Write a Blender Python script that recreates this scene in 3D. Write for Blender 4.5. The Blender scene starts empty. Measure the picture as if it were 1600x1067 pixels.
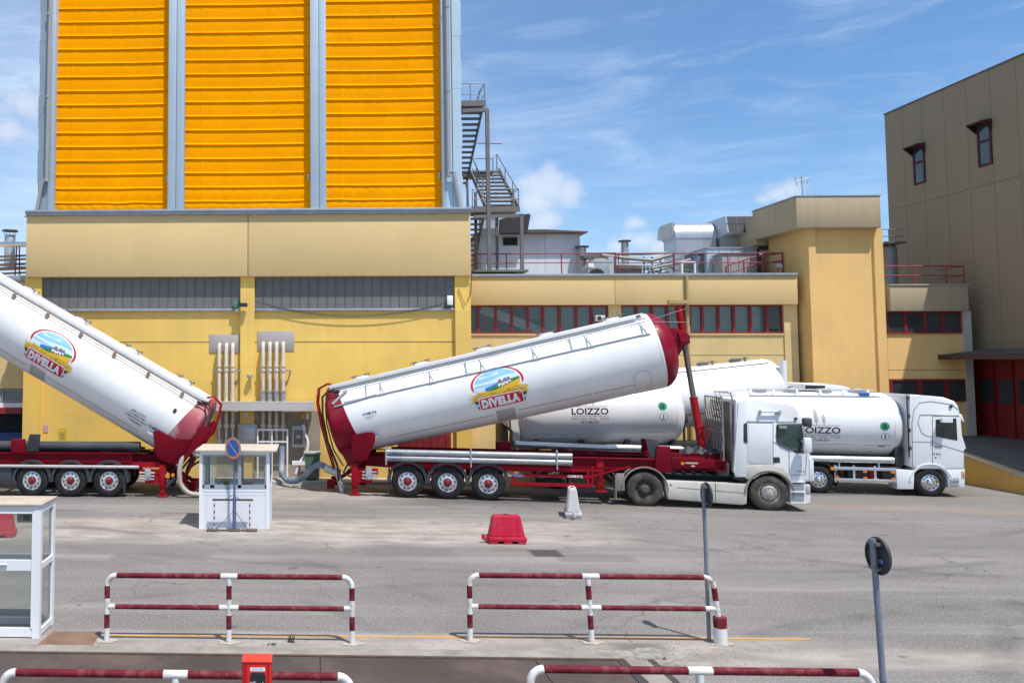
import bpy, bmesh, math, random
from mathutils import Vector, Matrix, Quaternion
random.seed(7)
R_ = math.radians
scn = bpy.context.scene
COL = scn.collection
PI = math.pi

# ------------------------------------------------------------------ camera
CAM = Vector((0, 0, 4.45))
FPX, PPX, PPY = 1300.0, 440.0, 492.5          # focal length and principal point, photo pixels (1600 wide)
YAW, PITCH = math.atan(46 / 1300.0), math.atan(0.0588)
fwd = Vector((-math.sin(YAW) * math.cos(PITCH), math.cos(YAW) * math.cos(PITCH), math.sin(PITCH)))
right = Vector((math.cos(YAW), math.sin(YAW), 0))
upv = right.cross(fwd)
cd = bpy.data.cameras.new('camera')
cam = bpy.data.objects.new('camera', cd); COL.objects.link(cam)
cam.matrix_world = Matrix.Translation(CAM) @ Matrix((right, upv, -fwd)).transposed().to_4x4()
cd.sensor_width = 36.0; cd.sensor_fit = 'HORIZONTAL'
cd.lens = FPX / 1600 * 36
cd.shift_x = (800 - PPX) / 1600
cd.shift_y = -(533.5 - PPY) / 1600
cd.clip_start = 0.2; cd.clip_end = 6000
scn.camera = cam

# ------------------------------------------------------------------ light
SUN = Vector((0.62, -0.87, 2.35)).normalized()
sl = bpy.data.lights.new('sun', 'SUN'); sl.energy = 5.0; sl.angle = R_(0.5); sl.color = (1.0, 0.955, 0.89)
so = bpy.data.objects.new('sun', sl); COL.objects.link(so)
so.rotation_euler = (-SUN).to_track_quat('-Z', 'Y').to_euler(); so.location = (20, -20, 60)
w = bpy.data.worlds.new('World'); scn.world = w; w.use_nodes = True
scn.view_settings.view_transform = 'Standard'
scn.view_settings.look = 'None'
scn.view_settings.gamma = 1.0
scn.view_settings.use_curve_mapping = False
scn.view_settings.exposure = 0.06

def raydir(px, py):
    return (fwd + right * ((px - PPX) / FPX) + upv * ((PPY - py) / FPX))
def G(px, py, z=0.0):
    d = raydir(px, py); return CAM + d * ((z - CAM.z) / d.z)
def W(px, py, Y):
    d = raydir(px, py); return CAM + d * ((Y - CAM.y) / d.y)

def world_nodes():
    nt = w.node_tree; N = nt.nodes; L = nt.links
    for n in list(N): N.remove(n)
    out = N.new('ShaderNodeOutputWorld'); bg = N.new('ShaderNodeBackground'); L.new(bg.outputs[0], out.inputs[0])
    bg.inputs[1].default_value = 0.125
    sky = N.new('ShaderNodeTexSky'); sky.sky_type = 'NISHITA'; sky.sun_disc = False
    sky.sun_elevation = math.asin(SUN.z); sky.sun_rotation = math.atan2(SUN.x, SUN.y)
    sky.air_density = 1.0; sky.dust_density = 0.6; sky.ozone_density = 2.2
    tc = N.new('ShaderNodeTexCoord')
    def math_(op, a, b=None, c=None, clamp=False):
        m = N.new('ShaderNodeMath'); m.operation = op; m.use_clamp = clamp
        for i, v in enumerate((a, b, c)):
            if v is None: continue
            if isinstance(v, (int, float)): m.inputs[i].default_value = v
            else: L.new(v, m.inputs[i])
        return m.outputs[0]
    def noise(vec, scale, detail=5, rough=.55, dist=0):
        n = N.new('ShaderNodeTexNoise'); n.inputs['Scale'].default_value = scale; n.inputs['Detail'].default_value = detail
        n.inputs['Roughness'].default_value = rough; n.inputs['Distortion'].default_value = dist
        L.new(vec, n.inputs['Vector']); return n.outputs['Fac']
    def mapr(v, a, b, c=0., d=1.):
        m = N.new('ShaderNodeMapRange'); m.interpolation_type = 'SMOOTHSTEP'; L.new(v, m.inputs[0])
        for i, x in enumerate((a, b, c, d)): m.inputs[i + 1].default_value = x
        return m.outputs[0]
    D = tc.outputs['Generated']
    mp = N.new('ShaderNodeMapping'); L.new(D, mp.inputs[0]); mp.inputs['Scale'].default_value = (1.0, 1.0, 3.6); mp.inputs['Rotation'].default_value = (0.10, 0.16, 0)
    wisp = mapr(noise(mp.outputs[0], 2.3, 7, .62, .35), .42, .80)
    mp3 = N.new('ShaderNodeMapping'); L.new(D, mp3.inputs[0]); mp3.inputs['Scale'].default_value = (2.4, 2.4, 13.); mp3.inputs['Rotation'].default_value = (0.05, 0.12, 0)
    wisp3 = mapr(noise(mp3.outputs[0], 2.0, 8, .65, .6), .45, .78)
    fine = noise(D, 26, 7, .58)
    big = noise(D, 11, 4, .5)
    # cumulus puffs, given as directions on the sky
    puffs = [(858, 290, .046), (835, 318, .034), (888, 298, .032), (1238, 296, .026), (1195, 312, .026), (1215, 303, .030), (995, 348, .021),
             (1000, 377, .030), (1035, 384, .030), (965, 386, .024), (35, 165, .05), (20, 205, .05), (850, 345, .03)]
    tot = None
    for (x, y, r) in puffs:
        d = raydir(x, y).normalized()
        sb = N.new('ShaderNodeVectorMath'); sb.operation = 'SUBTRACT'; L.new(D, sb.inputs[0]); sb.inputs[1].default_value = d
        sc = N.new('ShaderNodeVectorMath'); sc.operation = 'MULTIPLY'; L.new(sb.outputs[0], sc.inputs[0]); sc.inputs[1].default_value = (1, 1, 1.45)
        ln = N.new('ShaderNodeVectorMath'); ln.operation = 'LENGTH'; L.new(sc.outputs[0], ln.inputs[0])
        v = math_('SUBTRACT', 1.0, math_('DIVIDE', ln.outputs['Value'], r * .84))
        tot = v if tot is None else math_('MAXIMUM', tot, v)
    f = math_('ADD', tot, math_('MULTIPLY', math_('SUBTRACT', math_('ADD', math_('MULTIPLY', fine, .6), math_('MULTIPLY', big, .4)), .5), 3.0))
    cum = mapr(f, .05, .75)
    sepd = N.new('ShaderNodeSeparateXYZ'); L.new(D, sepd.inputs[0])
    # overall thin haze veil: stronger to the left and low down
    veil = math_('MULTIPLY', mapr(sepd.outputs['X'], .55, -.35), .24)
    low = math_('MULTIPLY', mapr(sepd.outputs['Z'], .30, 0.0), .14)
    cov = math_('ADD', math_('ADD', math_('MULTIPLY', wisp, .44), math_('MULTIPLY', wisp3, .30)), math_('ADD', veil, low), clamp=True)
    tint = N.new('ShaderNodeMix'); tint.data_type = 'RGBA'; tint.blend_type = 'MULTIPLY'; tint.inputs[0].default_value = 1.0
    L.new(sky.outputs[0], tint.inputs[6]); tint.inputs[7].default_value = (0.80, 1.05, 1.26, 1)
    m1 = N.new('ShaderNodeMix'); m1.data_type = 'RGBA'; L.new(cov, m1.inputs[0]); L.new(tint.outputs[2], m1.inputs[6]); m1.inputs[7].default_value = (6.3, 7.4, 8.9, 1)
    m2 = N.new('ShaderNodeMix'); m2.data_type = 'RGBA'; L.new(math_('MULTIPLY', cum, .50), m2.inputs[0]); L.new(m1.outputs[2], m2.inputs[6])
    ccol = N.new('ShaderNodeMix'); ccol.data_type = 'RGBA'; L.new(mapr(f, .3, 1.3), ccol.inputs[0]); ccol.inputs[6].default_value = (6.1, 6.5, 7.3, 1); ccol.inputs[7].default_value = (7.9, 8.0, 8.2, 1)
    L.new(ccol.outputs[2], m2.inputs[7])
    L.new(m2.outputs[2], bg.inputs[0])
world_nodes()

# ------------------------------------------------------------------ materials
_m = {}
def mat(name, col, rough=.6, metal=0., var=.10, vs=.8, streak=0., bump=0., bs=40., grime=None, dirt=None, dirtamt=0., ds=1.5, coat=0., spec=.5, trans=None):
    """procedural painted / bare surface: base colour broken up by noise, vertical runs and dirt"""
    if name in _m: return _m[name]
    m = bpy.data.materials.new(name); m.use_nodes = True; _m[name] = m
    nt = m.node_tree; N = nt.nodes; L = nt.links
    b = N['Principled BSDF']; b.inputs['Roughness'].default_value = rough; b.inputs['Metallic'].default_value = metal
    b.inputs['Specular IOR Level'].default_value = spec
    if coat: b.inputs['Coat Weight'].default_value = coat; b.inputs['Coat Roughness'].default_value = .12
    tc = N.new('ShaderNodeTexCoord'); ob = tc.outputs['Object']
    def noise(scale, detail=5, vec=None, rough_=.55):
        n = N.new('ShaderNodeTexNoise'); n.inputs['Scale'].default_value = scale; n.inputs['Detail'].default_value = detail; n.inputs['Roughness'].default_value = rough_
        L.new(vec or ob, n.inputs['Vector']); return n.outputs['Fac']
    def mixc(fac, a, c, blend='MIX'):
        x = N.new('ShaderNodeMix'); x.data_type = 'RGBA'; x.blend_type = blend
        if isinstance(fac, float): x.inputs[0].default_value = fac
        else: L.new(fac, x.inputs[0])
        for i, v in ((6, a), (7, c)):
            if isinstance(v, tuple): x.inputs[i].default_value = (*v[:3], 1)
            else: L.new(v, x.inputs[i])
        return x.outputs[2]
    def mr(v, a, c, lo=0., hi=1.):
        x = N.new('ShaderNodeMapRange'); L.new(v, x.inputs[0])
        for i, q in enumerate((a, c, lo, hi)): x.inputs[i + 1].default_value = q
        return x.outputs[0]
    dk = tuple(c * (1 - var * 1.3) for c in col); lt = tuple(min(1, c * (1 + var)) for c in col)
    c = mixc(mr(noise(vs), .3, .7), dk, lt)
    c = mixc(mr(noise(vs * 9, 4), .25, .75, 0., .5), c, tuple(q * (1 - var * .6) for q in col))
    if streak:
        mp = N.new('ShaderNodeMapping'); L.new(ob, mp.inputs[0]); mp.inputs['Scale'].default_value = (5, 5, .22)
        c = mixc(mr(noise(1.0, 6, mp.outputs[0], .65), .45, .8, 0., streak), c, tuple(q * .55 for q in col))
    if dirt:
        c = mixc(mr(noise(ds, 7, None, .65), .48, .72, 0., dirtamt), c, dirt)
    if grime:      # splash grime near the ground and runs below a ledge, ragged edges
        sx_ = N.new('ShaderNodeSeparateXYZ'); L.new(ob, sx_.inputs[0])
        mp2 = N.new('ShaderNodeMapping'); L.new(ob, mp2.inputs[0]); mp2.inputs['Scale'].default_value = (3.2, 3.2, .30)
        runs = noise(1.0, 6, mp2.outputs[0], .7)
        for (z0, z1, amt, cc) in grime:
            ad = N.new('ShaderNodeMath'); ad.operation = 'MULTIPLY_ADD'; L.new(runs, ad.inputs[0]); ad.inputs[1].default_value = (z1 - z0) * 1.2; 
            sb = N.new('ShaderNodeMath'); sb.operation = 'SUBTRACT'; L.new(sx_.outputs['Z'], sb.inputs[0]); sb.inputs[1].default_value = (z1 - z0) * .6; L.new(sb.outputs[0], ad.inputs[2])
            k_ = mr(ad.outputs[0], z0, z1, 1., 0.) if z0 < z1 else mr(ad.outputs[0], z1, z0, 0., 1.)
            if z0 > 1:
                m0 = N.new('ShaderNodeMath'); m0.operation = 'LESS_THAN'; L.new(sx_.outputs['Z'], m0.inputs[0]); m0.inputs[1].default_value = max(z0, z1)
                k2 = N.new('ShaderNodeMath'); k2.operation = 'MULTIPLY'; L.new(k_, k2.inputs[0]); L.new(m0.outputs[0], k2.inputs[1]); k_ = k2.outputs[0]
            k3 = N.new('ShaderNodeMath'); k3.operation = 'MULTIPLY'; L.new(k_, k3.inputs[0]); k3.inputs[1].default_value = amt
            c = mixc(k3.outputs[0], c, cc)
    L.new(c, b.inputs['Base Color'])
    rr = mr(noise(vs * 4, 4), .2, .8, max(.02, rough - .08), min(1, rough + .1)); L.new(rr, b.inputs['Roughness'])
    if bump:
        bp = N.new('ShaderNodeBump'); bp.inputs['Strength'].default_value = bump; bp.inputs['Distance'].default_value = .02
        L.new(noise(bs, 4), bp.inputs['Height']); L.new(bp.outputs[0], b.inputs['Normal'])
    return m

def flat(name, col, rough=.55, metal=0.):
    return mat(name, col, rough, metal, var=.04, vs=3)

def glass_clear(name, tint=(.80, .86, .85), op=.25):
    if name in _m: return _m[name]
    m = bpy.data.materials.new(name); m.use_nodes = True; _m[name] = m
    nt = m.node_tree; N = nt.nodes; L = nt.links; out = N['Material Output']; N.remove(N['Principled BSDF'])
    tr = N.new('ShaderNodeBsdfTransparent'); tr.inputs[0].default_value = (*tint, 1)
    gl = N.new('ShaderNodeBsdfGlossy'); gl.inputs['Roughness'].default_value = .03
    df = N.new('ShaderNodeBsdfDiffuse'); df.inputs[0].default_value = (.55, .56, .52, 1)
    fr = N.new('ShaderNodeFresnel'); fr.inputs[0].default_value = 1.5
    m1 = N.new('ShaderNodeMixShader'); m1.inputs[0].default_value = op; L.new(tr.outputs[0], m1.inputs[1]); L.new(df.outputs[0], m1.inputs[2])
    m2 = N.new('ShaderNodeMixShader'); L.new(fr.outputs[0], m2.inputs[0]); L.new(m1.outputs[0], m2.inputs[1]); L.new(gl.outputs[0], m2.inputs[2])
    L.new(m2.outputs[0], out.inputs[0]); return m

# ------------------------------------------------------------------ mesh builder
class MB:
    def __init__(s): s.bm = bmesh.new(); s.mi = 0
    def _f(s, vs):
        try:
            f = s.bm.faces.new(vs); f.material_index = s.mi; return f
        except ValueError: return None
    def v(s, p): return s.bm.verts.new(p)
    def poly(s, pts): return s._f([s.v(p) for p in pts])
    def box(s, x0, x1, y0, y1, z0, z1, bev=0., T=None):
        vs = [s.v((x, y, z)) for z in (min(z0, z1), max(z0, z1)) for y in (min(y0, y1), max(y0, y1)) for x in (min(x0, x1), max(x0, x1))]
        fs = [s._f([vs[i] for i in q]) for q in ((0, 2, 3, 1), (4, 5, 7, 6), (0, 1, 5, 4), (2, 6, 7, 3), (0, 4, 6, 2), (1, 3, 7, 5))]
        if bev:
            es = list({e for f in fs for e in f.edges})
            r = bmesh.ops.bevel(s.bm, geom=es, offset=bev, segments=2, affect='EDGES', profile=.5)
            for f in r['faces']: f.material_index = s.mi
            if T is not None: raise ValueError
        if T is not None:
            for q in vs: q.co = T @ q.co
        return s
    def cbox(s, c, sz, rot=None):
        M = Matrix.Translation(Vector(c)) @ (rot.to_4x4() if rot is not None else Matrix.Identity(4))
        return s.box(-sz[0] / 2, sz[0] / 2, -sz[1] / 2, sz[1] / 2, -sz[2] / 2, sz[2] / 2, T=M)
    def bar(s, p0, p1, wd, ht, upd=(0, 0, 1)):
        p0, p1 = Vector(p0), Vector(p1); d = p1 - p0; L = d.length
        if L < 1e-6: return s
        x = d / L; u = Vector(upd)
        y = u.cross(x)
        if y.length < 1e-4: y = Vector((0, 1, 0)).cross(x)
        y.normalize(); z = x.cross(y)
        M = Matrix((x, y, z)).transposed()
        return s.cbox((p0 + p1) / 2, (L, wd, ht), M)
    def tube(s, p0, p1, r, n=12, r2=None, cap=True):
        p0, p1 = Vector(p0), Vector(p1); d = (p1 - p0).normalized()
        a = d.orthogonal().normalized(); b = d.cross(a); r2 = r if r2 is None else r2
        A = [s.v(p0 + (a * math.cos(2 * PI * i / n) + b * math.sin(2 * PI * i / n)) * r) for i in range(n)]
        B = [s.v(p1 + (a * math.cos(2 * PI * i / n) + b * math.sin(2 * PI * i / n)) * r2) for i in range(n)]
        for i in range(n): s._f([A[i], A[(i + 1) % n], B[(i + 1) % n], B[i]])
        if cap: s._f(A[::-1]); s._f(B)
        return s
    def path(s, pts, r, n=8, cap=True):
        P = [Vector(p) for p in pts]; rings = []; a = None
        for i, p in enumerate(P):
            t = (P[min(i + 1, len(P) - 1)] - P[max(i - 1, 0)]).normalized()
            if a is None: a = t.orthogonal().normalized()
            else: a = (a - t * a.dot(t)).normalized()
            b = t.cross(a); rr = r[i] if isinstance(r, (list, tuple)) else r
            rings.append([s.v(p + (a * math.cos(2 * PI * k / n) + b * math.sin(2 * PI * k / n)) * rr) for k in range(n)])
        for A, B in zip(rings, rings[1:]):
            for k in range(n): s._f([A[k], A[(k + 1) % n], B[(k + 1) % n], B[k]])
        if cap: s._f(rings[0][::-1]); s._f(rings[-1])
        return s
    def lathe(s, prof, c=(0, 0, 0), axis='z', n=32, caps=True, ang=None):
        c = Vector(c); rings = []
        full = ang is None; a0, a1 = ang or (0, 2 * PI); m = n if full else n + 1
        for (r, h) in prof:
            ring = []
            for i in range(m):
                t = a0 + (a1 - a0) * i / n; u, v_ = r * math.cos(t), r * math.sin(t)
                p = {'z': (u, v_, h), 'x': (h, u, v_), 'y': (u, h, v_)}[axis]
                ring.append(s.v(c + Vector(p)))
            rings.append(ring)
        for A, B in zip(rings, rings[1:]):
            for i in range(m if full else m - 1): s._f([A[i], A[(i + 1) % m], B[(i + 1) % m], B[i]])
        if caps and full:
            if prof[0][0] > 1e-5: s._f(rings[0])
            if prof[-1][0] > 1e-5: s._f(rings[-1])
        return s
    def prism(s, pts, y0, y1, bev=0., seg=2):
        """outline in (x,z) given thickness from y0 to y1"""
        A = [s.v((p[0], y0, p[1])) for p in pts]; B = [s.v((p[0], y1, p[1])) for p in pts]; n = len(pts)
        fs = [s._f(A), s._f(B[::-1])]
        for i in range(n): fs.append(s._f([A[i], B[i], B[(i + 1) % n], A[(i + 1) % n]]))
        if bev:
            es = list({e for f in fs[:2] for e in f.edges})
            r = bmesh.ops.bevel(s.bm, geom=es, offset=bev, segments=seg, affect='EDGES', profile=.5)
            for f in r['faces']: f.material_index = s.mi
        return s
    def grid(s, fn, nu, nv, wrap=False):
        V = [[s.v(fn(i / nu, j / nv)) for j in range(nv + 1)] for i in range(nu + 1)]
        for i in range(nu):
            for j in range(nv): s._f([V[i][j], V[i + 1][j], V[i + 1][j + 1], V[i][j + 1]])
        return s
    def build(s, name, mats, parent=None, smooth=35, sx=1, recalc=True, loc=None, rot=None, merge=False):
        if sx != 1:
            for v_ in s.bm.verts: v_.co.x *= sx
        if merge: bmesh.ops.remove_doubles(s.bm, verts=s.bm.verts, dist=1e-5)
        if recalc: bmesh.ops.recalc_face_normals(s.bm, faces=s.bm.faces)
        me = bpy.data.meshes.new(name); s.bm.to_mesh(me); s.bm.free()
        for m in (mats if isinstance(mats, (list, tuple)) else [mats]): me.materials.append(m)
        if smooth:
            me.polygons.foreach_set('use_smooth', [True] * len(me.polygons)); me.set_sharp_from_angle(angle=R_(smooth))
        o = bpy.data.objects.new(name, me); COL.objects.link(o)
        if parent: o.parent = parent
        if loc is not None: o.location = loc
        if rot is not None: o.rotation_euler = rot
        return o

def thing(name, label, cat, loc=(0, 0, 0), rz=0., group=None):
    o = bpy.data.objects.new(name, None); COL.objects.link(o); o.empty_display_size = .3
    o.location = loc; o.rotation_euler = (0, 0, rz); o['label'] = label; o['category'] = cat
    if group: o['group'] = group
    return o
def tag(o, label, cat, group=None, kind=None):
    o['label'] = label; o['category'] = cat
    if group: o['group'] = group
    if kind: o['kind'] = kind
    return o
def struct(o): o['kind'] = 'structure'; return o
def copy_part(o, parent, loc=None):
    c = o.copy(); COL.objects.link(c); c.parent = parent
    if loc is not None: c.location = loc
    for ch in list(o.children):
        d = ch.copy(); COL.objects.link(d); d.parent = c
    return c

class Frame:
    """a vehicle's own axes: x forward along the view's right, y away from the yard, z up"""
    def __init__(s, X, Y, yaw): s.o = Vector((X, Y, 0)); s.yaw = yaw; s.ux = Vector((math.cos(yaw), math.sin(yaw), 0)); s.uy = Vector((-math.sin(yaw), math.cos(yaw), 0))
    def at(s, px, py, y):
        d = raydir(px, py); n = s.uy; t = (y - (CAM - s.o).dot(n)) / d.dot(n); p = CAM + d * t - s.o
        return Vector((p.dot(s.ux), y, p.z))
    def xz(s, pts, y): return [(q.x, q.z) for q in (s.at(px, py, y) for px, py in pts)]

# ------------------------------------------------------------------ lettering
def text_bm(txt, h=None, wd=None, bold=0.0, font_shear=0., spacing=1.0):
    cu = bpy.data.curves.new('lettering', 'FONT'); cu.body = txt; cu.size = 1.0; cu.offset = bold; cu.shear = font_shear; cu.space_character = spacing
    cu.fill_mode = 'FRONT'; cu.resolution_u = 3
    ob = bpy.data.objects.new('lettering', cu); COL.objects.link(ob)
    dg = bpy.context.evaluated_depsgraph_get(); dg.update()
    me = bpy.data.meshes.new_from_object(ob.evaluated_get(dg))
    COL.objects.unlink(ob); bpy.data.objects.remove(ob); bpy.data.curves.remove(cu)
    bm = bmesh.new(); bm.from_mesh(me); bpy.data.meshes.remove(me)
    xs = [v.co.x for v in bm.verts]; ys = [v.co.y for v in bm.verts]
    cx, cy = (min(xs) + max(xs)) / 2, (min(ys) + max(ys)) / 2
    kx = ky = 1
    if h: ky = h / (max(ys) - min(ys)); kx = ky
    if wd: kx = wd / (max(xs) - min(xs)); ky = ky if h else kx
    for v in bm.verts: v.co.x = (v.co.x - cx) * kx; v.co.y = (v.co.y - cy) * ky; v.co.z = 0
    return bm

class Decal:
    """flat shapes (u,v) in layers, laid onto a curved or flat face by a mapping function"""
    def __init__(s): s.items = []; s.mats = []
    def m(s, mt):
        if mt not in s.mats: s.mats.append(mt)
        return s.mats.index(mt)
    def poly(s, pts, mt, lay=0):
        bm = bmesh.new(); vs = [bm.verts.new((p[0], p[1], 0)) for p in pts]
        f = bm.faces.new(vs); bmesh.ops.triangulate(bm, faces=[f]); s.items.append((bm, s.m(mt), lay)); return s
    def band(s, xs, lo, hi, mt, lay=0):
        bm = bmesh.new(); A = [bm.verts.new((x, lo(x), 0)) for x in xs]; B = [bm.verts.new((x, max(hi(x), lo(x) + 1e-4), 0)) for x in xs]
        for i in range(len(xs) - 1): bm.faces.new((A[i], A[i + 1], B[i + 1], B[i]))
        s.items.append((bm, s.m(mt), lay)); return s
    def ring(s, cx, cy, a, b, a2, b2, mt, lay=0, t0=0., t1=2 * PI, n=48):
        bm = bmesh.new(); O = []; I = []
        for i in range(n + 1):
            t = t0 + (t1 - t0) * i / n
            O.append(bm.verts.new((cx + a * math.cos(t), cy + b * math.sin(t), 0))); I.append(bm.verts.new((cx + a2 * math.cos(t), cy + b2 * math.sin(t), 0)))
        for i in range(n): bm.faces.new((O[i], O[i + 1], I[i + 1], I[i]))
        s.items.append((bm, s.m(mt), lay)); return s
    def disc(s, cx, cy, a, b, mt, lay=0, n=40): return s.poly([(cx + a * math.cos(2 * PI * i / n), cy + b * math.sin(2 * PI * i / n)) for i in range(n)], mt, lay)
    def rrect(s, cx, cy, w_, h_, r, mt, lay=0):
        pts = []
        for (qx, qy, a0) in ((1, 1, 0), (-1, 1, 90), (-1, -1, 180), (1, -1, 270)):
            for k in range(6):
                a = R_(a0 + 18 * k); pts.append((cx + qx * (w_ / 2 - r) + r * math.cos(a), cy + qy * (h_ / 2 - r) + r * math.sin(a)))
        return s.poly(pts, mt, lay)
    def text(s, txt, cx, cy, h, wd, mt, lay=0, bold=0., spacing=1.0, shear=0.):
        bm = text_bm(txt, h, wd, bold, shear, spacing)
        for v in bm.verts: v.co.x += cx; v.co.y += cy
        s.items.append((bm, s.m(mt), lay)); return s
    def build(s, name, mp, parent, step=.07, eps=.004):
        out = bmesh.new()
        for bm, mi, lay in s.items:
            if step:
                ys = [v.co.y for v in bm.verts]; y = math.floor(min(ys) / step) * step
                while y < max(ys):
                    bmesh.ops.bisect_plane(bm, geom=bm.verts[:] + bm.edges[:] + bm.faces[:], plane_co=(0, y, 0), plane_no=(0, 1, 0)); y += step
            M = {}
            for v in bm.verts: M[v] = out.verts.new(mp(v.co.x, v.co.y, eps * (lay + 1)))
            for f in bm.faces:
                try: g = out.faces.new([M[v] for v in f.verts]); g.material_index = mi
                except ValueError: pass
            bm.free()
        out.normal_update()
        me = bpy.data.meshes.new(name); out.to_mesh(me); out.free()
        for m in s.mats: me.materials.append(m)
        o = bpy.data.objects.new(name, me); COL.objects.link(o); o.parent = parent; return o

# ------------------------------------------------------------------ palette
YEL = mat('yellow_plaster', (.84, .555, .125), .85, var=.07, vs=.35, streak=.16, bump=.12, bs=60, grime=((.1, 1.3, .55, (.42, .30, .15)), (6.5, 5.0, .35, (.55, .38, .14))), dirt=(.56, .39, .13), dirtamt=.5, ds=.5)
YEL2 = mat('buff_plaster', (.72, .545, .255), .85, var=.07, vs=.4, streak=.2, bump=.12, bs=60, grime=((.1, 1.3, .5, (.40, .30, .17)), (5.9, 4.4, .3, (.5, .36, .17))), dirt=(.42, .32, .16), dirtamt=.4, ds=.6)
YEL3 = mat('ochre_plaster', (.83, .535, .205), .85, var=.06, vs=.35, streak=.14, bump=.12, bs=60, dirt=(.5, .34, .14), dirtamt=.3, ds=.6)
BEIGE = mat('beige_concrete', (.64, .465, .22), .85, var=.06, vs=.45, streak=.10, bump=.18, bs=50, dirt=(.60, .40, .16), dirtamt=.35, ds=.35)
CAPC = mat('weathered_beige_concrete', (.45, .365, .235), .85, var=.10, vs=.6, streak=.35, bump=.18, bs=50)
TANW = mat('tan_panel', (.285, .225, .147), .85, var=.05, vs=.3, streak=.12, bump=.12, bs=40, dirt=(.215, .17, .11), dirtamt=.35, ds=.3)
SEAM = flat('dark_joint', (.16, .12, .06), .9)
COPING = mat('zinc_coping', (.34, .37, .41), .45, metal=.35, var=.14, vs=1.2, streak=.2)
BLUEG = mat('blue_grey_steel', (.43, .53, .60), .5, metal=.15, var=.06, vs=.5, streak=.12)
BLUEG2 = mat('blue_grey_sheet', (.46, .58, .66), .45, metal=.15, var=.06, vs=.5, streak=.15)
GREYBAND = mat('grey_corrugated_glazing', (.150, .147, .143), .6, var=.10, vs=1.2, streak=.22)
PIPEG = mat('grey_pipe', (.36, .36, .36), .5, metal=.3, var=.08)
RED_F = mat('red_window_frame', (.25, .020, .022), .5, var=.12, vs=2)
GLASSD = mat('dark_window_glass', (.035, .045, .05), .06, var=.3, vs=.9, spec=.8)
GLASSB = mat('blinded_window_glass', (.16, .19, .20), .10, var=.18, vs=.9, spec=.8)
REDDOOR = mat('red_door_paint', (.20, .012, .016), .5, var=.10, vs=1.2, streak=.25)
DARK = flat('dark_void', (.015, .015, .016), .8)
CONC = mat('pale_concrete', (.42, .38, .32), .9, var=.12, vs=1.5, bump=.3, bs=30, dirt=(.25, .22, .18), dirtamt=.5)
WHITE_P = mat('white_paint', (.80, .80, .79), .4, var=.03, vs=1, dirt=(.5, .46, .40), dirtamt=.12)
TANKW = mat('tank_white', (.80, .80, .80), .34, var=.03, vs=.5, coat=.2, streak=.10, bump=.04, bs=1.6, dirt=(.60, .56, .50), dirtamt=.40, ds=.55)
TANKS = mat('tank_pearl', (.78, .78, .79), .42, metal=.05, var=.02, vs=.4, coat=.2, streak=.08, bump=.03, bs=1.5, dirt=(.58, .55, .51), dirtamt=.35, ds=.6)
TANKRED = mat('tank_red', (.24, .003, .020), .42, var=.15, vs=1.3, coat=.04, spec=.2, dirt=(.16, .05, .055), dirtamt=.55, ds=1.2)
TANKREDP = mat('worn_pinkish_red', (.36, .06, .08), .5, var=.2, vs=2, dirt=(.66, .58, .55), dirtamt=1.0, ds=.9)
CHRED = mat('chassis_red', (.165, .002, .011), .5, var=.16, vs=1.5, spec=.12, dirt=(.06, .006, .010), dirtamt=.6, ds=1.6)
BRIGHTRED = mat('bright_red', (.32, .004, .013), .5, var=.1, vs=1.5, spec=.15, dirt=(.15, .02, .02), dirtamt=.45)
ALU = mat('brushed_aluminium', (.66, .67, .68), .32, metal=.85, var=.08, vs=3, streak=.1)
STEEL = mat('galvanised_steel', (.48, .49, .50), .42, metal=.6, var=.12, vs=2)
STAIRG = mat('stair_steel', (.17, .16, .155), .6, metal=.25, var=.18, vs=1.4)
RUBBER = mat('tyre_rubber', (.020, .019, .019), .85, var=.15, vs=4, spec=.25, dirt=(.07, .064, .055), dirtamt=.45, ds=2.5, bump=.2, bs=60)
RUBBERD = mat('dusty_tyre_rubber', (.055, .048, .040), .9, var=.2, vs=4, dirt=(.17, .145, .11), dirtamt=.7, ds=2.2, bump=.2, bs=60)
BLACKP = mat('black_plastic', (.025, .026, .028), .6, var=.15, vs=2, dirt=(.10, .095, .09), dirtamt=.3)
GREYP = mat('dark_grey_mudguard', (.050, .054, .062), .6, var=.15, vs=2, spec=.3, dirt=(.12, .115, .11), dirtamt=.45)
BEIGEP = mat('dusty_grey_mudguard', (.28, .26, .225), .7, var=.14, vs=2, dirt=(.18, .15, .11), dirtamt=.6)
RIMS = mat('rim_silver', (.62, .62, .62), .35, metal=.6, var=.1, vs=5)
RIMB = mat('rim_rusty', (.095, .075, .06), .8, var=.3, vs=5)
CABW = mat('cab_white', (.74, .75, .76), .34, var=.03, vs=.8, coat=.25, dirt=(.50, .46, .40), dirtamt=.40, ds=1.1)
CABDIRTY = mat('cab_dusty_white', (.56, .53, .47), .5, var=.06, vs=1, dirt=(.34, .28, .21), dirtamt=.85, ds=1.0, streak=.25)
CABS = mat('scania_white', (.78, .79, .80), .28, var=.02, vs=.8, coat=.4)
CABWIN = mat('cab_glass', (.012, .022, .022), .04, var=.4, vs=2, spec=.9)
INKB = flat('black_ink', (.015, .015, .018), .5)
INKG = flat('grey_ink', (.16, .16, .17), .5)
INKN = flat('navy_ink', (.02, .045, .20), .5)
ORANGE = flat('orange_reflector', (.80, .22, .01), .3)
RAILRED = mat('dark_red_rail_paint', (.145, .012, .023), .6, spec=.15, var=.25, vs=3, bump=.25, bs=40, dirt=(.27, .10, .08), dirtamt=.7, ds=8)
RAILWHITE = mat('rail_white_paint', (.70, .69, .67), .6, var=.06, vs=3, bump=.2, bs=40, dirt=(.36, .27, .19), dirtamt=.8, ds=7)
RUST = mat('rust', (.20, .075, .03), .85, var=.3, vs=6)
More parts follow.
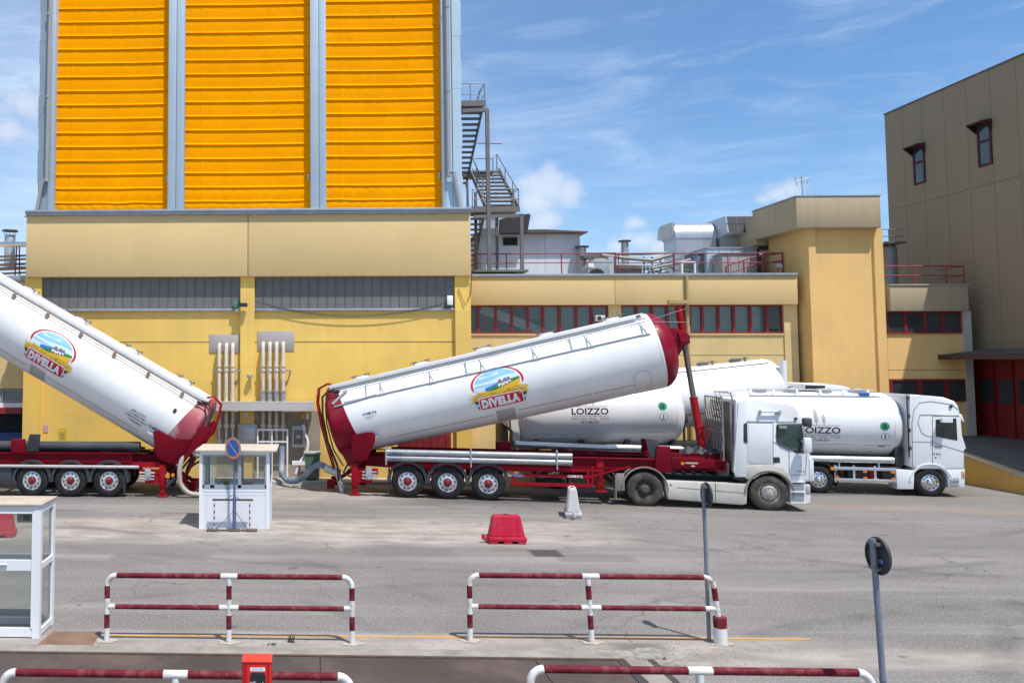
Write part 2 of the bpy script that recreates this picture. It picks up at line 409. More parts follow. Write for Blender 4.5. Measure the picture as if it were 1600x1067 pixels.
POSTG = mat('grey_sign_post', (.20, .24, .285), .5, metal=.3, var=.12, vs=3, dirt=(.25, .2, .16), dirtamt=.4)
SIGNB = mat('sign_back_dark', (.035, .038, .045), .55, var=.2, vs=4)

# ------------------------------------------------------------------ ground
def ground_material():
    m = bpy.data.materials.new('yard_asphalt'); m.use_nodes = True
    nt = m.node_tree; N = nt.nodes; L = nt.links; b = N['Principled BSDF']
    tc = N.new('ShaderNodeTexCoord'); ob = tc.outputs['Object']
    sp = N.new('ShaderNodeSeparateXYZ'); L.new(ob, sp.inputs[0]); X, Y = sp.outputs['X'], sp.outputs['Y']
    def mth(op, a, c=None, d=None, clamp=False):
        k = N.new('ShaderNodeMath'); k.operation = op; k.use_clamp = clamp
        for i, v in enumerate((a, c, d)):
            if v is None: continue
            if isinstance(v, (int, float)): k.inputs[i].default_value = v
            else: L.new(v, k.inputs[i])
        return k.outputs[0]
    def noise(scale, detail=6, sc=None, rough=.6, dist=0.):
        v = ob
        if sc:
            mp = N.new('ShaderNodeMapping'); L.new(ob, mp.inputs[0]); mp.inputs['Scale'].default_value = sc; v = mp.outputs[0]
        n = N.new('ShaderNodeTexNoise'); n.inputs['Scale'].default_value = scale; n.inputs['Detail'].default_value = detail
        n.inputs['Roughness'].default_value = rough; n.inputs['Distortion'].default_value = dist; L.new(v, n.inputs['Vector']); return n.outputs['Fac']
    def mr(v, a, c, lo=0., hi=1., smooth=True):
        k = N.new('ShaderNodeMapRange'); k.interpolation_type = 'SMOOTHSTEP' if smooth else 'LINEAR'; L.new(v, k.inputs[0])
        for i, q in enumerate((a, c, lo, hi)): k.inputs[i + 1].default_value = q
        return k.outputs[0]
    def mix(f, a, c):
        k = N.new('ShaderNodeMix'); k.data_type = 'RGBA'
        if isinstance(f, (int, float)): k.inputs[0].default_value = f
        else: L.new(f, k.inputs[0])
        for i, v in ((6, a), (7, c)):
            if isinstance(v, tuple): k.inputs[i].default_value = (*v, 1)
            else: L.new(v, k.inputs[i])
        return k.outputs[2]
    base = mix(mr(noise(.22, 6, None, .6), .35, .65), (.160, .146, .135), (.212, .194, .178))
    # tyre-polished streaks along the driving direction
    st = noise(1.0, 7, (.13, 1.5, 1), .65, .6)
    base = mix(mr(st, .42, .70, 0, .75), base, (.150, .139, .133))
    base = mix(mr(noise(1.0, 6, (.06, .8, 1), .6, .4), .50, .72, 0, .65), base, (.30, .28, .255))
    # aggregate speckle
    base = mix(mr(noise(24, 4, None, .75), .50, .66, 0, .60), base, (.44, .415, .385))
    base = mix(mr(noise(31, 4, None, .75), .52, .68, 0, .62), base, (.075, .069, .065))
    # pale dusty concrete zones: (centre x, centre y, half sizes)
    def zone(cx, cy, hx, hy, soft=.5, amp=.9):
        dx = mth('DIVIDE', mth('ABSOLUTE', mth('SUBTRACT', X, cx)), hx); dy = mth('DIVIDE', mth('ABSOLUTE', mth('SUBTRACT', Y, cy)), hy)
        d = mth('ADD', mth('MAXIMUM', dx, dy), mth('MULTIPLY', mth('SUBTRACT', noise(.5, 6, (.5, 1.4, 1), .65), .5), amp))
        return mr(d, 1.0 - soft, 1.0 + soft * .4, 1., 0.)
    dusty = mix(mr(noise(1.6, 7, (.5, 1.3, 1), .62), .35, .68), (.265, .232, .203), (.42, .372, .33))
    dusty = mix(mr(noise(30, 3), .5, .7, 0, .4), dusty, (.20, .18, .16))
    for z, k in ((zone(-3.2, 22.6, 8.5, 1.9), .85), (zone(4.2, 22.6, 4.2, 1.7), .85), (zone(-1.0, 13.45, 9.5, .75, .3, .5), .8), (zone(1.0, 29.3, 3.4, 2.2), .7),
                 (zone(9.3, 13.2, 3.2, .5, .5, .7), .6)):
        base = mix(mth('MULTIPLY', z, k), base, dusty)
    # spilled flour by the unloading tanker
    q = G(492, 757); q2 = G(540, 752)
    fl = zone(q.x + .1, q.y + .5, 1.6, .55, .5, 1.6)
    base = mix(mth('MULTIPLY', fl, .9), base, (.74, .73, .71))
    # tar seams and rusty drag lines
    def seam(p0, p1, wd, col, k, f):
        a, c_ = G(*p0), G(*p1); sl_ = (c_.y - a.y) / (c_.x - a.x)
        ln = mth('ADD', mth('MULTIPLY', mth('SUBTRACT', X, a.x), sl_), a.y)
        ln = mth('ADD', ln, mth('MULTIPLY', mth('SUBTRACT', noise(.6, 4), .5), .35))
        d = mth('ABSOLUTE', mth('SUBTRACT', Y, ln))
        x0, x1 = min(a.x, c_.x), max(a.x, c_.x)
        mk = mth('MULTIPLY', mr(d, wd * .4, wd, 1., 0.), mth('MULTIPLY', mr(X, x0 - .6, x0 + .6), mr(X, x1 - .6, x1 + .6, 1., 0.)))
        mk = mth('MULTIPLY', mk, mr(noise(1.3, 5), .25, .6, .25, 1.))
        return mix(mth('MULTIPLY', mk, k), f, col)
    base = seam((818, 811), (1260, 842), .05, (.115, .075, .05), .8, base)
    base = seam((894, 790), (1203, 809), .05, (.115, .075, .05), .8, base)
    base = seam((700, 797), (840, 818), .10, (.33, .21, .12), .6, base)
    base = seam((1262, 789), (1620, 803), .42, (.27, .20, .135), .7, base)
    base = seam((90, 812), (330, 806), .16, (.36, .28, .21), .7, base)
    base = seam((440, 803), (620, 806), .12, (.36, .28, .21), .5, base)
    # oil and water stains
    for (px, py, hx, hy) in ((75, 857 - 60, 1.4, .16), (275, 801, .55, .14), (1000, 1010, .5, .2)):
        g = G(px, py); base = mix(mth('MULTIPLY', zone(g.x, g.y, hx, hy, .6, 1.2), .55), base, (.095, .085, .08))
    base = mix(mr(noise(.9, 7, None, .7), .60, .74, 0, .55), base, (.125, .118, .112))
    # curved tyre marks of turning lorries, and repaired patches
    for (cx_, cy_, rad, wd_, k_) in ((14., 4., 12.2, .16, .42), (14., 4., 14.3, .16, .42), (22., 38., 19.0, .15, .35), (22., 38., 21.2, .15, .35), (-12., 6., 15.5, .15, .32), (-12., 6., 17.6, .15, .32), (4., -8., 25.2, .14, .3), (6., 52., 31.5, .15, .35), (6., 52., 33.7, .15, .35), (30., -4., 24., .2, .35), (30., -4., 26.2, .2, .35)):
        dx = mth('SUBTRACT', X, cx_); dy = mth('SUBTRACT', Y, cy_); rr_ = mth('SQRT', mth('ADD', mth('MULTIPLY', dx, dx), mth('MULTIPLY', dy, dy)))
        d = mth('ABSOLUTE', mth('SUBTRACT', rr_, mth('ADD', rad, mth('MULTIPLY', mth('SUBTRACT', noise(.25, 3), .5), .8))))
        mk = mth('MULTIPLY', mr(d, wd_ * .5, wd_ * 1.6, 1., 0.), mr(noise(.5, 5, None, .6), .42, .62, 0., 1.))
        base = mix(mth('MULTIPLY', mk, k_), base, (.085, .079, .075))
    for (px, py, hx, hy, cc) in ((640, 862, 1.1, .45, (.15, .14, .132)), (930, 872, .9, .35, (.135, .126, .12)), (1240, 905, 1.6, .6, (.20, .185, .17)), (250, 870, 1.2, .4, (.145, .135, .128)), (1480, 850, 2.0, .8, (.165, .152, .143))):
        g = G(px, py); base = mix(mth('MULTIPLY', zone(g.x, g.y, hx, hy, .12, .35), .55), base, cc)
    # scattered oil drips
    base = mix(mr(noise(1.7, 2, None, .5), .70, .735, 0, .55), base, (.07, .066, .062))
    base = mix(mr(noise(5.5, 2, None, .5), .72, .75, 0, .5), base, (.08, .075, .07))
    # shade under the parked lorries, deepened by painting the asphalt darker there
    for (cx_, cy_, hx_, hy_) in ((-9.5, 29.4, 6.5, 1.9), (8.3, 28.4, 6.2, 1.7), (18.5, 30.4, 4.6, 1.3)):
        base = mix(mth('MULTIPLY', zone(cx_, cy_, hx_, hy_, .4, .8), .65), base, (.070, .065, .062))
    # hairline cracks
    vo = N.new('ShaderNodeTexVoronoi'); vo.feature = 'DISTANCE_TO_EDGE'; vo.inputs['Scale'].default_value = .33
    wn = N.new('ShaderNodeTexNoise'); wn.inputs['Scale'].default_value = 1.3; wn.inputs['Detail'].default_value = 6; L.new(ob, wn.inputs['Vector'])
    va = N.new('ShaderNodeVectorMath'); va.operation = 'ADD'; L.new(ob, va.inputs[0]); L.new(wn.outputs['Color'], va.inputs[1]); L.new(va.outputs[0], vo.inputs['Vector'])
    ck = mth('MULTIPLY', mr(vo.outputs['Distance'], .0, .012, 1., 0.), mr(noise(.23, 3), .50, .60))
    base = mix(mth('MULTIPLY', ck, .6), base, (.09, .082, .078))
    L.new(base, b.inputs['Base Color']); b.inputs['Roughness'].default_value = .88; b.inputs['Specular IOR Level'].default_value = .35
    bp = N.new('ShaderNodeBump'); bp.inputs['Strength'].default_value = .35; bp.inputs['Distance'].default_value = .012
    L.new(mth('ADD', noise(38, 3), mth('MULTIPLY', noise(2.2, 4), .6)), bp.inputs['Height']); L.new(bp.outputs[0], b.inputs['Normal'])
    return m
b = MB()
S = [-3000, -200, -60, -30, 0, 30, 60, 200, 3000]
b.grid(lambda u, v: (S[round(u * 8)], S[round(v * 8)], 0), 8, 8)
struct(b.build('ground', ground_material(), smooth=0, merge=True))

# pavement strip at the foot of the silo building
p0, p1 = W(338, 750, 32.0).x, W(735, 750, 32.0).x
b = MB(); b.box(p0, p1, 31.2, 32.4, -.05, .11, bev=.02); struct(b.build('pavement', CONC))
# concrete kerb strip in front of the weighbridge
AP = mat('dusty_concrete', (.30, .27, .235), .9, var=.2, vs=2.5, bump=.5, bs=30, dirt=(.17, .15, .125), dirtamt=.8, ds=1.6)
y0 = G(400, 1023).y
b = MB(); b.box(-7.0, G(962, 1022).x, y0, y0 + .30, -.05, .02); struct(b.build('concrete_kerb', AP))
# orange road marking
OL = mat('orange_road_paint', (.62, .30, .035), .8, var=.15, vs=3, dirt=(.33, .29, .24), dirtamt=.75, ds=2.2)
b = MB(); a, c = G(166, 992), G(1266, 998); n = 60
for i in range(n):
    q0, q1 = a.lerp(c, i / n), a.lerp(c, (i + 1) / n)
    b.poly([(q0.x, q0.y - .035, .004), (q1.x, q1.y - .035, .004), (q1.x, q1.y + .035, .004), (q0.x, q0.y + .035, .004)])
struct(b.build('road_marking', OL, smooth=0, merge=True))

# weighbridge: steel plates in a frame
WB = mat('weighbridge_steel', (.080, .062, .057), .7, metal=.0, spec=.2, var=.25, vs=.7, dirt=(.17, .115, .09), dirtamt=.6, ds=.8, bump=.3, bs=25)
wb = thing('weighbridge', 'dark steel weighbridge plates set into the yard at the bottom of the picture', 'weighbridge', (0, 10.6, 0))
edge = [G(x, 1024) for x in (-700, -110, 500, 830, 952)]
RY = 9.0
for k in range(len(edge) - 1):
    b = MB(); x0_, x1_ = edge[k].x, edge[k + 1].x
    b.box(x0_ + .012, x1_ - .012, RY - 10.6, y0 - .09 - 10.6, -.03, .012); b.build('deck_plate', WB, wb)
b = MB(); b.box(edge[0].x, edge[-1].x, RY - 10.6, y0 - .09 - 10.6, -.04, .005); b.build('deck_frame', flat('pit_dark', (.03, .027, .025), .9), wb)
b = MB(); b.box(edge[0].x, edge[-1].x + .16, y0 - .075 - 10.6, y0 - .005 - 10.6, -.05, .022); b.build('edge_frame', mat('dark_rust', (.085, .05, .035), .85, var=.3, vs=6), wb)
b = MB(); b.box(edge[-1].x + .02, edge[-1].x + .16, RY - 10.6, y0 - .085 - 10.6, -.05, .018); b.build('end_frame', flat('dark_steel', (.05, .045, .045), .6), wb)
# inspection strip beside the weighbridge end
b = MB(); b.box(edge[-1].x + .165, edge[-1].x + .50, RY, y0, -.02, .008); struct(b.build('concrete_strip', AP))
b = MB(); b.box(edge[-1].x + .505, edge[-1].x + .60, RY, y0, -.02, .014); struct(b.build('drain_edge', flat('dark_iron', (.06, .05, .05), .7)))
# broken paving patch
PATCH = mat('cracked_stone_patch', (.30, .285, .25), .95, var=.3, vs=9, bump=.8, bs=14, dirt=(.13, .12, .10), dirtamt=.8, ds=7)
b = MB(); q = G(1020, 1022)
pts = []
for i in range(22):
    t = 2 * PI * i / 22; r = 1 + random.uniform(-.22, .22); pts.append((q.x + .35 * r * math.cos(t) , q.y + .34 * r * math.sin(t), .006))
b.poly(pts); struct(b.build('broken_paving', PATCH, smooth=0))
# rusty steel cover by the glass booth
RP = mat('rusty_plate', (.20, .125, .085), .8, metal=.1, var=.25, vs=2, dirt=(.30, .15, .085), dirtamt=.8, ds=2.4, bump=.3)
q = [G(50, 1014), G(140, 1014), G(158, 987), G(84, 987)]
b = MB(); b.prism([(0, 0), (1, 0), (1, 1), (0, 1)], 0, .014)
for v in b.bm.verts:
    u_, y_, v_ = v.co.x, v.co.y, v.co.z; p = (q[0].lerp(q[1], u_)).lerp(q[3].lerp(q[2], u_), v_); v.co = (p.x, p.y, y_)
tag(b.build('steel_cover', RP), 'rusty steel cover plate on the ground between glass booth and striped railing', 'cover plate')
# manhole
mh = thing('manhole', 'square iron drain cover sunk in the asphalt by the red barrier', 'manhole cover', G(853, 864))
b = MB(); b.box(-.36, .36, -.36, .36, -.02, .006); b.build('frame', flat('iron_frame', (.11, .10, .095), .8), mh)
b = MB()
for i in range(7): b.box(-.31, .31, -.31 + i * .09, -.31 + i * .09 + .06, .0, .012)
b.build('grate', flat('iron_grate', (.075, .068, .064), .7), mh)

# ------------------------------------------------------------------ silo building (left)
YW = 32.3
def X_(px, Y, py=560): return W(px, py, Y).x
def Z_(py, Y, px=600): return W(px, py, Y).z
def window(parent, x0, x1, y, z0, z1, glass, fr=.052, frame=RED_F, dep=.10):
    b = MB(); b.box(x0, x1, y - dep, y, z0, z0 + fr); b.box(x0, x1, y - dep, y, z1 - fr, z1)
    b.box(x0, x0 + fr, y - dep, y, z0 + fr, z1 - fr); b.box(x1 - fr, x1, y - dep, y, z0 + fr, z1 - fr)
    f = b.build('window', frame, parent, smooth=0)
    b = MB(); b.box(x0 + fr * .9, x1 - fr * .9, y - dep * .45, y - dep * .35, z0 + fr * .9, z1 - fr * .9); b.build('pane', glass, f, smooth=0)
    return f
silo = thing('silo_building', 'tall silo building with orange curtain fronts above a yellow plinth', 'building')
xl, xr = X_(39, YW), X_(735.5, YW)
zc0, zc1 = Z_(431, YW - .33), Z_(334, YW - .33)
zs = Z_(482, YW)
b = MB(); b.box(xl + .05, xr - .02, YW, YW + 20, -.1, zc1 - .02); b.build('wall', YEL, silo, smooth=0)
zj = Z_(534, YW)
xp = [(X_(39, YW), X_(65, YW)), (X_(376, YW), X_(398, YW)), (X_(711, YW), xr)]
for (a, c) in xp:
    b = MB(); b.box(a, c, YW - .16, YW - .003, -.05, zc0 + .02); b.build('pillar', YEL, silo, smooth=0)
for i in range(2):
    x0, x1 = xp[i][1], xp[i + 1][0]
    b = MB(); b.box(x0, x1, YW - .008, YW - .004, zj - .012, zj + .012); b.build('panel_joint', SEAM, silo, smooth=0)
    b = MB(); n = 150
    b.grid(lambda u, v: (x0 + (x1 - x0) * u, YW - .03 - .002 * (0, 1, 1, 0)[int(round(u * n)) % 4], zs + (zc0 + .02 - zs) * v), n, 1)
    gb = b.build('glazing_band', GREYBAND, silo, smooth=0)
    b = MB()
    for k in range(1, 22):
        xx = x0 + (x1 - x0) * k / 22; b.box(xx - .006, xx + .006, YW - .06, YW - .044, zs, zc0)
    b.build('mullions', flat('band_joint', (.115, .115, .113), .6), gb, smooth=0)
    b = MB(); b.box(x0, x1, YW - .12, YW - .001, zs - .09, zs, bev=.008); b.build('sill', COPING, silo)
# cornice in two lengths
xm = X_(387, YW - .33)
for (a, c) in ((X_(37.5, YW - .33), xm - .012), (xm + .012, X_(738, YW - .33))):
    b = MB(); b.box(a, c, YW - .33, YW + 1.0, zc0, zc1, bev=.015); b.build('cornice', BEIGE, silo)
b = MB(); b.box(X_(37, YW), X_(738, YW), YW - .30, YW - .1, zc1 - .01, zc1 + .0); b.build('cornice_joint', SEAM, silo, smooth=0)
zk = Z_(325, YW - .45)
b = MB(); b.box(X_(35.5, YW - .45), X_(739, YW - .45), YW - .45, YW + 17, zc1, zk - .1, bev=.01); b.box(X_(35, YW - .45), X_(740, YW - .45), YW - .49, YW + 17.1, zk - .1, zk, bev=.015)
b.build('coping', COPING, silo)
# tower
YT = YW + .35; ZT = 23.5
def bx_(name, a, c, y0, y1, z0, z1, m, bev=0., par=silo): b = MB(); b.box(a, c, y0, y1, z0, z1, bev=bev); return b.build(name, m, par, smooth=35 if bev else 0)
tx = lambda px: X_(px, YT, 320)
cols = [(56.5, 82), (261.5, 286.5), (485, 510), (690, 723.5)]
txl, txr = tx(56.5), tx(724)
bx_('tower_body', txl + .02, txr - .02, YT + .9, YT + 16, zk - .05, ZT, BLUEG2)
bx_('column', tx(80.5 - 7), tx(82.5), YT, YT + .88, zk - .02, ZT, BLUEG, .012)
bx_('column', tx(261.5), tx(274), YT, YT + .88, zk - .02, ZT, BLUEG, .012); bx_('column', tx(274.6), tx(286.5), YT + .01, YT + .88, zk - .02, ZT, BLUEG, .012)
bx_('column', tx(485), tx(498.5), YT, YT + .88, zk - .02, ZT, BLUEG, .012); bx_('column', tx(499.0), tx(510), YT + .01, YT + .88, zk - .02, ZT, BLUEG, .012)
bx_('column', tx(692), tx(697), YT, YT + .88, zk - .02, ZT, BLUEG, .012)
# flanking sheet panels with lap joints
for (a, c) in ((57, 73), (697.5, 724)):
    xs = [a, c] if a < 100 else [697.5, 709, 724]
    for i in range(len(xs) - 1):
        b = MB(); z = zk - .02; k = 0
        while z < ZT:
            h = 1.18 + .25 * math.sin(k * 2.1 + i + a); dy = .07 if i == 0 and a > 100 else .02
            if i == 0 and a > 100: h = 30
            b.box(tx(xs[i]) + .004 + (.03 if k % 2 == 0 and a < 100 else 0), tx(xs[i + 1]) - .004 - (.03 if k % 2 and a > 100 and i else 0), YT + dy + .004 * (k % 2), YT + .88, z, min(z + h, ZT)); z += h; k += 1
        b.build('side_panel', BLUEG2 if a > 100 else mat('weathered_sheet', (.27, .33, .38), .5, metal=.2, var=.1, streak=.2), silo, smooth=0)
# drainpipes
def drain(pts, r=.075, m=PIPEG, par=silo, name='drainpipe'):
    b = MB(); b.path(pts, r, 10); 
    for p, q in zip(pts, pts[1:]):
        p, q = Vector(p), Vector(q)
        if abs(q.z - p.z) > 4:
            z = p.z
            while z < q.z:
                b.tube((p.x, p.y, z), (p.x, p.y, z + .10), r * 1.25, 10); z += 3.4
    return b.build(name, m, par)
yp = YT - .12
drain([(tx(701), yp, ZT), (tx(701), yp, Z_(278, YT)), (tx(703), yp, Z_(272, YT)), (tx(709), yp, Z_(271, YT)), (tx(719), yp, zk)][::-1])
drain([(tx(76), yp, ZT), (tx(73.5), yp, Z_(281, YT)), (tx(71), yp, Z_(277, YT)), (tx(67), yp, Z_(283, YT)), (tx(58), yp, zk)][::-1])
# orange curtains with horizontal battens
ORC = mat('orange_tarpaulin', (.97, .355, .0), .7, var=.06, vs=.7, streak=.12, bump=.08, bs=22, spec=.03, dirt=(.75, .27, .0), dirtamt=.35, ds=.8)
bays = [(82.3, 261.5), (286.5, 485), (510, 692)]
for bi, (a, c) in enumerate(bays):
    x0, x1 = tx(a) + .005, tx(c) - .005; yb = YT + .40
    b = MB(); rows = []
    sp = .577; z = zk + .02; rib = [zk + .12]; zz = zk + .48 + .03 * bi
    while zz < ZT: rib.append(zz); zz += sp + random.uniform(-.012, .012)
    # profile points between ribs (z, y)
    prof = [(zk + .0, 0.0)]
    for i, rz in enumerate(rib):
        nz = rib[i + 1] if i + 1 < len(rib) else rz + sp
        prof += [(rz, .0), (rz + .008, -.048), (rz + .025, -.058), (rz + .085, -.010)]
        for k in range(1, 8):
            t = k / 8; sag = -.010 * math.sin(PI * t) * (2.2 if i < 2 else 1.0); prof.append((rz + .085 + (nz - rz - .085) * t, sag - .006))
    nu = 90; V = []
    for (pz, py) in prof:
        low = max(0, 1 - (pz - zk) / 1.4); row = []
        for i in range(nu + 1):
            u = i / nu; x = x0 + (x1 - x0) * u
            droop = .5 * (.035 * math.sin(u * 5.2 * PI + bi * 2 + pz * .2) + .02 * math.sin(u * 23 + pz * 9)) * low * (1.0 if bi == 0 else .45) - .016 * math.sin(PI * u)
            wr = .010 * math.sin(u * 61 + math.sin(pz * 5.3 + bi) * 3) * (0.2 + low) + .004 * math.sin(u * 17 + pz * 1.7 + bi)
            edge_ = -.02 * (u > .985) - .012 * (abs(u - .13) < .004 or abs(u - .54) < .004 or abs(u - .955) < .004)
            row.append(b.v((x, yb + py + wr * .6 + edge_, pz + droop)))
        V.append(row)
    for r0, r1 in zip(V, V[1:]):
        for i in range(nu): b._f([r0[i], r0[i + 1], r1[i + 1], r1[i]])
    b.build('curtain', ORC, silo, smooth=30, recalc=False)
    bx_('curtain_latch', x1 - .10, x1 - .04, yb - .10, yb + .02, Z_(277, YT), Z_(268, YT), BLUEG)

# ------------------------------------------------------------------ things fixed on the silo wall
ST = mat('bare_sheet_metal', (.46, .42, .385), .5, metal=.35, var=.10, vs=1.5, streak=.2, dirt=(.3, .25, .2), dirtamt=.4)
PAINTEDP = mat('cream_pipe_paint', (.62, .55, .45), .5, var=.10, vs=2, streak=.3)
def manifold(label, pxs, plate, zt_py, zb_py, low):
    yy = YW - .28; c = X_(sum(pxs) / len(pxs), yy)
    t = thing('filling_pipes', label, 'pipes', (c, yy, 0), group='loading pipes on the yellow wall')
    b = MB(); b.box(X_(plate[0], YW) - c, X_(plate[2], YW) - c, YW - .03 - yy, YW - .004 - yy, Z_(plate[3], YW), Z_(plate[1], YW), bev=.006); b.build('wall_plate', ST, t)
    for px in pxs:
        x = X_(px, yy) - c; z1 = Z_(zt_py, yy); z0 = Z_(zb_py, yy)
        pts = [(x, .22, z1 - .08), (x, .14, z1 - .05), (x, .05, z1 - .10), (x, .0, z1 - .22), (x, 0, z0)]
        b = MB(); b.path(pts, .072, 12)
        b.tube((x, 0, z0 - .05), (x, 0, z0 + .0), .095, 12); b.tube((x, 0, Z_(580, yy)), (x, 0, Z_(577, yy)), .10, 12); b.tube((x, 0, Z_(573, yy)), (x, 0, Z_(571, yy)), .10, 12)
        p = b.build('pipe', PAINTEDP, t)
        if low:
            b = MB(); zc = Z_(619, yy); b.tube((x, 0, zc - .20), (x, 0, zc + .2), .105, 12); b.tube((x, 0, zc - .23), (x, 0, zc - .19), .13, 12); b.tube((x, 0, zc + .16), (x, 0, zc + .20), .13, 12); b.tube((x, -.13, zc), (x, 0, zc), .06, 10); b.box(x - .012, x + .012, -.17, -.13, zc - .11, zc + .11)
            b.build('valve', STEEL, p)
    xa, xb = X_(pxs[0], yy) - c - .22, X_(pxs[-1], yy) - c + .28
    b = MB(); zb = Z_(579, yy); b.box(xa, xb, .08, .12, zb - .03, zb + .03); b.tube((xb, .1, zb), (xb, .28, zb), .03, 8); b.tube((xb, .09, zb), (xb - .18, .25, zb - .6), .012, 6); b.build('bracket', PIPEG, t)
    # lower run under the canopy
    for px in pxs:
        x = X_(px, yy) - c
        b = MB(); zc = Z_(668, yy); b.tube((x, .1, Z_(643, yy)), (x, .1, zc), .07, 12); b.tube((x, .1, zc), (x, .1, zc - .5), .05, 12); b.tube((x, .1, zc - .03), (x, .1, zc + .12), .11, 12); b.tube((x, .1, zc - .62), (x, .1, zc - .48), .10, 12); b.build('outlet', PAINTEDP, t)
    return t
manifold('three cream loading pipes left of the middle pillar on the yellow wall', (342.5, 353.5, 363.5), (327, 522, 374, 551), 536, 626, False)
manifold('four cream loading pipes with steel valves right of the middle pillar', (411, 421.5, 432, 442.5), (402, 517, 460, 548), 534, 612, True)
cx = X_(417, YW - .6); t = thing('canopy', 'flat sheet metal canopy over the loading recess on the yellow wall', 'canopy', (cx, YW - .35, 0))
b = MB(); b.box(X_(338, YW - .75) - cx, X_(491, YW - .75) - cx, -.42, .19, Z_(641, YW - .75), Z_(628, YW - .75), bev=.012); b.build('roof_sheet', ST, t)
b = MB(); b.box(X_(338, YW - .75) - cx, X_(491, YW - .75) - cx, -.44, -.42, Z_(642, YW - .75), Z_(632, YW - .75)); b.build('fascia', mat('pale_fascia', (.55, .52, .48), .5, metal=.2), t)
# recess back panel, dirty, a few mm proud of the wall
b = MB(); DIRTYW = mat('dusty_grey_wall', (.34, .29, .22), .9, var=.12, vs=1, dirt=(.22, .18, .13), dirtamt=.7, ds=1.1)
b.box(X_(340, YW), X_(500, YW), YW - .012, YW - .004, .1, Z_(642, YW)); b.build('stained_render', DIRTYW, silo, smooth=0)
t = thing('pipe_rack', 'white square tube rack under the four loading pipes behind the booth', 'rack', (X_(425, YW - .4), YW - .4, .1)); c = X_(425, YW - .4)
b = MB(); x0, x1 = X_(403, YW - .4) - c, X_(449, YW - .4) - c
for x in (x0, 0, x1): b.box(x - .03, x + .03, -.03, .03, 0, Z_(669, YW) - .1)
b.box(x0, x1, -.028, .028, Z_(672, YW) - .1, Z_(669, YW) - .1); b.box(x0, x1, -.028, .028, Z_(690, YW) - .1, Z_(688, YW) - .1); b.build('frame', WHITE_P, t, smooth=0)
t = thing('cabinet', 'grey electrical cabinet on the recess wall behind the booth', 'cabinet', (X_(387, YW - .2), YW - .01, Z_(690, YW)))
b = MB(); b.box(-.38, .38, -.25, .0, -.55, .68, bev=.015); b.build('case', ST, t); b = MB(); b.box(-.30, .30, -.262, -.251, .1, .55, bev=.004); b.build('panel', STEEL, t)
t = thing('meter_box', 'small grey meter box on the recess wall left of the green bin', 'meter box', (X_(466, YW), YW - .012, Z_(682, YW)))
b = MB(); b.box(-.25, .25, -.16, 0, -.42, .42, bev=.02); b.build('case', mat('meter_grey', (.45, .44, .42), .6), t); b = MB(); b.box(-.17, .17, -.175, -.161, -.28, .25, bev=.004); b.build('window', mat('meter_glass', (.12, .12, .11), .15), t)
b = MB(); b.box(-.08, .08, -.185, -.176, -.06, .06); b.build('dial', ST, t)
t = thing('wall_lamp', 'small grey lamp on the middle yellow pillar above the canopy', 'lamp', (X_(391, YW - .2), YW - .165, Z_(588, YW)))
b = MB(); b.lathe([(.03, .12), (.09, .08), (.11, 0), (.10, -.05), (.02, -.06)], (0, -.16, 0), n=16); b.build('shade', PIPEG, t); b = MB(); b.tube((0, 0, .05), (0, -.16, .09), .02, 8); b.box(-.05, .05, -.03, 0, 0, .1); b.build('arm', PIPEG, t); b = MB(); b.path([(0, -.02, 0), (.04, -.02, -.4), (.02, -.02, -.55)], .012, 6); b.build('cable', PIPEG, t)
t = thing('wall_lamp', 'round bulkhead lamp under the canopy behind the booth roof', 'lamp', (X_(384, YW), YW - .012, Z_(649, YW)))
b = MB(); b.lathe([(.0, -.16), (.10, -.15), (.13, -.05), (.13, 0)], n=16, axis='y'); b.build('shade', STEEL, t)
t = thing('wall_lamp', 'amber beacon lamp under the right end of the canopy', 'lamp', (X_(474, YW), YW - .012, Z_(650, YW)))
b = MB(); b.lathe([(.0, -.2), (.09, -.18), (.11, -.05), (.11, 0)], n=16, axis='y'); b.build('lens', mat('amber', (.60, .30, .03), .3), t); b = MB(); b.box(.08, .22, -.1, 0, -.12, .12, bev=.01); b.build('case', WHITE_P, t)
t = thing('security_camera', 'security camera with small green box at the top of the middle pillar', 'camera', (X_(372, YW - .25), YW - .165, Z_(477, YW)))
b = MB(); b.cbox((.18, -.18, 0), (.36, .16, .14)); b.build('housing', flat('camera_black', (.02, .02, .022), .4), t); b = MB(); b.box(-.20, -.02, -.10, 0.1, -.10, .14, bev=.01); b.build('junction_box', flat('green_box', (.05, .22, .10), .5), t); b = MB(); b.box(-.1, .05, -.1, .06, -.26, -.14, bev=.01); b.tube((.1, -.1, -.02), (.0, -.02, -.2), .025, 8); b.build('bracket', mat('cream_box', (.55, .48, .30), .6), t)
# drooping cable and its white box
b = MB(); x0, x1 = X_(398, YW), X_(706, YW); z0, z1, zm = Z_(470, YW - .2), Z_(471, YW - .2), Z_(494, YW - .2)
for off, dz in ((-.05, 0), (-.045, .05)):
    pts = []
    for i in range(25):
        u = i / 24; k = 1 - (2 * u - 1) ** 2; pts.append((x0 + (x1 - x0) * u, YW - .19 - off, z0 + (z1 - z0) * u - (z0 - zm) * k + dz * math.sin(PI * u)))
    b.path(pts, .010, 6)
tag(b.build('cable', flat('cable_black', (.03, .03, .03), .6)), 'pair of black cables drooping across the right grey glazing band', 'cable')
t = thing('junction_box', 'white junction box at the right end of the grey glazing band', 'junction box', (X_(703, YW), YW - .08, Z_(470, YW)))
b = MB(); b.box(-.11, .11, -.12, 0, -.18, .18, bev=.01); b.build('case', WHITE_P, t); b = MB(); b.path([(.0, -.06, -.18), (-.05, -.06, -.3), (-.3, -.08, -.32)], .015, 6); b.build('lead', flat('cable_black', (.03, .03, .03)), t)
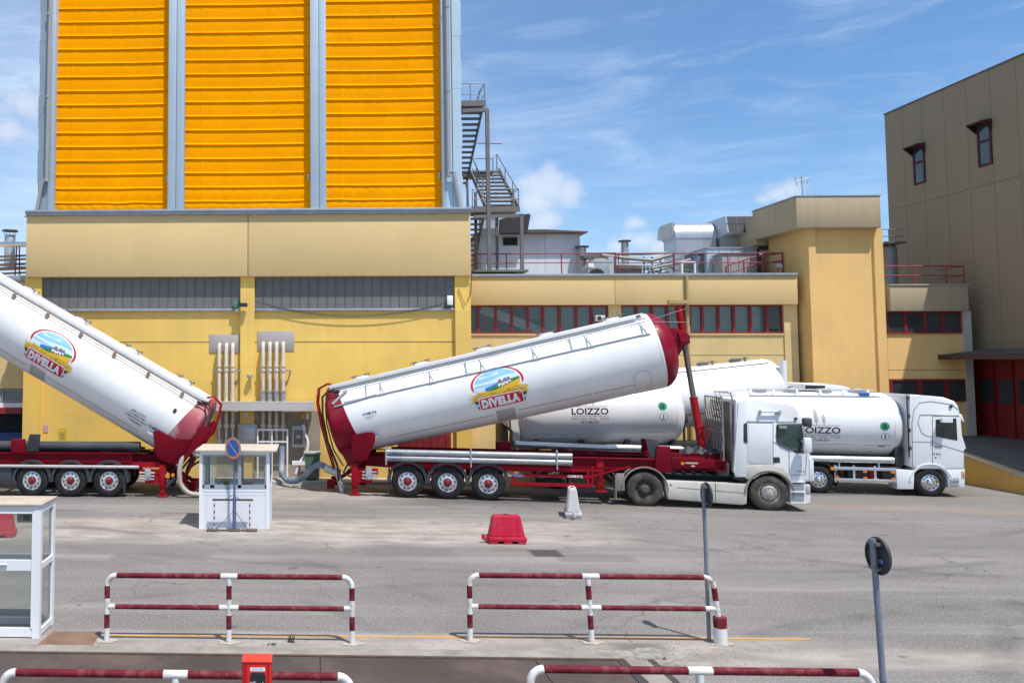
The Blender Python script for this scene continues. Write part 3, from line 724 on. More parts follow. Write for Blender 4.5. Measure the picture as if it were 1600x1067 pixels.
t = thing('cable', 'short loose cable at the cornice corner of the yellow building', 'cable', (X_(728, YW), YW - .18, Z_(440, YW)))
b = MB(); b.path([(.3, -.2, .5), (.2, -.2, .38), (.22, -.05, .1), (.18, -.03, -.5), (-.05, -.03, -.95), (-.3, -.02, -.3)], .014, 6); b.build('loop', flat('cable_black', (.03, .03, .03)), t)
# wall notices
SIGNY = flat('notice_yellow', (.75, .52, .03), .5)
t = thing('notice', 'yellow instruction notice on the yellow wall above the left chassis', 'sign', (X_(100, YW), YW - .006, Z_(681, YW)))
b = MB(); b.box(-.17, .17, -.012, 0, -.27, .27); b.build('board', SIGNY, t, smooth=0)
d = Decal(); d.rrect(0, .17, .26, .14, .01, INKB, 0); d.rrect(0, .17, .24, .12, .01, SIGNY, 1)
for k in range(5): d.rrect(-.02 + .02 * (k % 2), .05 - k * .055, .22, .02, .004, INKG, 0)
d.build('lines', lambda u, v, e: (u, -.012 - e, v), t, 0)
t = thing('notice', 'small pink and white notice on the yellow wall near the left pillar', 'sign', (X_(73, YW), YW - .006, Z_(671, YW)))
b = MB(); b.box(-.10, .10, -.012, 0, -.14, .14); b.build('board', flat('notice_pink', (.62, .36, .42), .5), t, smooth=0)
d = Decal(); d.disc(0, .02, .06, .06, flat('notice_red', (.5, .03, .05)), 0); d.disc(0, .02, .04, .04, flat('notice_white', (.75, .72, .72)), 1); d.build('symbol', lambda u, v, e: (u, -.012 - e, v), t, 0)
# red steel door in the yellow wall behind the centre trailer
t = thing('wall_door', 'red steel door in the yellow wall behind the centre trailer', 'door', (X_(662, YW), YW - .003, .11))
b = MB(); b.box(-1.0, 1.0, -.06, 0, 0, Z_(686, YW) + .9, bev=.01); b.build('leaf', REDDOOR, t)
b = MB()
for k in range(7): b.box(-.9 + k * .28, -.88 + k * .28, -.07, -.06, .1, Z_(686, YW) + .75)
b.build('ribs', CHRED, t)

# ------------------------------------------------------------------ middle office wing
YM = 37.0
off = thing('office_wing', 'two storey buff wing with long red framed ribbon windows behind the tankers', 'building')
x0, x1 = X_(720, YM), X_(1247, YM); zr = Z_(429, YM - .35); zcb = Z_(477, YM - .35); zw0, zw1 = Z_(521, YM), Z_(478, YM)
zt = zr - .12
def bo(name, a, c, y0, y1, z0, z1, m, bev=0.): return bx_(name, a, c, y0, y1, z0, z1, m, bev, off)
bo('wall', x0, x1, YM, YM + 14, -.1, zw0 - .02, YEL2)
bo('wall', x0, x1, YM + 1.2, YM + 14, zw0 - .02, zt - .2, flat('dim_interior', (.07, .07, .068), .9))
GWIN = glass_clear('window_glass', (.84, .88, .89), .05)
bo('roof', x0, x1, YM + .2, YM + 14, zt - .2, zt - .05, CONC)
for (a, c) in ((720, 735.2), (952.5, 972.5), (1226, 1247)): bo('pier', X_(a, YM), X_(c, YM), YM - .0 if a != 1226 else YM - .06, YM + .49, zw0 - .02 if a != 1226 else -.1, zcb + .1, YEL2)
pcs = [720, 963.5, 1077.5, 1250.5]
for a, c in zip(pcs, pcs[1:]):
    bo('cornice', X_(a, YM - .35) + .008, X_(c, YM - .35) - .008, YM - .35, YM + .3, zcb, zt, BEIGE, .012)
bo('coping', x0, X_(1251.5, YM - .4), YM - .42, YM + .35, zt, zr, COPING, .012)
bo('window_sill', X_(735, YM), X_(1226, YM), YM - .05, YM + .02, zw0 - .09, zw0 - .02, BEIGE)
bo('panel_joint', X_(735, YM), X_(1226, YM), YM - .006, YM - .003, Z_(533 + 22, YM) - .01, Z_(533 + 22, YM) + .01, SEAM)
BLIND = mat('venetian_blind', (.50, .55, .57), .6, var=.10, vs=1.5, dirt=(.30, .32, .32), dirtamt=.4); BLIND2 = mat('yellowed_blind', (.46, .44, .40), .6, var=.12, vs=1.5)
def blinds(xa, xb, drop, m, tilt=0.):
    b = MB(); n = 26; zt_, zb2 = zw1 + .05, zw1 + .05 - (zw1 + .05 - zw0) * drop
    for k in range(n):
        z = zt_ + (zb2 - zt_) * k / n; h = (zt_ - zb2) / n; b.poly([(xa, YM + .20, z), (xb, YM + .20, z + tilt), (xb, YM + .235, z - h * .82 + tilt), (xa, YM + .235, z - h * .82)])
    b.build('blind', m, off, smooth=0)
rw_ = random.Random(12)
for wp, k0 in (([735.5, 748, 776, 801, 826, 850, 876, 902, 926, 952], 5), ([972.5, 997, 1021, 1045, 1073], 0), ([1080, 1100, 1125, 1149, 1175, 1201, 1226], 0)):
    for k, (a, c) in enumerate(zip(wp, wp[1:])):
        window(off, X_(a, YM) + .003, X_(c, YM) - .003, YM + .12, zw0 - .01, zw1, GWIN, .055)
        if k >= k0 or k == 4: blinds(X_(a, YM) + .03, X_(c, YM) - .03, rw_.choice((1., 1., .96, .72, .85)) if k >= k0 else .5, BLIND2 if (a == 1100) else BLIND, rw_.uniform(-.02, .02))
b = MB(); p_, q_ = W(752, 482, YM + .6), W(862, 524, YM + .6); b.bar(p_, q_, .40, .05, (0, 1, 0)); b.build('inner_stair', mat('inner_stair_grey', (.66, .67, .67), .7), off, smooth=0)
bo('inner_wall', x0, X_(850, YM), YM + 1.0, YM + 1.15, zw0 - .02, zt - .21, DARK)
bo('pier', X_(1073.5, YM), X_(1079.5, YM), YM, YM + .49, zw0, zcb + .1, YEL2)
# inner blinds: white tilted reflections behind first lights
b = MB(); b.path([(X_(1077.5, YM - .5), YM - .44, zr - .1), (X_(1077.5, YM - .5), YM - .44, zcb + .02), (X_(1077.5, YM - .2), YM - .1, zcb - .15), (X_(1077.5, YM - .1), YM - .1, .2)], .06, 10)
b.box(X_(1048, YM - .5), X_(1077, YM - .5), YM - .50, YM - .35, Z_(475, YM - .5), Z_(470, YM - .5)); b.build('drainpipe', mat('buff_pipe', (.40, .31, .15), .6), off)
bx_('red_door', X_(1085, YM), X_(1124, YM), YM - .06, YM - .003, 0, Z_(585, YM), REDDOOR, .01, off)
# AC unit on the window line
t = thing('air_conditioner', 'small white outdoor air conditioner in front of the ribbon windows', 'air conditioner', (X_(939, YM - .3), YM - .3, Z_(498, YM - .3)))
b = MB(); b.box(-.20, .20, -.06, .22, -.13, .13, bev=.015); b.build('case', mat('ac_case', (.55, .55, .53), .5), t); b = MB(); b.lathe([(.0, -.068), (.08, -.066), (.10, -.062)], (-.05, 0, 0), 'y', 20); b.build('fan_grille', BLACKP, t)

# ------------------------------------------------------------------ stair and lift tower
YE = 36.25
twr = thing('lift_tower', 'square ochre lift tower with overhanging concrete cap beside the buff wing', 'building')
def be(name, a, c, y0, y1, z0, z1, m, bev=0.): return bx_(name, a, c, y0, y1, z0, z1, m, bev, twr)
ex0, ex1 = X_(1270, YE), X_(1387, YE); zq = Z_(360, YE - .3); zp = Z_(312, YE - .3)
be('wall', ex0 + .002, ex1 - .002, YE + .10, YE + 3.1, -.1, zq + .1, YEL3)
be('pilaster', ex0, X_(1281, YE), YE, YE + .099, -.1, zq + .05, YEL3); be('pilaster', X_(1373, YE), ex1, YE, YE + .099, -.1, zq + .05, YEL3)
be('cap', X_(1253, YE - .3), X_(1386, YE - .3), YE - .3, YE + 3.25, zq, zp, CAPC, .03)
be('cap_coping', X_(1253, YE - .3) - .02, X_(1386, YE - .3) + .02, YE - .32, YE + 3.27, zp, zp + .05, COPING)
be('rear_block', ex0 + .15, ex1, YE + 3.1, YE + 5.5, -.1, Z_(400, YE + 4), YEL3)
be('rear_cap', ex0 - .45, ex1, YE + 3.26, YE + 5.9, Z_(392, YE + 4.6), Z_(352, YE + 4.6), CAPC, .03)
t = thing('aerial', 'television aerial on a thin mast on the lift tower roof', 'aerial', (X_(1264, YE + .6), YE + .6, zp + .05))
b = MB(); b.tube((0, 0, 0), (-.04, 0, 1.05), .022, 8); b.build('mast', PIPEG, t)
b = MB(); b.tube((-.3, 0, .78), (.28, 0, .98), .014, 6)
for k in range(5): xx = -.26 + .12 * k; zz = .79 + .04 * k; b.tube((xx, -.12, zz - .14), (xx, .12, zz + .14), .009, 5)
b.tube((-.25, 0, .6), (-.30, 0, 1.02), .016, 6); b.tube((.22, 0, .7), (.27, 0, 1.0), .012, 6); b.build('elements', STEEL, t)
for k, xx in enumerate((.45, .75, .95)):
    b = MB(); b.lathe([(.05, 0), (.05, .02), (.012, .04), (.010, .45), (0, .47)], n=8)
    tag(b.build('lightning_rod', STEEL, loc=(X_(1264, YE + .6) + xx, YE + 1.0, zp + .05)), ('thin rod nearest the aerial on the lift tower roof', 'middle one of three thin rods on the lift tower roof', 'thin rod farthest from the aerial on the lift tower roof')[k], 'rod', 'thin rods on the lift tower roof')

# ------------------------------------------------------------------ annex between lift tower and warehouse
YA = 36.5
ann = thing('annex', 'two storey ochre annex half in shade between lift tower and warehouse', 'building')
def ba(name, a, c, y0, y1, z0, z1, m, bev=0.): return bx_(name, a, c, y0, y1, z0, z1, m, bev, ann)
ax0, ax1 = X_(1387.5, YA), X_(1517, YA); za = Z_(444, YA - .3, 1450); zb_ = Z_(486, YA - .3, 1450)
ba('wall', ax0, ax1 - .02, YA + .001, YA + 6, -.1, zb_ + .05, YEL3)
ba('cornice', ax0, X_(1518, YA - .3), YA - .3, YA + .5, zb_, za - .06, CAPC, .02)
ba('coping', ax0, X_(1519, YA - .3), YA - .34, YA + 6, za - .06, za, CONC, .01)
ba('corner_pier', X_(1505, YA), ax1, YA - .12, YA, -.1, zb_ - .001, mat('pale_render', (.52, .47, .40), .85))
ba('joint', ax0, X_(1505, YA), YA - .003, YA + .0, Z_(578, YA, 1450) - .01, Z_(578, YA, 1450) + .01, SEAM)
zz0, zz1 = Z_(521, YA, 1450), Z_(487, YA, 1450)
wp = [1386.5, 1416, 1446, 1475, 1503]
for a, c in zip(wp, wp[1:]): window(ann, X_(a, YA) + .003, X_(c, YA) - .003, YA + .0, zz0, zz1, GLASSD, .06, dep=.07)
zz0, zz1 = Z_(627, YA, 1450), Z_(592, YA, 1450)
wp = [1388, 1434, 1476, 1507]
for a, c in zip(wp, wp[1:]): window(ann, X_(a, YA) + .003, X_(c, YA) - .003, YA + .0, zz0, zz1, GLASSD, .08, dep=.07)

# ------------------------------------------------------------------ warehouse (right), its long side runs towards us
wh = thing('warehouse', 'tall tan panel warehouse with two hooded slit windows at the right edge', 'building')
YF = 42.0; wx = W(1388, 325, YF).x; zwt = W(1386, 178, YF).z
YN = 20.0
def bw(name, *a): return bx_(name, *a, par=wh)
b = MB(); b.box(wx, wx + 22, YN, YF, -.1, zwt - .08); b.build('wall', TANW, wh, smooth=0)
b = MB(); b.box(wx - .03, wx + 22, YN - .03, YF + .03, zwt - .08, zwt, bev=.01); b.build('roof_edge', mat('dark_flashing', (.10, .085, .06), .6), wh)
def onwall(px, py):      # point of the long side under a photo pixel
    d = raydir(px, py); return CAM + d * (wx / d.x)
SEAMW = flat('panel_joint_dark', (.20, .155, .10), .9)
b = MB()
zmid = onwall(1500, 300).z
for px in (1416, 1447, 1482, 1518, 1556, 1598): y = onwall(px, 330).y; b.box(wx - .004, wx - .001, y - .010, y + .010, 0, zwt - .1)
b.box(wx - .005, wx - .001, YN, YF, zmid - .02, zmid + .02); b.build('panel_joints', SEAMW, wh, smooth=0)
for (a, c, t_, m_, s_) in ((1428, 1446, 232, 253, 288), (1530, 1552, 195, 217, 259)):
    ya, yb_ = onwall(c, 260).y, onwall(a, 260).y; z1 = onwall((a + c) / 2, t_ - 3).z; z0 = onwall((a + c) / 2, s_).z
    b = MB(); fr = .09
    b.box(wx - .05, wx - .001, ya, yb_, z0, z0 + fr); b.box(wx - .05, wx - .001, ya, ya + fr, z0 + fr, z1); b.box(wx - .05, wx - .001, yb_ - fr, yb_, z0 + fr, z1); zmm = z0 + (z1 - z0) * .58; b.box(wx - .05, wx - .001, ya + fr, yb_ - fr, zmm - .05, zmm + .05)
    f = b.build('window', mat('dark_red_frame', (.06, .009, .011), .7), wh, smooth=0)
    b = MB(); b.box(wx - .022, wx - .002, ya + fr, yb_ - fr, z0 + fr, zmm - .05); b.box(wx - .022, wx - .002, ya + fr, yb_ - fr, zmm + .05, z1); b.build('pane', GLASSD, f, smooth=0)
    b = MB(); pr = [(0, z1 + .10), (-.44, z1 + .03), (-.44, z1 - .04), (0, z1 - .0)]
    A = []
    for (dx, z) in pr: A.append((wx + dx - .002, ya - .05, z))
    B = [(p[0], yb_ + .05, p[2]) for p in A]
    va = [b.v(p) for p in A]; vb = [b.v(p) for p in B]
    b._f(va); b._f(vb[::-1])
    for i in range(4): b._f([va[i], vb[i], vb[(i + 1) % 4], va[(i + 1) % 4]])
    # side cheeks
    for yy in (ya - .05, yb_ + .02):
        q = [(wx - .002, z1 - .005), (wx - .42, z1 - .035), (wx - .002, z1 - .40)]
        va = [b.v((p[0], yy, p[1])) for p in q]; vb = [b.v((p[0], yy + .03, p[1])) for p in q]; b._f(va); b._f(vb[::-1])
        for i in range(3): b._f([va[i], vb[i], vb[(i + 1) % 3], va[(i + 1) % 3]])
    b.build('hood', mat('hood_red', (.035, .006, .009), .8), wh)
# loading door and canopy
yd1 = onwall(1526, 620).y; zd0 = onwall(1530, 678).z; zd1 = onwall(1530, 563).z; yd0 = yd1 - 6.2
b = MB(); b.box(wx - .08, wx - .002, yd0, yd1, zd0, zd1); dr = b.build('door', REDDOOR, wh, smooth=0)
b = MB(); za_, zb2 = onwall(1545, 628).z, onwall(1545, 592).z
for k in range(6):
    y_ = yd1 - .35 - k * .95; b.box(wx - .095, wx - .081, y_ - .72, y_, za_, zb2)
b.build('pane', GLASSD, dr, smooth=0)
b = MB()
for k in range(7): y_ = yd1 - .12 - k * .95; b.box(wx - .11, wx - .081, y_ - .05, y_, zd0, zd1)
b.build('rails', CHRED, dr, smooth=0)
b = MB(); b.box(wx - .05, wx - .001, yd1 + .02, yd1 + .55, zd0, zd1 + .2); b.build('door_jamb', mat('jamb_grey', (.30, .27, .23), .9), wh, smooth=0)
zc_ = onwall(1525, 560).z; CANO = mat('canopy_sheet', (.11, .095, .08), .7, var=.2, vs=2)
b = MB(); n = 40; ca, cb = yd0 - .5, onwall(1518, 560).y + .2
b.grid(lambda u, v: (wx - 1.9 * (1 - v), ca + (cb - ca) * u, zc_ + .12 + .28 * v + .02 * (int(round(u * n)) % 2)), n, 1)
b.grid(lambda u, v: (wx - 1.9 * (1 - v), ca + (cb - ca) * u, zc_ + .05 + .28 * v), n, 1); b.build('canopy', CANO, wh, smooth=0)
b = MB(); b.box(wx - 1.96, wx - 1.90, ca, cb, zc_ - .05, zc_ + .16); b.box(wx - 1.9, wx, ca - .05, ca, zc_ - .02, zc_ + .2); b.box(wx - 1.9, wx, cb, cb + .05, zc_ - .02, zc_ + .2); b.build('canopy_edge', flat('canopy_edge_dark', (.06, .03, .03), .6), wh, smooth=0)
# ramp up to the door and its parapet
za0 = zd0 - .02
r0 = G(1507, 735); 
RAMPY = mat('ramp_yellow', (.60, .36, .085), .85, var=.1, vs=.8, streak=.2, dirt=(.4, .28, .12), dirtamt=.5)
PT = [(W(1486, 700, 33.0), .0), (W(1600, 748, 29.8), .0)]
pA = Vector((W(1490, 700, 33.2).x, 33.2, 0)); pB = Vector((W(1640, 765, 29.0).x, 29.0, 0))
zA = W(1507, 703, 32.85).z; zB = W(1600, 745, 30.1).z
dirp = (pB - pA); pl = thing('ramp_parapet', 'yellow sloping parapet wall with pale coping beside the ramp at right', 'wall')
nrm = Vector((-dirp.y, dirp.x, 0)).normalized()
if nrm.y < 0: nrm = -nrm
def wall_along(name, m, t0, t1, zt0, zt1, zb0, zb1, th, off_=0.):
    b = MB(); pts = []
    for (t_, zt_, zbb) in ((t0, zt0, zb0), (t1, zt1, zb1)):
        p = pA + dirp * t_ + nrm * off_
        for (o_, z_) in ((0, zbb), (th, zbb), (th, zt_), (0, zt_)): q_ = p + nrm * o_; pts.append(b.v((q_.x, q_.y, z_)))
    A, B = pts[:4], pts[4:]; b._f(A); b._f(B[::-1])
    for i in range(4): b._f([A[i], B[i], B[(i + 1) % 4], A[(i + 1) % 4]])
    return b.build(name, m, pl, smooth=0)
zEnd = zB - (zA - zB) * .3
wall_along('wall', RAMPY, 0, 1.6, zA - .06, zEnd - (zA - zB) * .5, -.1, -.1, .25)
wall_along('coping', CAPC, -.002, 1.6, zA + .04, zEnd + .1 - (zA - zB) * .5, zA - .06, zEnd - (zA - zB) * .5, .31, -.03)
wall_along('kerb', CONC, -.02, 1.6, .22, .20, -.05, -.05, .35, -.38)
b = MB(); q0 = pA + nrm * .26; q1 = pA + dirp * 1.6 + nrm * .26
RMP = mat('ramp_asphalt', (.12, .115, .11), .9, var=.2, vs=1.5, bump=.4, bs=30)
b.poly([(q0.x, q0.y, zd0 - .25), (q1.x, q1.y, .0), (wx, q1.y, .1), (wx, YA - 2.2, zd0 - .02), (wx, YA - .13, zd0 - .02), (q0.x, YA - .13, zd0 - .02)]); bmesh.ops.triangulate(b.bm, faces=b.bm.faces[:])
struct(b.build('ramp', RMP, smooth=0))

# ------------------------------------------------------------------ background strip at the left edge
YB = 34.5
lb = thing('rear_workshop', 'low buff workshop at the left edge behind the silo building', 'building')
def bl(name, a, c, y0, y1, z0, z1, m, bev=0.): return bx_(name, a, c, y0, y1, z0, z1, m, bev, lb)
lx0, lx1 = X_(-160, YB), X_(42, YB) - .02
bl('wall', lx0, lx1, YB, YB + 8, Z_(607, YB, 20), Z_(440, YB, 20), YEL2); bl('wall', lx0, lx1, YB + .6, YB + 8, -.1, Z_(607, YB, 20), DARK)
bl('parapet', lx0, lx1 + .01, YB - .12, YB + .3, Z_(440, YB, 20), Z_(431, YB, 20), COPING, .01)
for (a, c) in ((-40, 4), (4, 42)): window(lb, X_(a, YB), X_(c, YB) - .02, YB + .1, Z_(628, YB, 20), Z_(608, YB, 20), GLASSB, .06, mat('grey_frame', (.3, .3, .3), .5))
bl('lintel', lx0, lx1, YB - .2, YB - .02, Z_(640, YB, 20), Z_(629, YB, 20), WHITE_P); bl('awning_edge', lx0, lx1, YB - .5, YB - .2, Z_(645, YB, 20), Z_(636, YB, 20), RED_F)
t = thing('skip', 'blue skip in the dark opening behind the left chassis', 'container', (X_(22, YB), YB + .25, 0))
b = MB(); b.box(-.75, .75, -.3, .3, 0, Z_(676, YB, 20), bev=.03); b.box(-.8, .8, -.34, .34, Z_(676, YB, 20) - .08, Z_(676, YB, 20) + .02, bev=.02); b.build('body', flat('skip_blue', (.02, .05, .16), .5), t)
YR = 40.
t = thing('roof_flue', 'capped metal flue on the workshop roof at the left edge', 'flue', (X_(12, YR), YR, Z_(420, YR, 10)))
zt_ = Z_(371, YR, 10) - t.location.z
b = MB(); b.lathe([(.26, 0), (.26, zt_), (.22, zt_ + .1)], n=20); b.build('stack', STEEL, t)
b = MB(); b.lathe([(.40, zt_ + .30), (.36, zt_ + .36), (.0, zt_ + .40)], n=20)
for k in range(5): a = k * 1.257; b.tube((.22 * math.cos(a), .22 * math.sin(a), zt_), (.33 * math.cos(a), .33 * math.sin(a), zt_ + .33), .015, 6)
b.build('rain_cap', mat('flue_dark', (.10, .09, .085), .6), t)
b = MB(); YP = 38; zz = Z_(382, YP, 10); b.tube((X_(-60, YP), YP, zz), (X_(60, YP), YP, zz), .12, 14); tag(b.build('roof_pipe', ALU), 'bright horizontal pipe crossing the sky at the left edge of the silo', 'pipe')
t = thing('pipe_trestle', 'dark red trestle carrying pipes over the workshop roof', 'trestle', (X_(25, YP), YP, Z_(432, YP, 20)))
b = MB(); h = Z_(386, YP, 20) - Z_(432, YP, 20)
b.bar((-.06, 0, h), (-.12, 0, 0), .05, .05); b.bar((.06, 0, h), (.10, 0, 0), .05, .05); b.bar((-.1, 0, h * .3), (.1, 0, h * .3), .03, .04); b.build('legs', mat('trestle_red', (.17, .02, .03), .6), t)
b = MB()
for k, (py, r) in enumerate(((399, .05), (404, .05), (411, .06), (417, .08), (424, .05))): z = Z_(py, YP, 10) - t.location.z; b.tube((-2.5, .1 + .1 * k, z - .12), (.42, .1 + .1 * k, z), r, 8)
b.build('pipes', mat('pipes_grey', (.25, .22, .2), .6), t)

# ------------------------------------------------------------------ wheels (shared meshes)
_wm = {}
def wheel_meshes(kind):
    """tyre, rim, hub meshes of unit radius 1 and unit-ish width, the outer face looking along -y at y=0"""
    if kind in _wm: return _wm[kind]
    tm, rm, hm = {'trailer': (RUBBER, RIMS, mat('hub_red', (.22, .006, .014), .45, var=.15, vs=6)), 'dusty': (RUBBERD, RIMB, RIMB), 'front': (RUBBERD, mat('dull_rim', (.36, .34, .31), .6, metal=.3, var=.15, vs=5), mat('dull_hub', (.42, .40, .36), .55, metal=.3)), 'chrome': (RUBBER, mat('chrome_rim', (.72, .72, .72), .16, metal=.95, var=.08, vs=4), mat('chrome_hub', (.75, .75, .75), .15, metal=.95, var=.05))}[kind]
    b = MB(); wd = .58
    prof = [(.575, .03), (.60, .0), (.66, -.012), (.78, -.014), (.90, .0), (.965, .035), (.992, .07)]
    for k in range(5):
        y = .10 + k * (wd - .20) / 4; prof += [(1.0, y - .03), (1.0, y + .03), (.975, y + .035), (.975, y + .06)]
    prof += [(.99, wd - .06), (.95, wd - .02), (.80, wd), (.60, wd), (.56, wd - .03)]
    b.lathe(prof, axis='y', n=48, caps=False)
    tyre = b.build('t', tm, None, 40); me_t = tyre.data; bpy.data.objects.remove(tyre)
    b = MB()
    if kind == 'front':
        rp = [(.585, .03), (.55, .02), (.54, .10), (.45, .13), (.42, .03), (.36, -.03), (.20, -.05)]
    elif kind == 'dusty':
        rp = [(.585, .03), (.55, .02), (.53, .16), (.46, .22), (.30, .20), (.26, .10), (.0, .08)]
    else:
        rp = [(.585, .03), (.555, .02), (.545, .06), (.50, .085), (.44, .06), (.36, .03), (.26, .02), (.22, .05)]
    b.lathe(rp, axis='y', n=48, caps=False)
    rim_bits = []
    nh = 10
    yh = {'front': .10, 'dusty': .205, 'trailer': .055, 'chrome': .055}[kind]
    b.mi = 1
    for k in range(nh):
        a = 2 * PI * (k + .5) / nh; r = .44 if kind != 'dusty' else .40
        c = Vector((r * math.cos(a), yh - (.012 if kind != 'front' else .02), r * math.sin(a))); e1 = Vector((math.cos(a), (.20 if kind != 'front' else .3), math.sin(a))).normalized(); e2 = Vector((-math.sin(a), 0, math.cos(a)))
        pts = [c + e1 * .040 * math.cos(t) + e2 * .068 * math.sin(t) + Vector((0, -.012, 0)) for t in [2 * PI * i / 10 for i in range(10)]]; b.poly(pts)
    b.mi = 0
    for k in range(nh):
        a = 2 * PI * k / nh; r = .30; yb = {'front': -.04, 'dusty': .17, 'trailer': .02, 'chrome': .02}[kind]
        b.tube((r * math.cos(a), yb + .02, r * math.sin(a)), (r * math.cos(a), yb - .05, r * math.sin(a)), .03, 8)
    rim = b.build('r', [rm, DARK], None, 35); me_r = rim.data; bpy.data.objects.remove(rim)
    b = MB()
    if kind == 'dusty': b.lathe([(.25, .12), (.24, -.02), (.17, -.05), (.16, -.10), (.0, -.11)], axis='y', n=24)
    elif kind == 'front': b.lathe([(.22, -.045), (.20, -.07), (.11, -.085), (.10, -.11), (0, -.115)], axis='y', n=24)
    else: b.lathe([(.195, .05), (.185, -.06), (.15, -.09), (.11, -.095), (.10, -.15), (.0, -.16)], axis='y', n=24)
    hub = b.build('h', hm, None, 35); me_h = hub.data; bpy.data.objects.remove(hub)
    _wm[kind] = (me_t, me_r, me_h); return _wm[kind]
def wheel(parent, x, y, r, kind, far=False, wk=1.0):
    tm, rm, hm = wheel_meshes(kind)
    o = bpy.data.objects.new('wheel', tm); COL.objects.link(o); o.parent = parent; o.location = (x, y, r); o.scale = (r, r * wk, r)
    o.rotation_euler = (0, random.uniform(0, 6), PI if far else 0)
    for nm, me in (('rim', rm), ('hub', hm)):
        c = bpy.data.objects.new(nm, me); COL.objects.link(c); c.parent = o
    return o
def mudguard(parent, x, zc, r, y0, y1, m, a0=-12, a1=192, th=.02, flap=None):
    b = MB(); n = 22; pts = []
    for i in range(n + 1): a = R_(a0 + (a1 - a0) * i / n); pts.append((x + r * math.cos(a), zc + r * math.sin(a)))
    inn = []
    for i in range(n + 1): a = R_(a0 + (a1 - a0) * i / n); inn.append((x + (r - th) * math.cos(a), zc + (r - th) * math.sin(a)))
    for (qo, qi, ya, yb) in ((pts, inn, y0, y1),):
        A = [b.v((p[0], ya, p[1])) for p in qo]; B = [b.v((p[0], yb, p[1])) for p in qo]; C = [b.v((p[0], ya, p[1])) for p in qi]; D_ = [b.v((p[0], yb, p[1])) for p in qi]
        for i in range(n):
            b._f([A[i], A[i + 1], B[i + 1], B[i]]); b._f([C[i], D_[i], D_[i + 1], C[i + 1]]); b._f([A[i], C[i], C[i + 1], A[i + 1]]); b._f([B[i], B[i + 1], D_[i + 1], D_[i]])
        b._f([A[0], B[0], D_[0], C[0]]); b._f([A[-1], C[-1], D_[-1], B[-1]])
    # rolled lip
    b.path([(p[0], y0, p[1]) for p in pts], .018, 6)
    if flap: b.box(x + flap * r - .012, x + flap * r + .012, y0 + .04, y1 - .02, zc - r * .95, zc - .1)
    return b.build('mudguard', m, parent)

# ------------------------------------------------------------------ tank body with coloured end caps
def dome(b, R, x0, dx, n=40, k=8, sgn=1, flatc=1.0):
    prof = [(R * math.cos(PI / 2 * i / k) ** .9 if i < k else 0.0, x0 + sgn * dx * math.sin(PI / 2 * i / k)) for i in range(k + 1)]
    b.lathe(prof, axis='x', n=n, caps=False)
def tank(parent, R, L, loc, tilt, sx, white, caps, rear_dx, front_dx, seams=5):
    """x from 0 (rear) to L (front); near side y<0; sx=-1 mirrors the tank so that the front points left"""
    n = 64; nx = 26
    bR = (lambda s: .34 + .54 * (1 - s) / 2) if caps else (lambda s: 0.)
    bF = (lambda s: L)
    b = MB()
    def pt(u, v):
        a = 2 * PI * v; s = math.sin(a); xb = bR(s); x = xb + (bF(s) - xb) * u; return (x, -R * math.cos(a), R * s)
    b.grid(pt, nx, n)
    if not caps: dome(b, R, 0, rear_dx, n, 8, -1); dome(b, R, L, front_dx, n, 8, 1)
    else:
        b.lathe([(R, L), (R * .997, L + .06)], axis='x', n=n, caps=False)
    t = b.build('tank', white, parent, 45, sx, merge=True, loc=loc, rot=(0, -tilt * sx, 0))
    # weld seams
    b = MB()
    for k in range(1, seams + 1):
        x = L * k / (seams + 1); b.lathe([(R - .004, x - .018), (R + .0035, x - .006), (R + .0035, x + .006), (R - .004, x + .018)], axis='x', n=n, caps=False)
    for xx in ((L,) if caps else (0, L)): b.lathe([(R - .004, xx - .03), (R + .006, xx - .015), (R + .006, xx + .015), (R - .004, xx + .03)], axis='x', n=n, caps=False)
    b.build('weld_seam', white, t, 60, sx)
    if caps:
        b = MB()
        def pr(u, v):
            a = 2 * PI * v; s = math.sin(a); return (bR(s) * u, -R * math.cos(a), R * s)
        b.grid(pr, 4, n); dome(b, R, 0, rear_dx, n, 8, -1); b.build('rear_cap', TANKRED if sx > 0 else TANKREDP, t, 45, sx, merge=True)
        b = MB(); k = 10
        prof = [(R * .998 * math.cos(PI / 2 * i / k) ** .8 if i < k else 0.0, L + .06 + (front_dx - .06) * math.sin(PI / 2 * i / k)) for i in range(k + 1)]
        b.lathe(prof, axis='x', n=n, caps=False); b.build('front_cap', TANKRED, t, 45, sx, merge=True)
    return t
def wrap(R, sx, x0, a0):
    """lay (u,v) on the near side of a tank: u to the viewer's right"""
    def f(u, v, e):
        a = a0 + v / R; return (sx * x0 + u, -(R + e) * math.cos(a), (R + e) * math.sin(a))
    return f
LOGO_R = flat('logo_red', (.52, .006, .022), .35); LOGO_W = flat('logo_white', (.80, .80, .80), .35); SKYB = flat('logo_sky', (.26, .52, .80), .4); SEAB = flat('logo_sea', (.03, .23, .52), .4)
CLD = flat('logo_cloud', (.62, .76, .86), .4); FIELD = flat('logo_field', (.78, .47, .03), .4); WHT = flat('logo_wheat', (.80, .52, .05), .4); WHT2 = flat('logo_wheat_shade', (.50, .24, .015), .4); GRN = flat('logo_green', (.06, .20, .05), .4)
FLG = flat('logo_flag_green', (.01, .075, .05), .4); FLR = flat('logo_flag_red', (.16, .01, .04), .4); ROOFP = flat('logo_roof', (.20, .16, .22), .5); FLW = flat('logo_flag_white', (.55, .66, .68), .4)
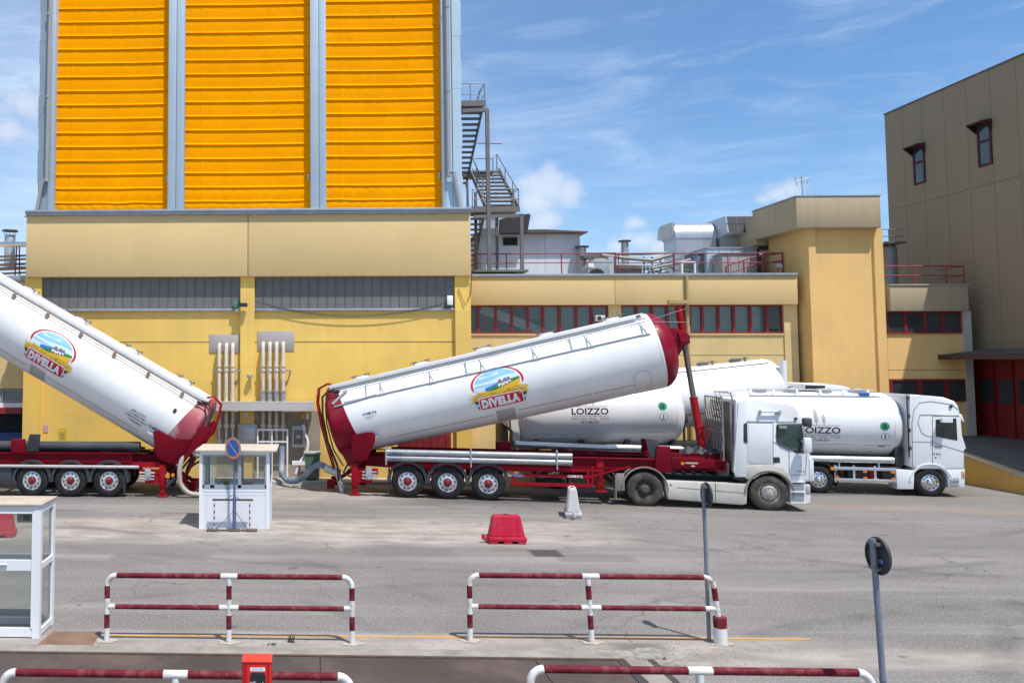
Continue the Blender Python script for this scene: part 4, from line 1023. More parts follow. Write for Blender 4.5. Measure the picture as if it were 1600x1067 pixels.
def food_logo(parent, R, sx, xc, a0):
    d = Decal(); rnd = random.Random(3)
    # red crescent, white line, picture oval
    cx, cy, a, b_ = 0, .15, .86, .535
    d.ring(cx, cy, a, b_, .775, .48, LOGO_R, 0, R_(-8), R_(188), 60)
    d.poly([(.86, .12), (.775, .127), (.80, -.02)], LOGO_R, 0); d.poly([(-.86, .12), (-.775, .127), (-.80, -.02)], LOGO_R, 0)
    d.disc(cx, cy, .785, .49, LOGO_W, 1, 60); d.disc(cx, cy, .745, .46, SKYB, 2, 60)
    ell = lambda x: .46 * math.sqrt(max(0, 1 - (x / .745) ** 2))
    xs = [-.735 + 1.47 * i / 60 for i in range(61)]
    cl = lambda x, z: max(cy - ell(x), min(cy + ell(x), z))
    d.band(xs, lambda x: cl(x, .16), lambda x: cl(x, .30 + .06 * math.sin(3 * x)), CLD, 3)
    d.band([x for x in xs if -.55 < x < .1], lambda x: cl(x, .42 + .1 * x), lambda x: cl(x, .47 + .13 * x + .03 * math.sin(9 * x)), CLD, 3)
    d.band(xs, lambda x: cl(x, -.1), lambda x: cl(x, .13 + .03 * math.sin(2 * x)), CLD, 4)
    d.band([x for x in xs if x > -.42], lambda x: cl(x, -.1), lambda x: cl(x, .06 + .08 * min(1, (x + .42) / .4) ), SEAB, 5)
    d.band([x for x in xs if x > .30], lambda x: cl(x, .0), lambda x: cl(x, .20 - .02 * math.sin(6 * x)), GRN, 6)
    d.band([x for x in xs if -.30 < x < .35], lambda x: cl(x, -.12), lambda x: cl(x, -.02 + .11 * math.sin(PI * (x + .30) / .75)), GRN, 6)
    d.band(xs, lambda x: cl(x, -.40), lambda x: cl(x, -.07 + (.26 * max(0, (x + .1)) if x > -.1 else .10 * (-.1 - x) * .5) ), FIELD, 7)
    # white cottages with cone roofs
    for (hx, hz, s_) in ((.10, .02, 1.0), (.27, .05, .95), (.38, .09, .8)):
        d.poly([(hx - .085 * s_, hz), (hx + .085 * s_, hz + .01), (hx + .085 * s_, hz + .10 * s_), (hx - .085 * s_, hz + .09 * s_)], LOGO_W, 8)
        d.poly([(hx - .10 * s_, hz + .09 * s_), (hx + .11 * s_, hz + .09 * s_), (hx + .05 * s_, hz + .20 * s_), (hx + .0, hz + .24 * s_), (hx - .06 * s_, hz + .18 * s_)], ROOFP, 9)
        d.poly([(hx - .02, hz), (hx + .02, hz), (hx + .02, hz + .05 * s_), (hx - .02, hz + .05 * s_)], INKG, 9)
    # wheat garland
    for i in range(210):
        x = rnd.uniform(-.93, .93); base = -.20 - .03 * math.cos(2.0 * x) + .02 * abs(x); z = base + rnd.uniform(-.05, .13) * (1.0 if abs(x) < .75 else .7)
        ang = rnd.uniform(.15, .7) * (1 if x > 0 else -1) + rnd.uniform(-.3, .3); l, w_ = rnd.uniform(.045, .075), rnd.uniform(.012, .02); ca, sa = math.cos(ang), math.sin(ang)
        q = [(-l, 0), (0, -w_), (l, 0), (0, w_)]
        d.poly([(x + p * ca - r * sa, z + p * sa + r * ca) for p, r in q], (WHT, WHT, WHT2, FIELD)[i % 4], 8 + i % 3)
    d.band([-.92 + 1.84 * i / 40 for i in range(41)], lambda x: -.33, lambda x: -.20 - .03 * math.cos(2 * x) - .10 * max(0, abs(x) - .8) * 6, FIELD, 7)
    # flag ribbons
    for s_ in (-1, 1):
        for k, mt in enumerate((FLG, FLW, FLR)):
            t = -.30 - k * .105; o0, o1 = .86 - .03 * k * 1.2, .86 - .03 * (k + 1) * 1.2
            d.poly([(s_ * o0, t), (s_ * .66, t - .02), (s_ * .66, t - .125), (s_ * o1, t - .105)], mt, 8)
    d.rrect(0, -.45, 1.45, .45, .075, LOGO_W, 11); d.rrect(0, -.45, 1.39, .39, .055, LOGO_R, 12)
    d.text('DIVELLA', -.02, -.45, .31, 1.24, LOGO_W, 13, bold=.085, spacing=1.2); d.ring(.645, -.31, .022, .022, .014, .014, LOGO_W, 13, n=12)
    return d.build('logo', wrap(R, sx, xc, a0), parent, .06, .0016)
def mill_logo(parent, R, sx, xc, a0, xm, k=1.0, small=False):
    d = Decal(); NV = flat('logo_navy_black', (.012, .014, .03), .4); PU = flat('logo_maroon_grey', (.20, .10, .12), .45)
    W_ = 1.42 * k
    d.text('LOIZZO', 0, 0, .26 * k, W_, NV, 0, bold=.022)
    for z in (.19 * k, -.19 * k): d.poly([(-W_ / 2, z - .006), (W_ / 2, z - .006), (W_ / 2, z + .006), (-W_ / 2, z + .006)], INKG, 0)
    d.text('MOLINI DAL 1969', 0, -.285 * k, .085 * k, W_, INKG, 0, bold=.0, spacing=1.25); d.text('ALTAMURA', 0, -.42 * k, .10 * k, .72 * k, PU, 0, bold=.005)
    for (ex, h, sc) in ((-.13, .68, 1.0), (.14, .31, .85)):
        ex *= k; h *= k; d.poly([(ex - .008, .20 * k), (ex + .008, .20 * k), (ex + .008, .20 * k + h), (ex - .008, .20 * k + h)], PU, 0)
        nz = int(h / (.085 * k)); z0 = .20 * k + .10 * k
        for i in range(nz):
            z = z0 + i * .085 * k
            for s_ in (-1, 1):
                q = [(.012, 0), (.045, .02), (.085, .085), (.04, .065)]; d.poly([(ex + s_ * p * k * sc, z + r * k * sc) for p, r in q], PU, 0)
        d.poly([(ex - .02, z0 + nz * .085 * k), (ex, z0 + nz * .085 * k + .09 * k), (ex + .02, z0 + nz * .085 * k)], PU, 0)
    d.build('logo', wrap(R, sx, xc, a0), parent, .06, .003); d = Decal()
    GR = flat('badge_green', (.015, .30, .14), .35)
    d.disc(xm, .19 * k, .165 * k, .165 * k, GR, 0, 32); d.text('a', xm, .19 * k, .17 * k, .17 * k, INKB, 1, bold=.012)
    d.disc(xm + .02 * k, -.215 * k, .145 * k, .145 * k, INKB, 0, 32); d.disc(xm + .02 * k, -.215 * k, .130 * k, .130 * k, LOGO_W, 1, 32); d.text('1', xm + .02 * k, -.215 * k, .18 * k, None, INKB, 2, bold=.03)
    return d.build('badge', wrap(R, sx, xc, a0), parent, .06, .003)
def maker_mark(d, cx, cy, h, w_, lay=0):
    d.text('O.ME.P.S.', cx, cy, h, w_, INKN, lay, bold=.03, shear=.12)

# ------------------------------------------------------------------ the two red and white tipping trailers
def tipping_trailer(label, fr, rz, sx, z_rear, tilt, cat='tank trailer', logo_x=6.05, walkway='rail'):
    """fr: frame at the rear-most axle's ground point on the centre line; sx=-1: front points left"""
    root = thing('tank_trailer', label, cat, (fr.o.x, fr.o.y, 0), rz, 'red and white tipping tank trailers')
    near = -1.22
    S_ = lambda px, py, y=near: fr.at(px, py, y)
    # ---- running gear
    r = .540
    for k in range(3):
        x = sx * 1.31 * k
        wheel(root, x, near, r, 'trailer'); wheel(root, x, -near, r, 'trailer', far=True)
        mudguard(root, x, r + .02, .66, near - .02, near + .36, GREYP, -5, 185, .075); mudguard(root, x, r + .02, .66, -near - .36, -near + .02, GREYP, -5, 185, .075)
    b = MB()
    for k in range(3): b.tube((1.31 * k, near + .25, r), (1.31 * k, -near - .25, r), .075, 10); b.box(1.31 * k - .5, 1.31 * k + .1, -.65, -.5, r - .05, r + .2); b.box(1.31 * k - .5, 1.31 * k + .1, .5, .65, r - .05, r + .2); b.tube((1.31 * k - .3, -.58, r + .2), (1.31 * k - .3, -.58, r + .45), .13, 12); b.tube((1.31 * k - .3, .58, r + .2), (1.31 * k - .3, .58, r + .45), .13, 12)
    b.build('axles', BLACKP, root, sx=sx)
    # ---- main frame: deep rear section, stepped neck
    b = MB()
    for y in (-.62, .62):
        prof = [(-1.9, .98), (-1.9, 1.30), (3.0, 1.42), (7.6, 1.42), (7.95, 1.62), (9.9, 1.66), (9.95, 1.22), (7.4, 1.16), (5.5, .92), (-.6, .92)]
        if sx < 0: prof = [(-1.9, .98), (-1.9, 1.30), (1.0, 1.50), (9.9, 1.58), (9.9, 1.1), (5.5, .92), (-.6, .92)]
        b.prism(prof, y - .06, y + .06, .008)
        b.box(-1.2, 9.8, y - .13, y + .13, 1.385, 1.41)
    for x in (-1.7, -.5, .75, 2.0, 3.6, 5.2, 6.8, 8.4, 9.7): b.box(x - .06, x + .06, -.55, .55, 1.02, 1.22)
    b.build('chassis', CHRED, root, sx=sx)
    b = MB()   # outer sill above the wheels, seen edge-on
    b.box(-.75, 9.8 if sx > 0 else 9.8, near + .10, near + .16, 1.17, 1.46); b.box(-.75, 9.8, near + .02, near + .16, 1.44, 1.475); b.box(-.75, 9.8, near + .04, near + .16, 1.145, 1.17)
    for k in range(10): b.box(-.5 + k * 1.1, -.46 + k * 1.1, near + .085, near + .10, 1.17, 1.44)
    b.box(-.75, 9.8, -near - .16, -near - .10, 1.17, 1.46); b.build('side_sill', CHRED, root, sx=sx)
    # ---- rear stabiliser leg and tail arm with discharge head
    b = MB(); b.box(-1.90, -1.68, near + .06, near + .30, .30, 1.10, bev=.02); b.box(-1.87, -1.71, near + .09, near + .27, .06, .32, bev=.01); b.box(-1.96, -1.62, near + .02, near + .34, 0, .06, bev=.015); b.box(-1.68, -1.0, near + .1, near + .2, .72, .92); b.box(-1.7, -1.2, near + .10, near + .15, .45, .75)
    b.build('stabiliser_leg', BRIGHTRED, root, sx=sx)
    b = MB(); b.box(-1.90, -1.68, -near - .30, -near - .06, .06, 1.10, bev=.02); b.build('stabiliser_leg', BRIGHTRED, root, sx=sx)
    b = MB()
    for y in (-.45, .45): b.bar((-1.2, y, 1.25), (-2.7, y, .28), .10, .22, (0, 1, 0)); b.box(-2.85, -2.6, y - .07, y + .07, .12, .42)
    b.tube((-2.1, -.45, .7), (-2.1, .45, .7), .08, 10); b.build('tail_arm', CHRED, root, sx=sx)
    b = MB()
    b.box(-1.4, -1.2, near - .0, near + .25, .55, .95, bev=.02); b.tube((-1.35, near - .04, .72), (-1.35, near, .72), .06, 10)
    for k in range(3): b.tube((-1.52, near + .02 + .04 * k, .60 + .1 * k), (-1.02, near + .02, .62 + .1 * k), .03, 8)
    b.build('control_valves', STEEL, root, sx=sx)
    # ---- tank
    R, L = 1.25, 10.80; xr0 = -2.55 if sx > 0 else 2.80
    t = tank(root, R, L, (xr0, 0, z_rear), tilt, sx, TANKW, True, .25, .66)
    # red hinge cheeks welded to the tank's lower rear
    Mi = (Matrix.Translation((xr0, 0, z_rear)) @ Matrix.Rotation(-tilt * sx, 4, 'Y')).inverted()
    def tl(pts): return [(sx * q.x, q.z) for q in (Mi @ fr.at(px, py, -1.19) for px, py in pts)]
    if sx > 0:
        cheek = [(548, 680), (572, 675.5), (583, 675), (586.5, 680), (586, 690), (574, 719), (553, 720), (550, 703)]; lobe = None
    else:
        cheek = [(239.5, 674), (246, 672), (258, 677), (272.5, 687), (301, 685), (292, 702), (266, 724), (248, 716), (242, 702)]
        lobe = [(273, 687), (290, 675), (306, 668), (322, 664.5), (328.5, 669), (322, 687), (300, 706), (285, 726), (266, 724)]
    for s_ in (-1, 1):
        b = MB(); b.prism(tl(cheek), s_ * 1.20 - .03, s_ * 1.20 + .03, .012); b.build('hinge_cheek', CHRED, t, sx=sx)
        if lobe: b = MB(); b.prism(tl(lobe), s_ * 1.14 - .05, s_ * 1.14 + .05, .02); b.build('hopper_flange', CHRED, t, sx=sx)
    b = MB(); b.prism([(-.05, -.95), (.75, -.70), (.95, -1.2), (.60, -1.62), (.15, -1.60)], -.75, .75, .05); b.build('discharge_hopper', TANKRED if sx > 0 else CHRED, t, sx=sx)
    d = Decal()
    if sx > 0:
        d.rrect(0, .08, .40, .055, .01, INKG, 0); d.rrect(.02, .02, .34, .03, .01, FLW, 0); d.rrect(-.05, -.10, .17, .10, .01, INKN, 0); d.disc(.12, -.06, .03, .03, ORANGE, 0, 12)
    else: d.rrect(.05, .08, .36, .05, .01, FLW, 0)
    d.build('plates', lambda u, v, e: (sx * 1.22 + u, -1.195 - e, -.78 + v), t, 0)
    # rear ladder hoop and hoses over the end
    b = MB()
    for y in (-.62, -.30):
        pts = [(.35, y, 1.14), (.05, y, 1.36), (-.30, y, 1.26), (-.46, y, .8), (-.50, y, 0), (-.46, y, -.9), (-.40, y, -1.75)]; b.path(pts, .030, 8)
    for z in (1.0, .6, .2, -.2, -.6, -1.0, -1.4): b.tube((-.49 + .05 * (abs(z) > .9), -.62, z), (-.49 + .05 * (abs(z) > .9), -.30, z), .018, 6)
    b.build('rear_ladder', BRIGHTRED, t, sx=sx)
    b = MB()
    b.path([(.45, -.80, 1.0), (.1, -.85, 1.12), (-.18, -.86, .95), (-.33, -.82, .3), (-.36, -.80, -.6), (-.22, -.78, -1.5), (-.32, -.7, -2.0)], .038, 10)
    b.path([(.42, -.94, .88), (.12, -.98, .98), (-.10, -1.0, .7), (-.22, -.98, 0), (-.2, -.95, -.9), (.0, -.9, -1.5)], .026, 8)
    b.path([(.1, -.5, -1.5), (-.1, -.6, -1.75), (.15, -.7, -1.95), (.45, -.75, -1.8)], .035, 8)
    b.build('hoses', BLACKP, t, sx=sx)
    # roof walkway along the near shoulder
    if walkway == 'rail':
        b = MB(); b.box(.10, 10.45, -.74, -.60, 1.14, 1.28, bev=.012); b.box(.10, 10.7, -.60, .55, 1.24, 1.285); b.build('walkway', TANKW, t, sx=sx)
        b = MB(); ax, az = -1.10, .63
        b.tube((.55, -1.13, .60), (10.45, -1.13, .60), .020, 8)
        b.tube((.30, -.80, 1.09), (10.7, -.80, 1.09), .022, 8)
        for k in range(6):
            x = 1.9 + 1.72 * k
            b.bar((x - .07, -1.14, .58), (x - .01, -.95, .90), .022, .022); b.bar((x + .09, -1.14, .56), (x + .01, -.95, .90), .022, .022); b.bar((x, -.95, .88), (x, -.80, 1.08), .022, .022); b.box(x - .13, x + .15, -1.15, -1.09, .565, .60)
            b.tube((x + .05, -.86, 1.02), (x + 1.35, -1.10, .66) if k % 2 else (x + 1.5, -.84, 1.05), .007, 6)
            if k % 2 == 0: b.bar((x - .55, -1.13, .60), (x - .50, -.82, 1.06), .035, .02)
        b.tube((.2, -1.16, .52), (1.7, -1.12, .62), .03, 8); b.tube((.15, -1.1, .62), (.7, -.9, .98), .05, 8)
        b.tube((10.2, -.95, .95), (11.9, -.95, 1.10), .008, 6)
        b.build('handrail', mat('walkway_grey', (.34, .36, .38), .5, metal=.3), t, sx=sx)
    else:
        b = MB(); b.box(.10, 10.7, -.78, -.62, 1.06, 1.22, bev=.012); b.box(.10, 10.7, -.62, .55, 1.205, 1.245); b.build('walkway', TANKW, t, sx=sx)
        b = MB(); b.tube((.3, -.86, 1.02), (10.7, -.86, 1.02), .022, 8); b.tube((.3, -.98, .86), (10.7, -.98, .86), .018, 8)
        for k in range(8): b.cbox((1.0 + 1.35 * k, -.93, .93), (.10, .12, .14))
        b.build('handrail', mat('walkway_bronze', (.30, .22, .15), .5, metal=.3), t, sx=sx)
    for k in range(5):
        x = 1.2 + 2.15 * k
        b = MB(); b.lathe([(.26, 1.22), (.26, 1.32), (.22, 1.35), (.0, 1.37)], (x, 0, 0), 'z', 20); b.mi = 1
        for dx in (-.24, .24): b.tube((x + dx, -.34, 1.32), (x + dx, -.34, 1.41), .022, 6); b.tube((x + dx, .20, 1.30), (x + dx, .20, 1.42), .022, 6); b.bar((x + dx - .10, -.34, 1.395), (x + dx + .12, -.34, 1.40), .03, .03)
        b.tube((x - .24, -.36, 1.37), (x + .24, -.36, 1.37), .014, 6); b.build('manhole_lid', [TANKW, STAIRG], t, sx=sx)
    # lower side line, support saddle pads
    GPAD = mat('scuffed_pad', (.44, .44, .44), .5, var=.12, vs=3, dirt=(.28, .26, .24), dirtamt=.6)
    d = Decal(); al = -.80
    for (xa, xb) in ((1.7, 5.35), (6.15, 8.5), (8.58, 10.3)):
        d.poly([(sx * (xa if sx > 0 else xb), -.012), (sx * (xb if sx > 0 else xa), -.012), (sx * (xb if sx > 0 else xa), .012), (sx * (xa if sx > 0 else xb), .012)], INKG, 0)
    d.build('side_line', wrap(R, 1, 0, al), t, 0)
    d = Decal(); d.rrect(0, 0, .62, .62, .04, GPAD, 0); d.build('saddle_pad', wrap(R, sx, 5.72, al - .12), t, .07)
    d = Decal()
    if sx > 0: d.rrect(0, 0, .55, .80, .2, mat('pad_pale', (.62, .62, .63), .4), 0); d.rrect(0, -.02, .47, .72, .17, TANKW, 1); d.build('saddle_pad', wrap(R, sx, 10.1, al + .08), t, .07)
    food_logo(t, R, sx, logo_x, -.02)
    d = Decal()
    if sx > 0: maker_mark(d, 0, 0, .085, .50); d.text('SEMIRIMORCHI', 0, -.11, .04, .36, INKG, 0); d.text('CISTERNE', -.06, -.17, .04, .22, INKG, 0); d.build('maker_mark', wrap(R, sx, 1.35, .05), t, .06)
    else:
        d.text('SEMILAVORATI', -.62, .13, .075, .56, INKG, 0, bold=.01); d.text('DI CEREALI PER', -.62, .01, .075, .62, INKG, 0, bold=.01); d.text('ALIMENTAZIONE UMANA', -.62, -.11, .075, .86, INKG, 0, bold=.01)
        for k in range(4): d.rrect(-.62 + .02 * k, -.21 - .028 * k, .62 - .1 * k, .012, .004, INKG, 0)
        d.build('lettering', wrap(R, sx, 1.30, -.36), t, .06)
        d = Decal(); maker_mark(d, .20, -.02, .12, .54); d.text('CISTERNE', .26, -.14, .05, .32, INKN, 0); d.build('maker_mark', wrap(R, sx, 1.36, -.40), t, .06)
        b = MB(); b.box(.85, .95, -1.235, -1.19, .30, .44); b.build('marker_lamp', BLACKP, t, sx=sx)
    # lifting eye and telescopic ram at the front
    b = MB(); b.prism([(L + .25, -.85), (L + .87, -.10), (L + 1.07, .0), (L + 1.07, .42), (L + .85, .55), (L + .32, .80)], -.16, .16, .04); b.tube((L + 1.0, -.30, .20), (L + 1.0, .30, .20), .15, 14); b.prism([(L + .80, -.05), (L + 1.13, -.02), (L + 1.18, .22), (L + 1.06, .48), (L + .85, .42)], -.24, .24, .05); b.build('lifting_eye', TANKRED, t, sx=sx)
    Mx = Matrix.Translation((xr0, 0, z_rear)) @ Matrix.Rotation(-tilt * sx, 4, 'Y')
    top = Mx @ Vector((sx * (L + 1.02), 0, .20)); foot = Vector((sx * 9.42, 0, 1.45))
    dr_ = (foot - top); 
    ram = MB(); ram.tube(top - dr_ * .26, top - dr_ * .02, .108, 14); ram.tube(top - dr_ * .265, top - dr_ * .252, .10, 14); o = ram.build('ram', BRIGHTRED, root)
    b = MB(); b.tube(top - dr_ * .02, top + dr_ * .52, .085, 14); b.build('ram_stage', mat('ram_greased', (.20, .165, .14), .35, metal=.5), o)
    b = MB(); b.tube(top + dr_ * .50, foot, .118, 14); b.tube(top + dr_ * .74, top + dr_ * .755, .14, 14); b.tube(top + dr_ * .50, top + dr_ * .515, .128, 14); b.build('ram_barrel', mat('ram_red', (.38, .008, .014), .45, var=.08, spec=.3), o)
    return root, t

F2 = Frame(3.44, 29.40, R_(-10.9))
tr2, tk2 = tipping_trailer('red and white tank trailer at the centre, gently raised behind a dusty white tractor', F2, R_(-10.9), 1, 2.43, R_(13.14), logo_x=5.67)
F1 = Frame(-6.79, 29.2, 0)
tr1, tk1 = tipping_trailer('red and white tank trailer at the left edge, steeply raised with its front cut off', F1, 0., -1, 2.12, R_(30.0), logo_x=5.57, walkway='low')

# extras on the centre trailer
near = -1.22
def lx(px, py, y=near): return F2.at(px, py, y)
b = MB()
for pyc in (709, 718.5):
    a, c = lx(603, pyc, near - .02), lx(893, pyc + 1.0, near - .02); zc = (a.z + c.z) / 2; b.tube((a.x, near - .03, zc), (c.x, near - .03, zc), .105, 18)
    for x in (a.x, c.x): b.tube((x - .015, near - .03, zc), (x + .015, near - .03, zc), .112, 18)
o = b.build('hose_tubes', mat('tube_grey', (.42, .42, .43), .36, metal=.75, var=.06, vs=2), tr2)
b = MB(); zc = lx(700, 714).z
for px in (604, 736, 870): x = lx(px, 714).x; b.box(x - .02, x + .02, near - .15, near + .1, zc - .30, zc + .30)
b.build('tube_brackets', STEEL, o)
d = Decal(); maker_mark(d, 0, .10, .07, .42); maker_mark(d, 0, -.10, .07, .42); d.build('maker_mark', lambda u, v, e: (lx(618, 712).x + u, near - .137 - e, zc + v), o, 0)
# side guard frame
b = MB(); q0, q1 = lx(797, 735), lx(927, 735); za, zb_, zd = lx(860, 733).z, lx(860, 743).z, lx(860, 757).z
b.box(q0.x, q1.x, near, near + .05, zd - .05, zd + .05); b.box(q0.x + .12, q1.x, near, near + .05, zb_ - .045, zb_ + .045); b.box(q0.x - .1, q1.x + .3, near + .02, near + .06, za - .04, za + .03)
b.box(q0.x + .04, q0.x + .13, near + .005, near + .045, zd, zb_); b.box(q1.x - .2, q1.x - .12, near + .005, near + .045, zd, za); b.box(q1.x - .06, q1.x, near + .001, near + .049, zd, 1.2)
b.bar((q1.x - .3, near + .02, zb_ - .05), (q1.x + 1.1, near + .02, za + .15), .03, .05); b.build('side_guard', BRIGHTRED, tr2)
d = Decal(); d.text('O.ME.P.S.', 0, 0, .08, .48, LOGO_W, 0, bold=.03); d.build('maker_mark', lambda u, v, e: (q1.x - .55 + u, near - e, zb_ + v), tr2, 0)
d = Decal(); d.rrect(0, 0, .36, .085, .01, flat('violet_label', (.22, .12, .45)), 0); d.rrect(-.03, .06, .16, .09, .02, flat('yellow_label', (.7, .5, .05)), 0); d.build('label_plate', lambda u, v, e: (q0.x + .22 + u, near - e, zb_ + v), tr2, 0)
b = MB(); a = lx(862, 751, -.6); b.lathe([(.36, -.14), (.46, -.14), (.50, -.08), (.50, .08), (.46, .14), (.36, .14)], (a.x, -.45, a.z), 'z', 32); b.build('spare_wheel', RUBBER, tr2)
for s_ in (-1, 1):
    b = MB(); a = lx(938, 720); 
    y0_, y1_ = (near + .06, near + .24) if s_ < 0 else (-near - .24, -near - .06)
    zt = lx(938, 717).z; zb2 = .42
    b.box(a.x - .11, a.x + .11, y0_, y1_, zb2 + .12, zt, bev=.015); b.box(a.x - .085, a.x + .085, y0_ + .03, y1_ - .03, zb2, zb2 + .2); b.box(a.x - .18, a.x + .18, y0_ - .06, y1_ + .06, zb2 - .03, zb2 + .0, bev=.01); b.tube((a.x, y0_ - .05, .9), (a.x, y0_, .9), .05, 10); b.build('landing_leg', BRIGHTRED, tr2)
# saddle towers and grey splash plate ahead
a = lx(1036, 716)
b = MB(); b.prism(F2.xz([(1026, 697), (1048, 698), (1050, 738), (1023, 738)], near), near - .02, near + .16, .015); b.build('saddle_tower', CHRED, tr2); b = MB(); b.box(a.x - .2, a.x + .2, -near - .16, -near, 1.3, a.z + .4); b.build('saddle_tower', CHRED, tr2)
b = MB(); b.prism(F2.xz([(1008, 686), (1028, 687), (1030, 714), (1015, 714)], near + .1), near + .05, near + .08, .005); b.build('splash_plate', GREYP, tr2)
a = lx(786, 697, 0.2)
b = MB(); b.box(a.x - .25, a.x + .25, -.05, .35, a.z - .2, a.z + .16, bev=.02); b.build('tool_box', CHRED, tr2)
b = MB(); b.prism(F2.xz([(1050, 714), (1117, 718), (1118, 731), (1050, 733)], near - .01), near - .015, near + .1, .008); b.build('neck_plate', CHRED, tr2)
d = Decal(); d.rrect(.1, .02, .36, .05, .01, flat('buff_label', (.5, .42, .3)), 0); d.rrect(.14, -.07, .1, .03, .01, LOGO_W, 0); d.disc(-.16, 0, .05, .05, ORANGE, 0, 12); a = lx(1075, 724); d.build('label_plate', lambda u, v, e: (a.x + u, near - .016 - e, a.z + v), tr2, 0)
# crumpled dark sheet round the ram foot
rnd = random.Random(5); b = MB(); a = lx(1093, 712, 0)
b.grid(lambda u, v: (a.x - .55 + 1.1 * u, -.7 + 1.3 * v, 1.62 + .16 * math.sin(PI * u) * math.sin(PI * v) + .09 * math.sin(u * 19 + v * 7) * math.sin(v * 13) + rnd.uniform(-.02, .02)), 22, 22); b.build('ram_gaiter', mat('gaiter_grey', (.06, .065, .07), .7, var=.3, vs=5), tr2)

# extras on the left trailer: pale sill pipe, drum pipe and splash plate
b = MB(); a, c = F1.at(0, 727, near), F1.at(217, 733, near); z = F1.at(110, 729, near).z
b.tube((-12, near - .02, z + .05), (c.x, near - .02, z), .055, 12); b.build('sill_pipe', mat('sill_pipe_grey', (.55, .50, .49), .4, metal=.4), tr1)
b = MB(); z = F1.at(100, 696, -.5).z; b.tube((-11, -.75, z + .02), (F1.at(219, 698, -.75).x, -.75, z), .17, 16); b.build('drum_pipe', GREYP, tr1)
b = MB(); b.prism(F1.xz([(47, 678), (64, 678), (61, 705), (40, 705)], near + .1), near + .05, near + .08, .005); b.build('splash_plate', BLACKP, tr1)
b = MB(); b.prism(F1.xz([(17, 686), (38, 686), (39, 708), (17, 708)], near), near - .02, near + .15, .012); b.build('saddle_tower', CHRED, tr1)
b = MB(); b.prism(F1.xz([(-60, 731), (18, 731), (18, 752), (-60, 752)], near), near, near + .5, .02); b.build('locker', flat('locker_dark', (.045, .05, .06), .5), tr1)
b = MB(); b.box(-1.7, 9.8, near + .13, near + .16, .98, 1.16); b.build('red_valance', BRIGHTRED, tr1, sx=-1)
b = MB(); a = F1.at(191, 760, near); b.box(a.x + .05, a.x + .08, near - .0, near + .32, .12, .95); b.build('mud_flap', GREYP, tr1)
b = MB(); a = lx(608, 760); b.box(a.x - .03, a.x, near, near + .32, .12, .95); b.build('mud_flap', GREYP, tr2)
for x in (1.95, 2.15):
    b = MB(); b.tube((x, near - .02, .72 + .12 * (x - 1.95)), (x, near + .1, .72 + .12 * (x - 1.95)), .055, 10); b.build('marker_lamp', ORANGE, tr1)

# ------------------------------------------------------------------ pearl tankers behind
F5 = Frame(17.74, 30.76, R_(-10.6)); RP5 = 1.11
GROUPP = 'pearl flour tankers'
t5 = thing('tank_lorry', 'clean white lorry with a level pearl tank, facing right before the lift tower', 'lorry', F5.o, R_(-10.6))
tank5 = tank(t5, RP5, 4.55, (-2.15, 0, 2.33), 0., 1, TANKS, False, .43, .52, 3)
def mu(fr, px, py, R): 
    q = fr.at(px, py, -R); return q
q = mu(F5, 1282, 672, RP5); mk = mu(F5, 1383, 672, RP5)
mill_logo(tank5, RP5, 1, q.x + 2.15, math.asin((q.z - 2.33) / RP5), mk.x - q.x, .88)
d = Decal(); d.poly([(-2.4, -.008), (2.2, -.008), (2.2, .008), (-2.4, .008)], INKG, 0); d.rrect(1.9, -.06, .22, .05, .01, INKG, 0); d.build('side_line', wrap(RP5, 1, 2.3, -.62), tank5, 0)
b = MB(); near5 = -1.08
zc = F5.at(1340, 718, near5).z; xa, xb = F5.at(1180, 718, near5).x, F5.at(1396, 718, near5).x
b.tube((xa, near5 + .05, zc), (xb, near5 + .05, zc), .115, 18)
for px in (1240, 1311, 1373): x = F5.at(px, 718, near5).x; b.tube((x - .02, near5 + .05, zc), (x + .02, near5 + .05, zc), .13, 18); b.box(x - .02, x + .02, near5 + .0, near5 + .1, zc - .25, zc)
b.tube((xb, near5 + .05, zc), (xb + .015, near5 + .05, zc), .105, 18); b.build('hose_tube', ALU, t5)
# walkway on top
def top_gear(tk, R, L, side_y=-.55):
    b = MB()
    for y in (-.55, -.35): b.tube((.2, y, R * math.cos(math.asin(min(.99, abs(y) / R))) + .16 if y == -.35 else .98 * math.sqrt(R * R - y * y) + .06), (L - .3, y, R * math.cos(math.asin(min(.99, abs(y) / R))) + .16 if y == -.35 else .98 * math.sqrt(R * R - y * y) + .06), .025, 8)
    for k in range(int(L / .75)): x = .3 + .75 * k; b.bar((x, -.55, math.sqrt(R * R - .3) + .03), (x, -.35, R * .95 + .16), .03, .03); b.tube((x, -.55, math.sqrt(R * R - .3) - .04), (x, -.55, math.sqrt(R * R - .3) + .06), .02, 6)
    b.tube((L - .3, -.55, .98 * math.sqrt(R * R - .3) + .06), (L + .05, -.60, math.sqrt(R * R - .36) - .02), .02, 6)
    g = b.build('walkway_rail', STEEL, tk)
    for k in range(4):
        x = .7 + (L - 1.4) * k / 3
        b = MB(); b.lathe([(.25, R - .05), (.25, R + .10), (.2, R + .14), (0, R + .15)], (x, 0, 0), 'z', 20); b.build('manhole_lid', STEEL, tk)
top_gear(tank5, RP5, 4.55)
b = MB(); a = F5.at(1350, 617, -.5); b.box(a.x - .15 + 2.15, a.x + .15 + 2.15, -.6, -.42, RP5 * .93, RP5 * .93 + .10, bev=.02); b.build('blue_cover', flat('cover_blue', (.03, .15, .45), .4), tank5)
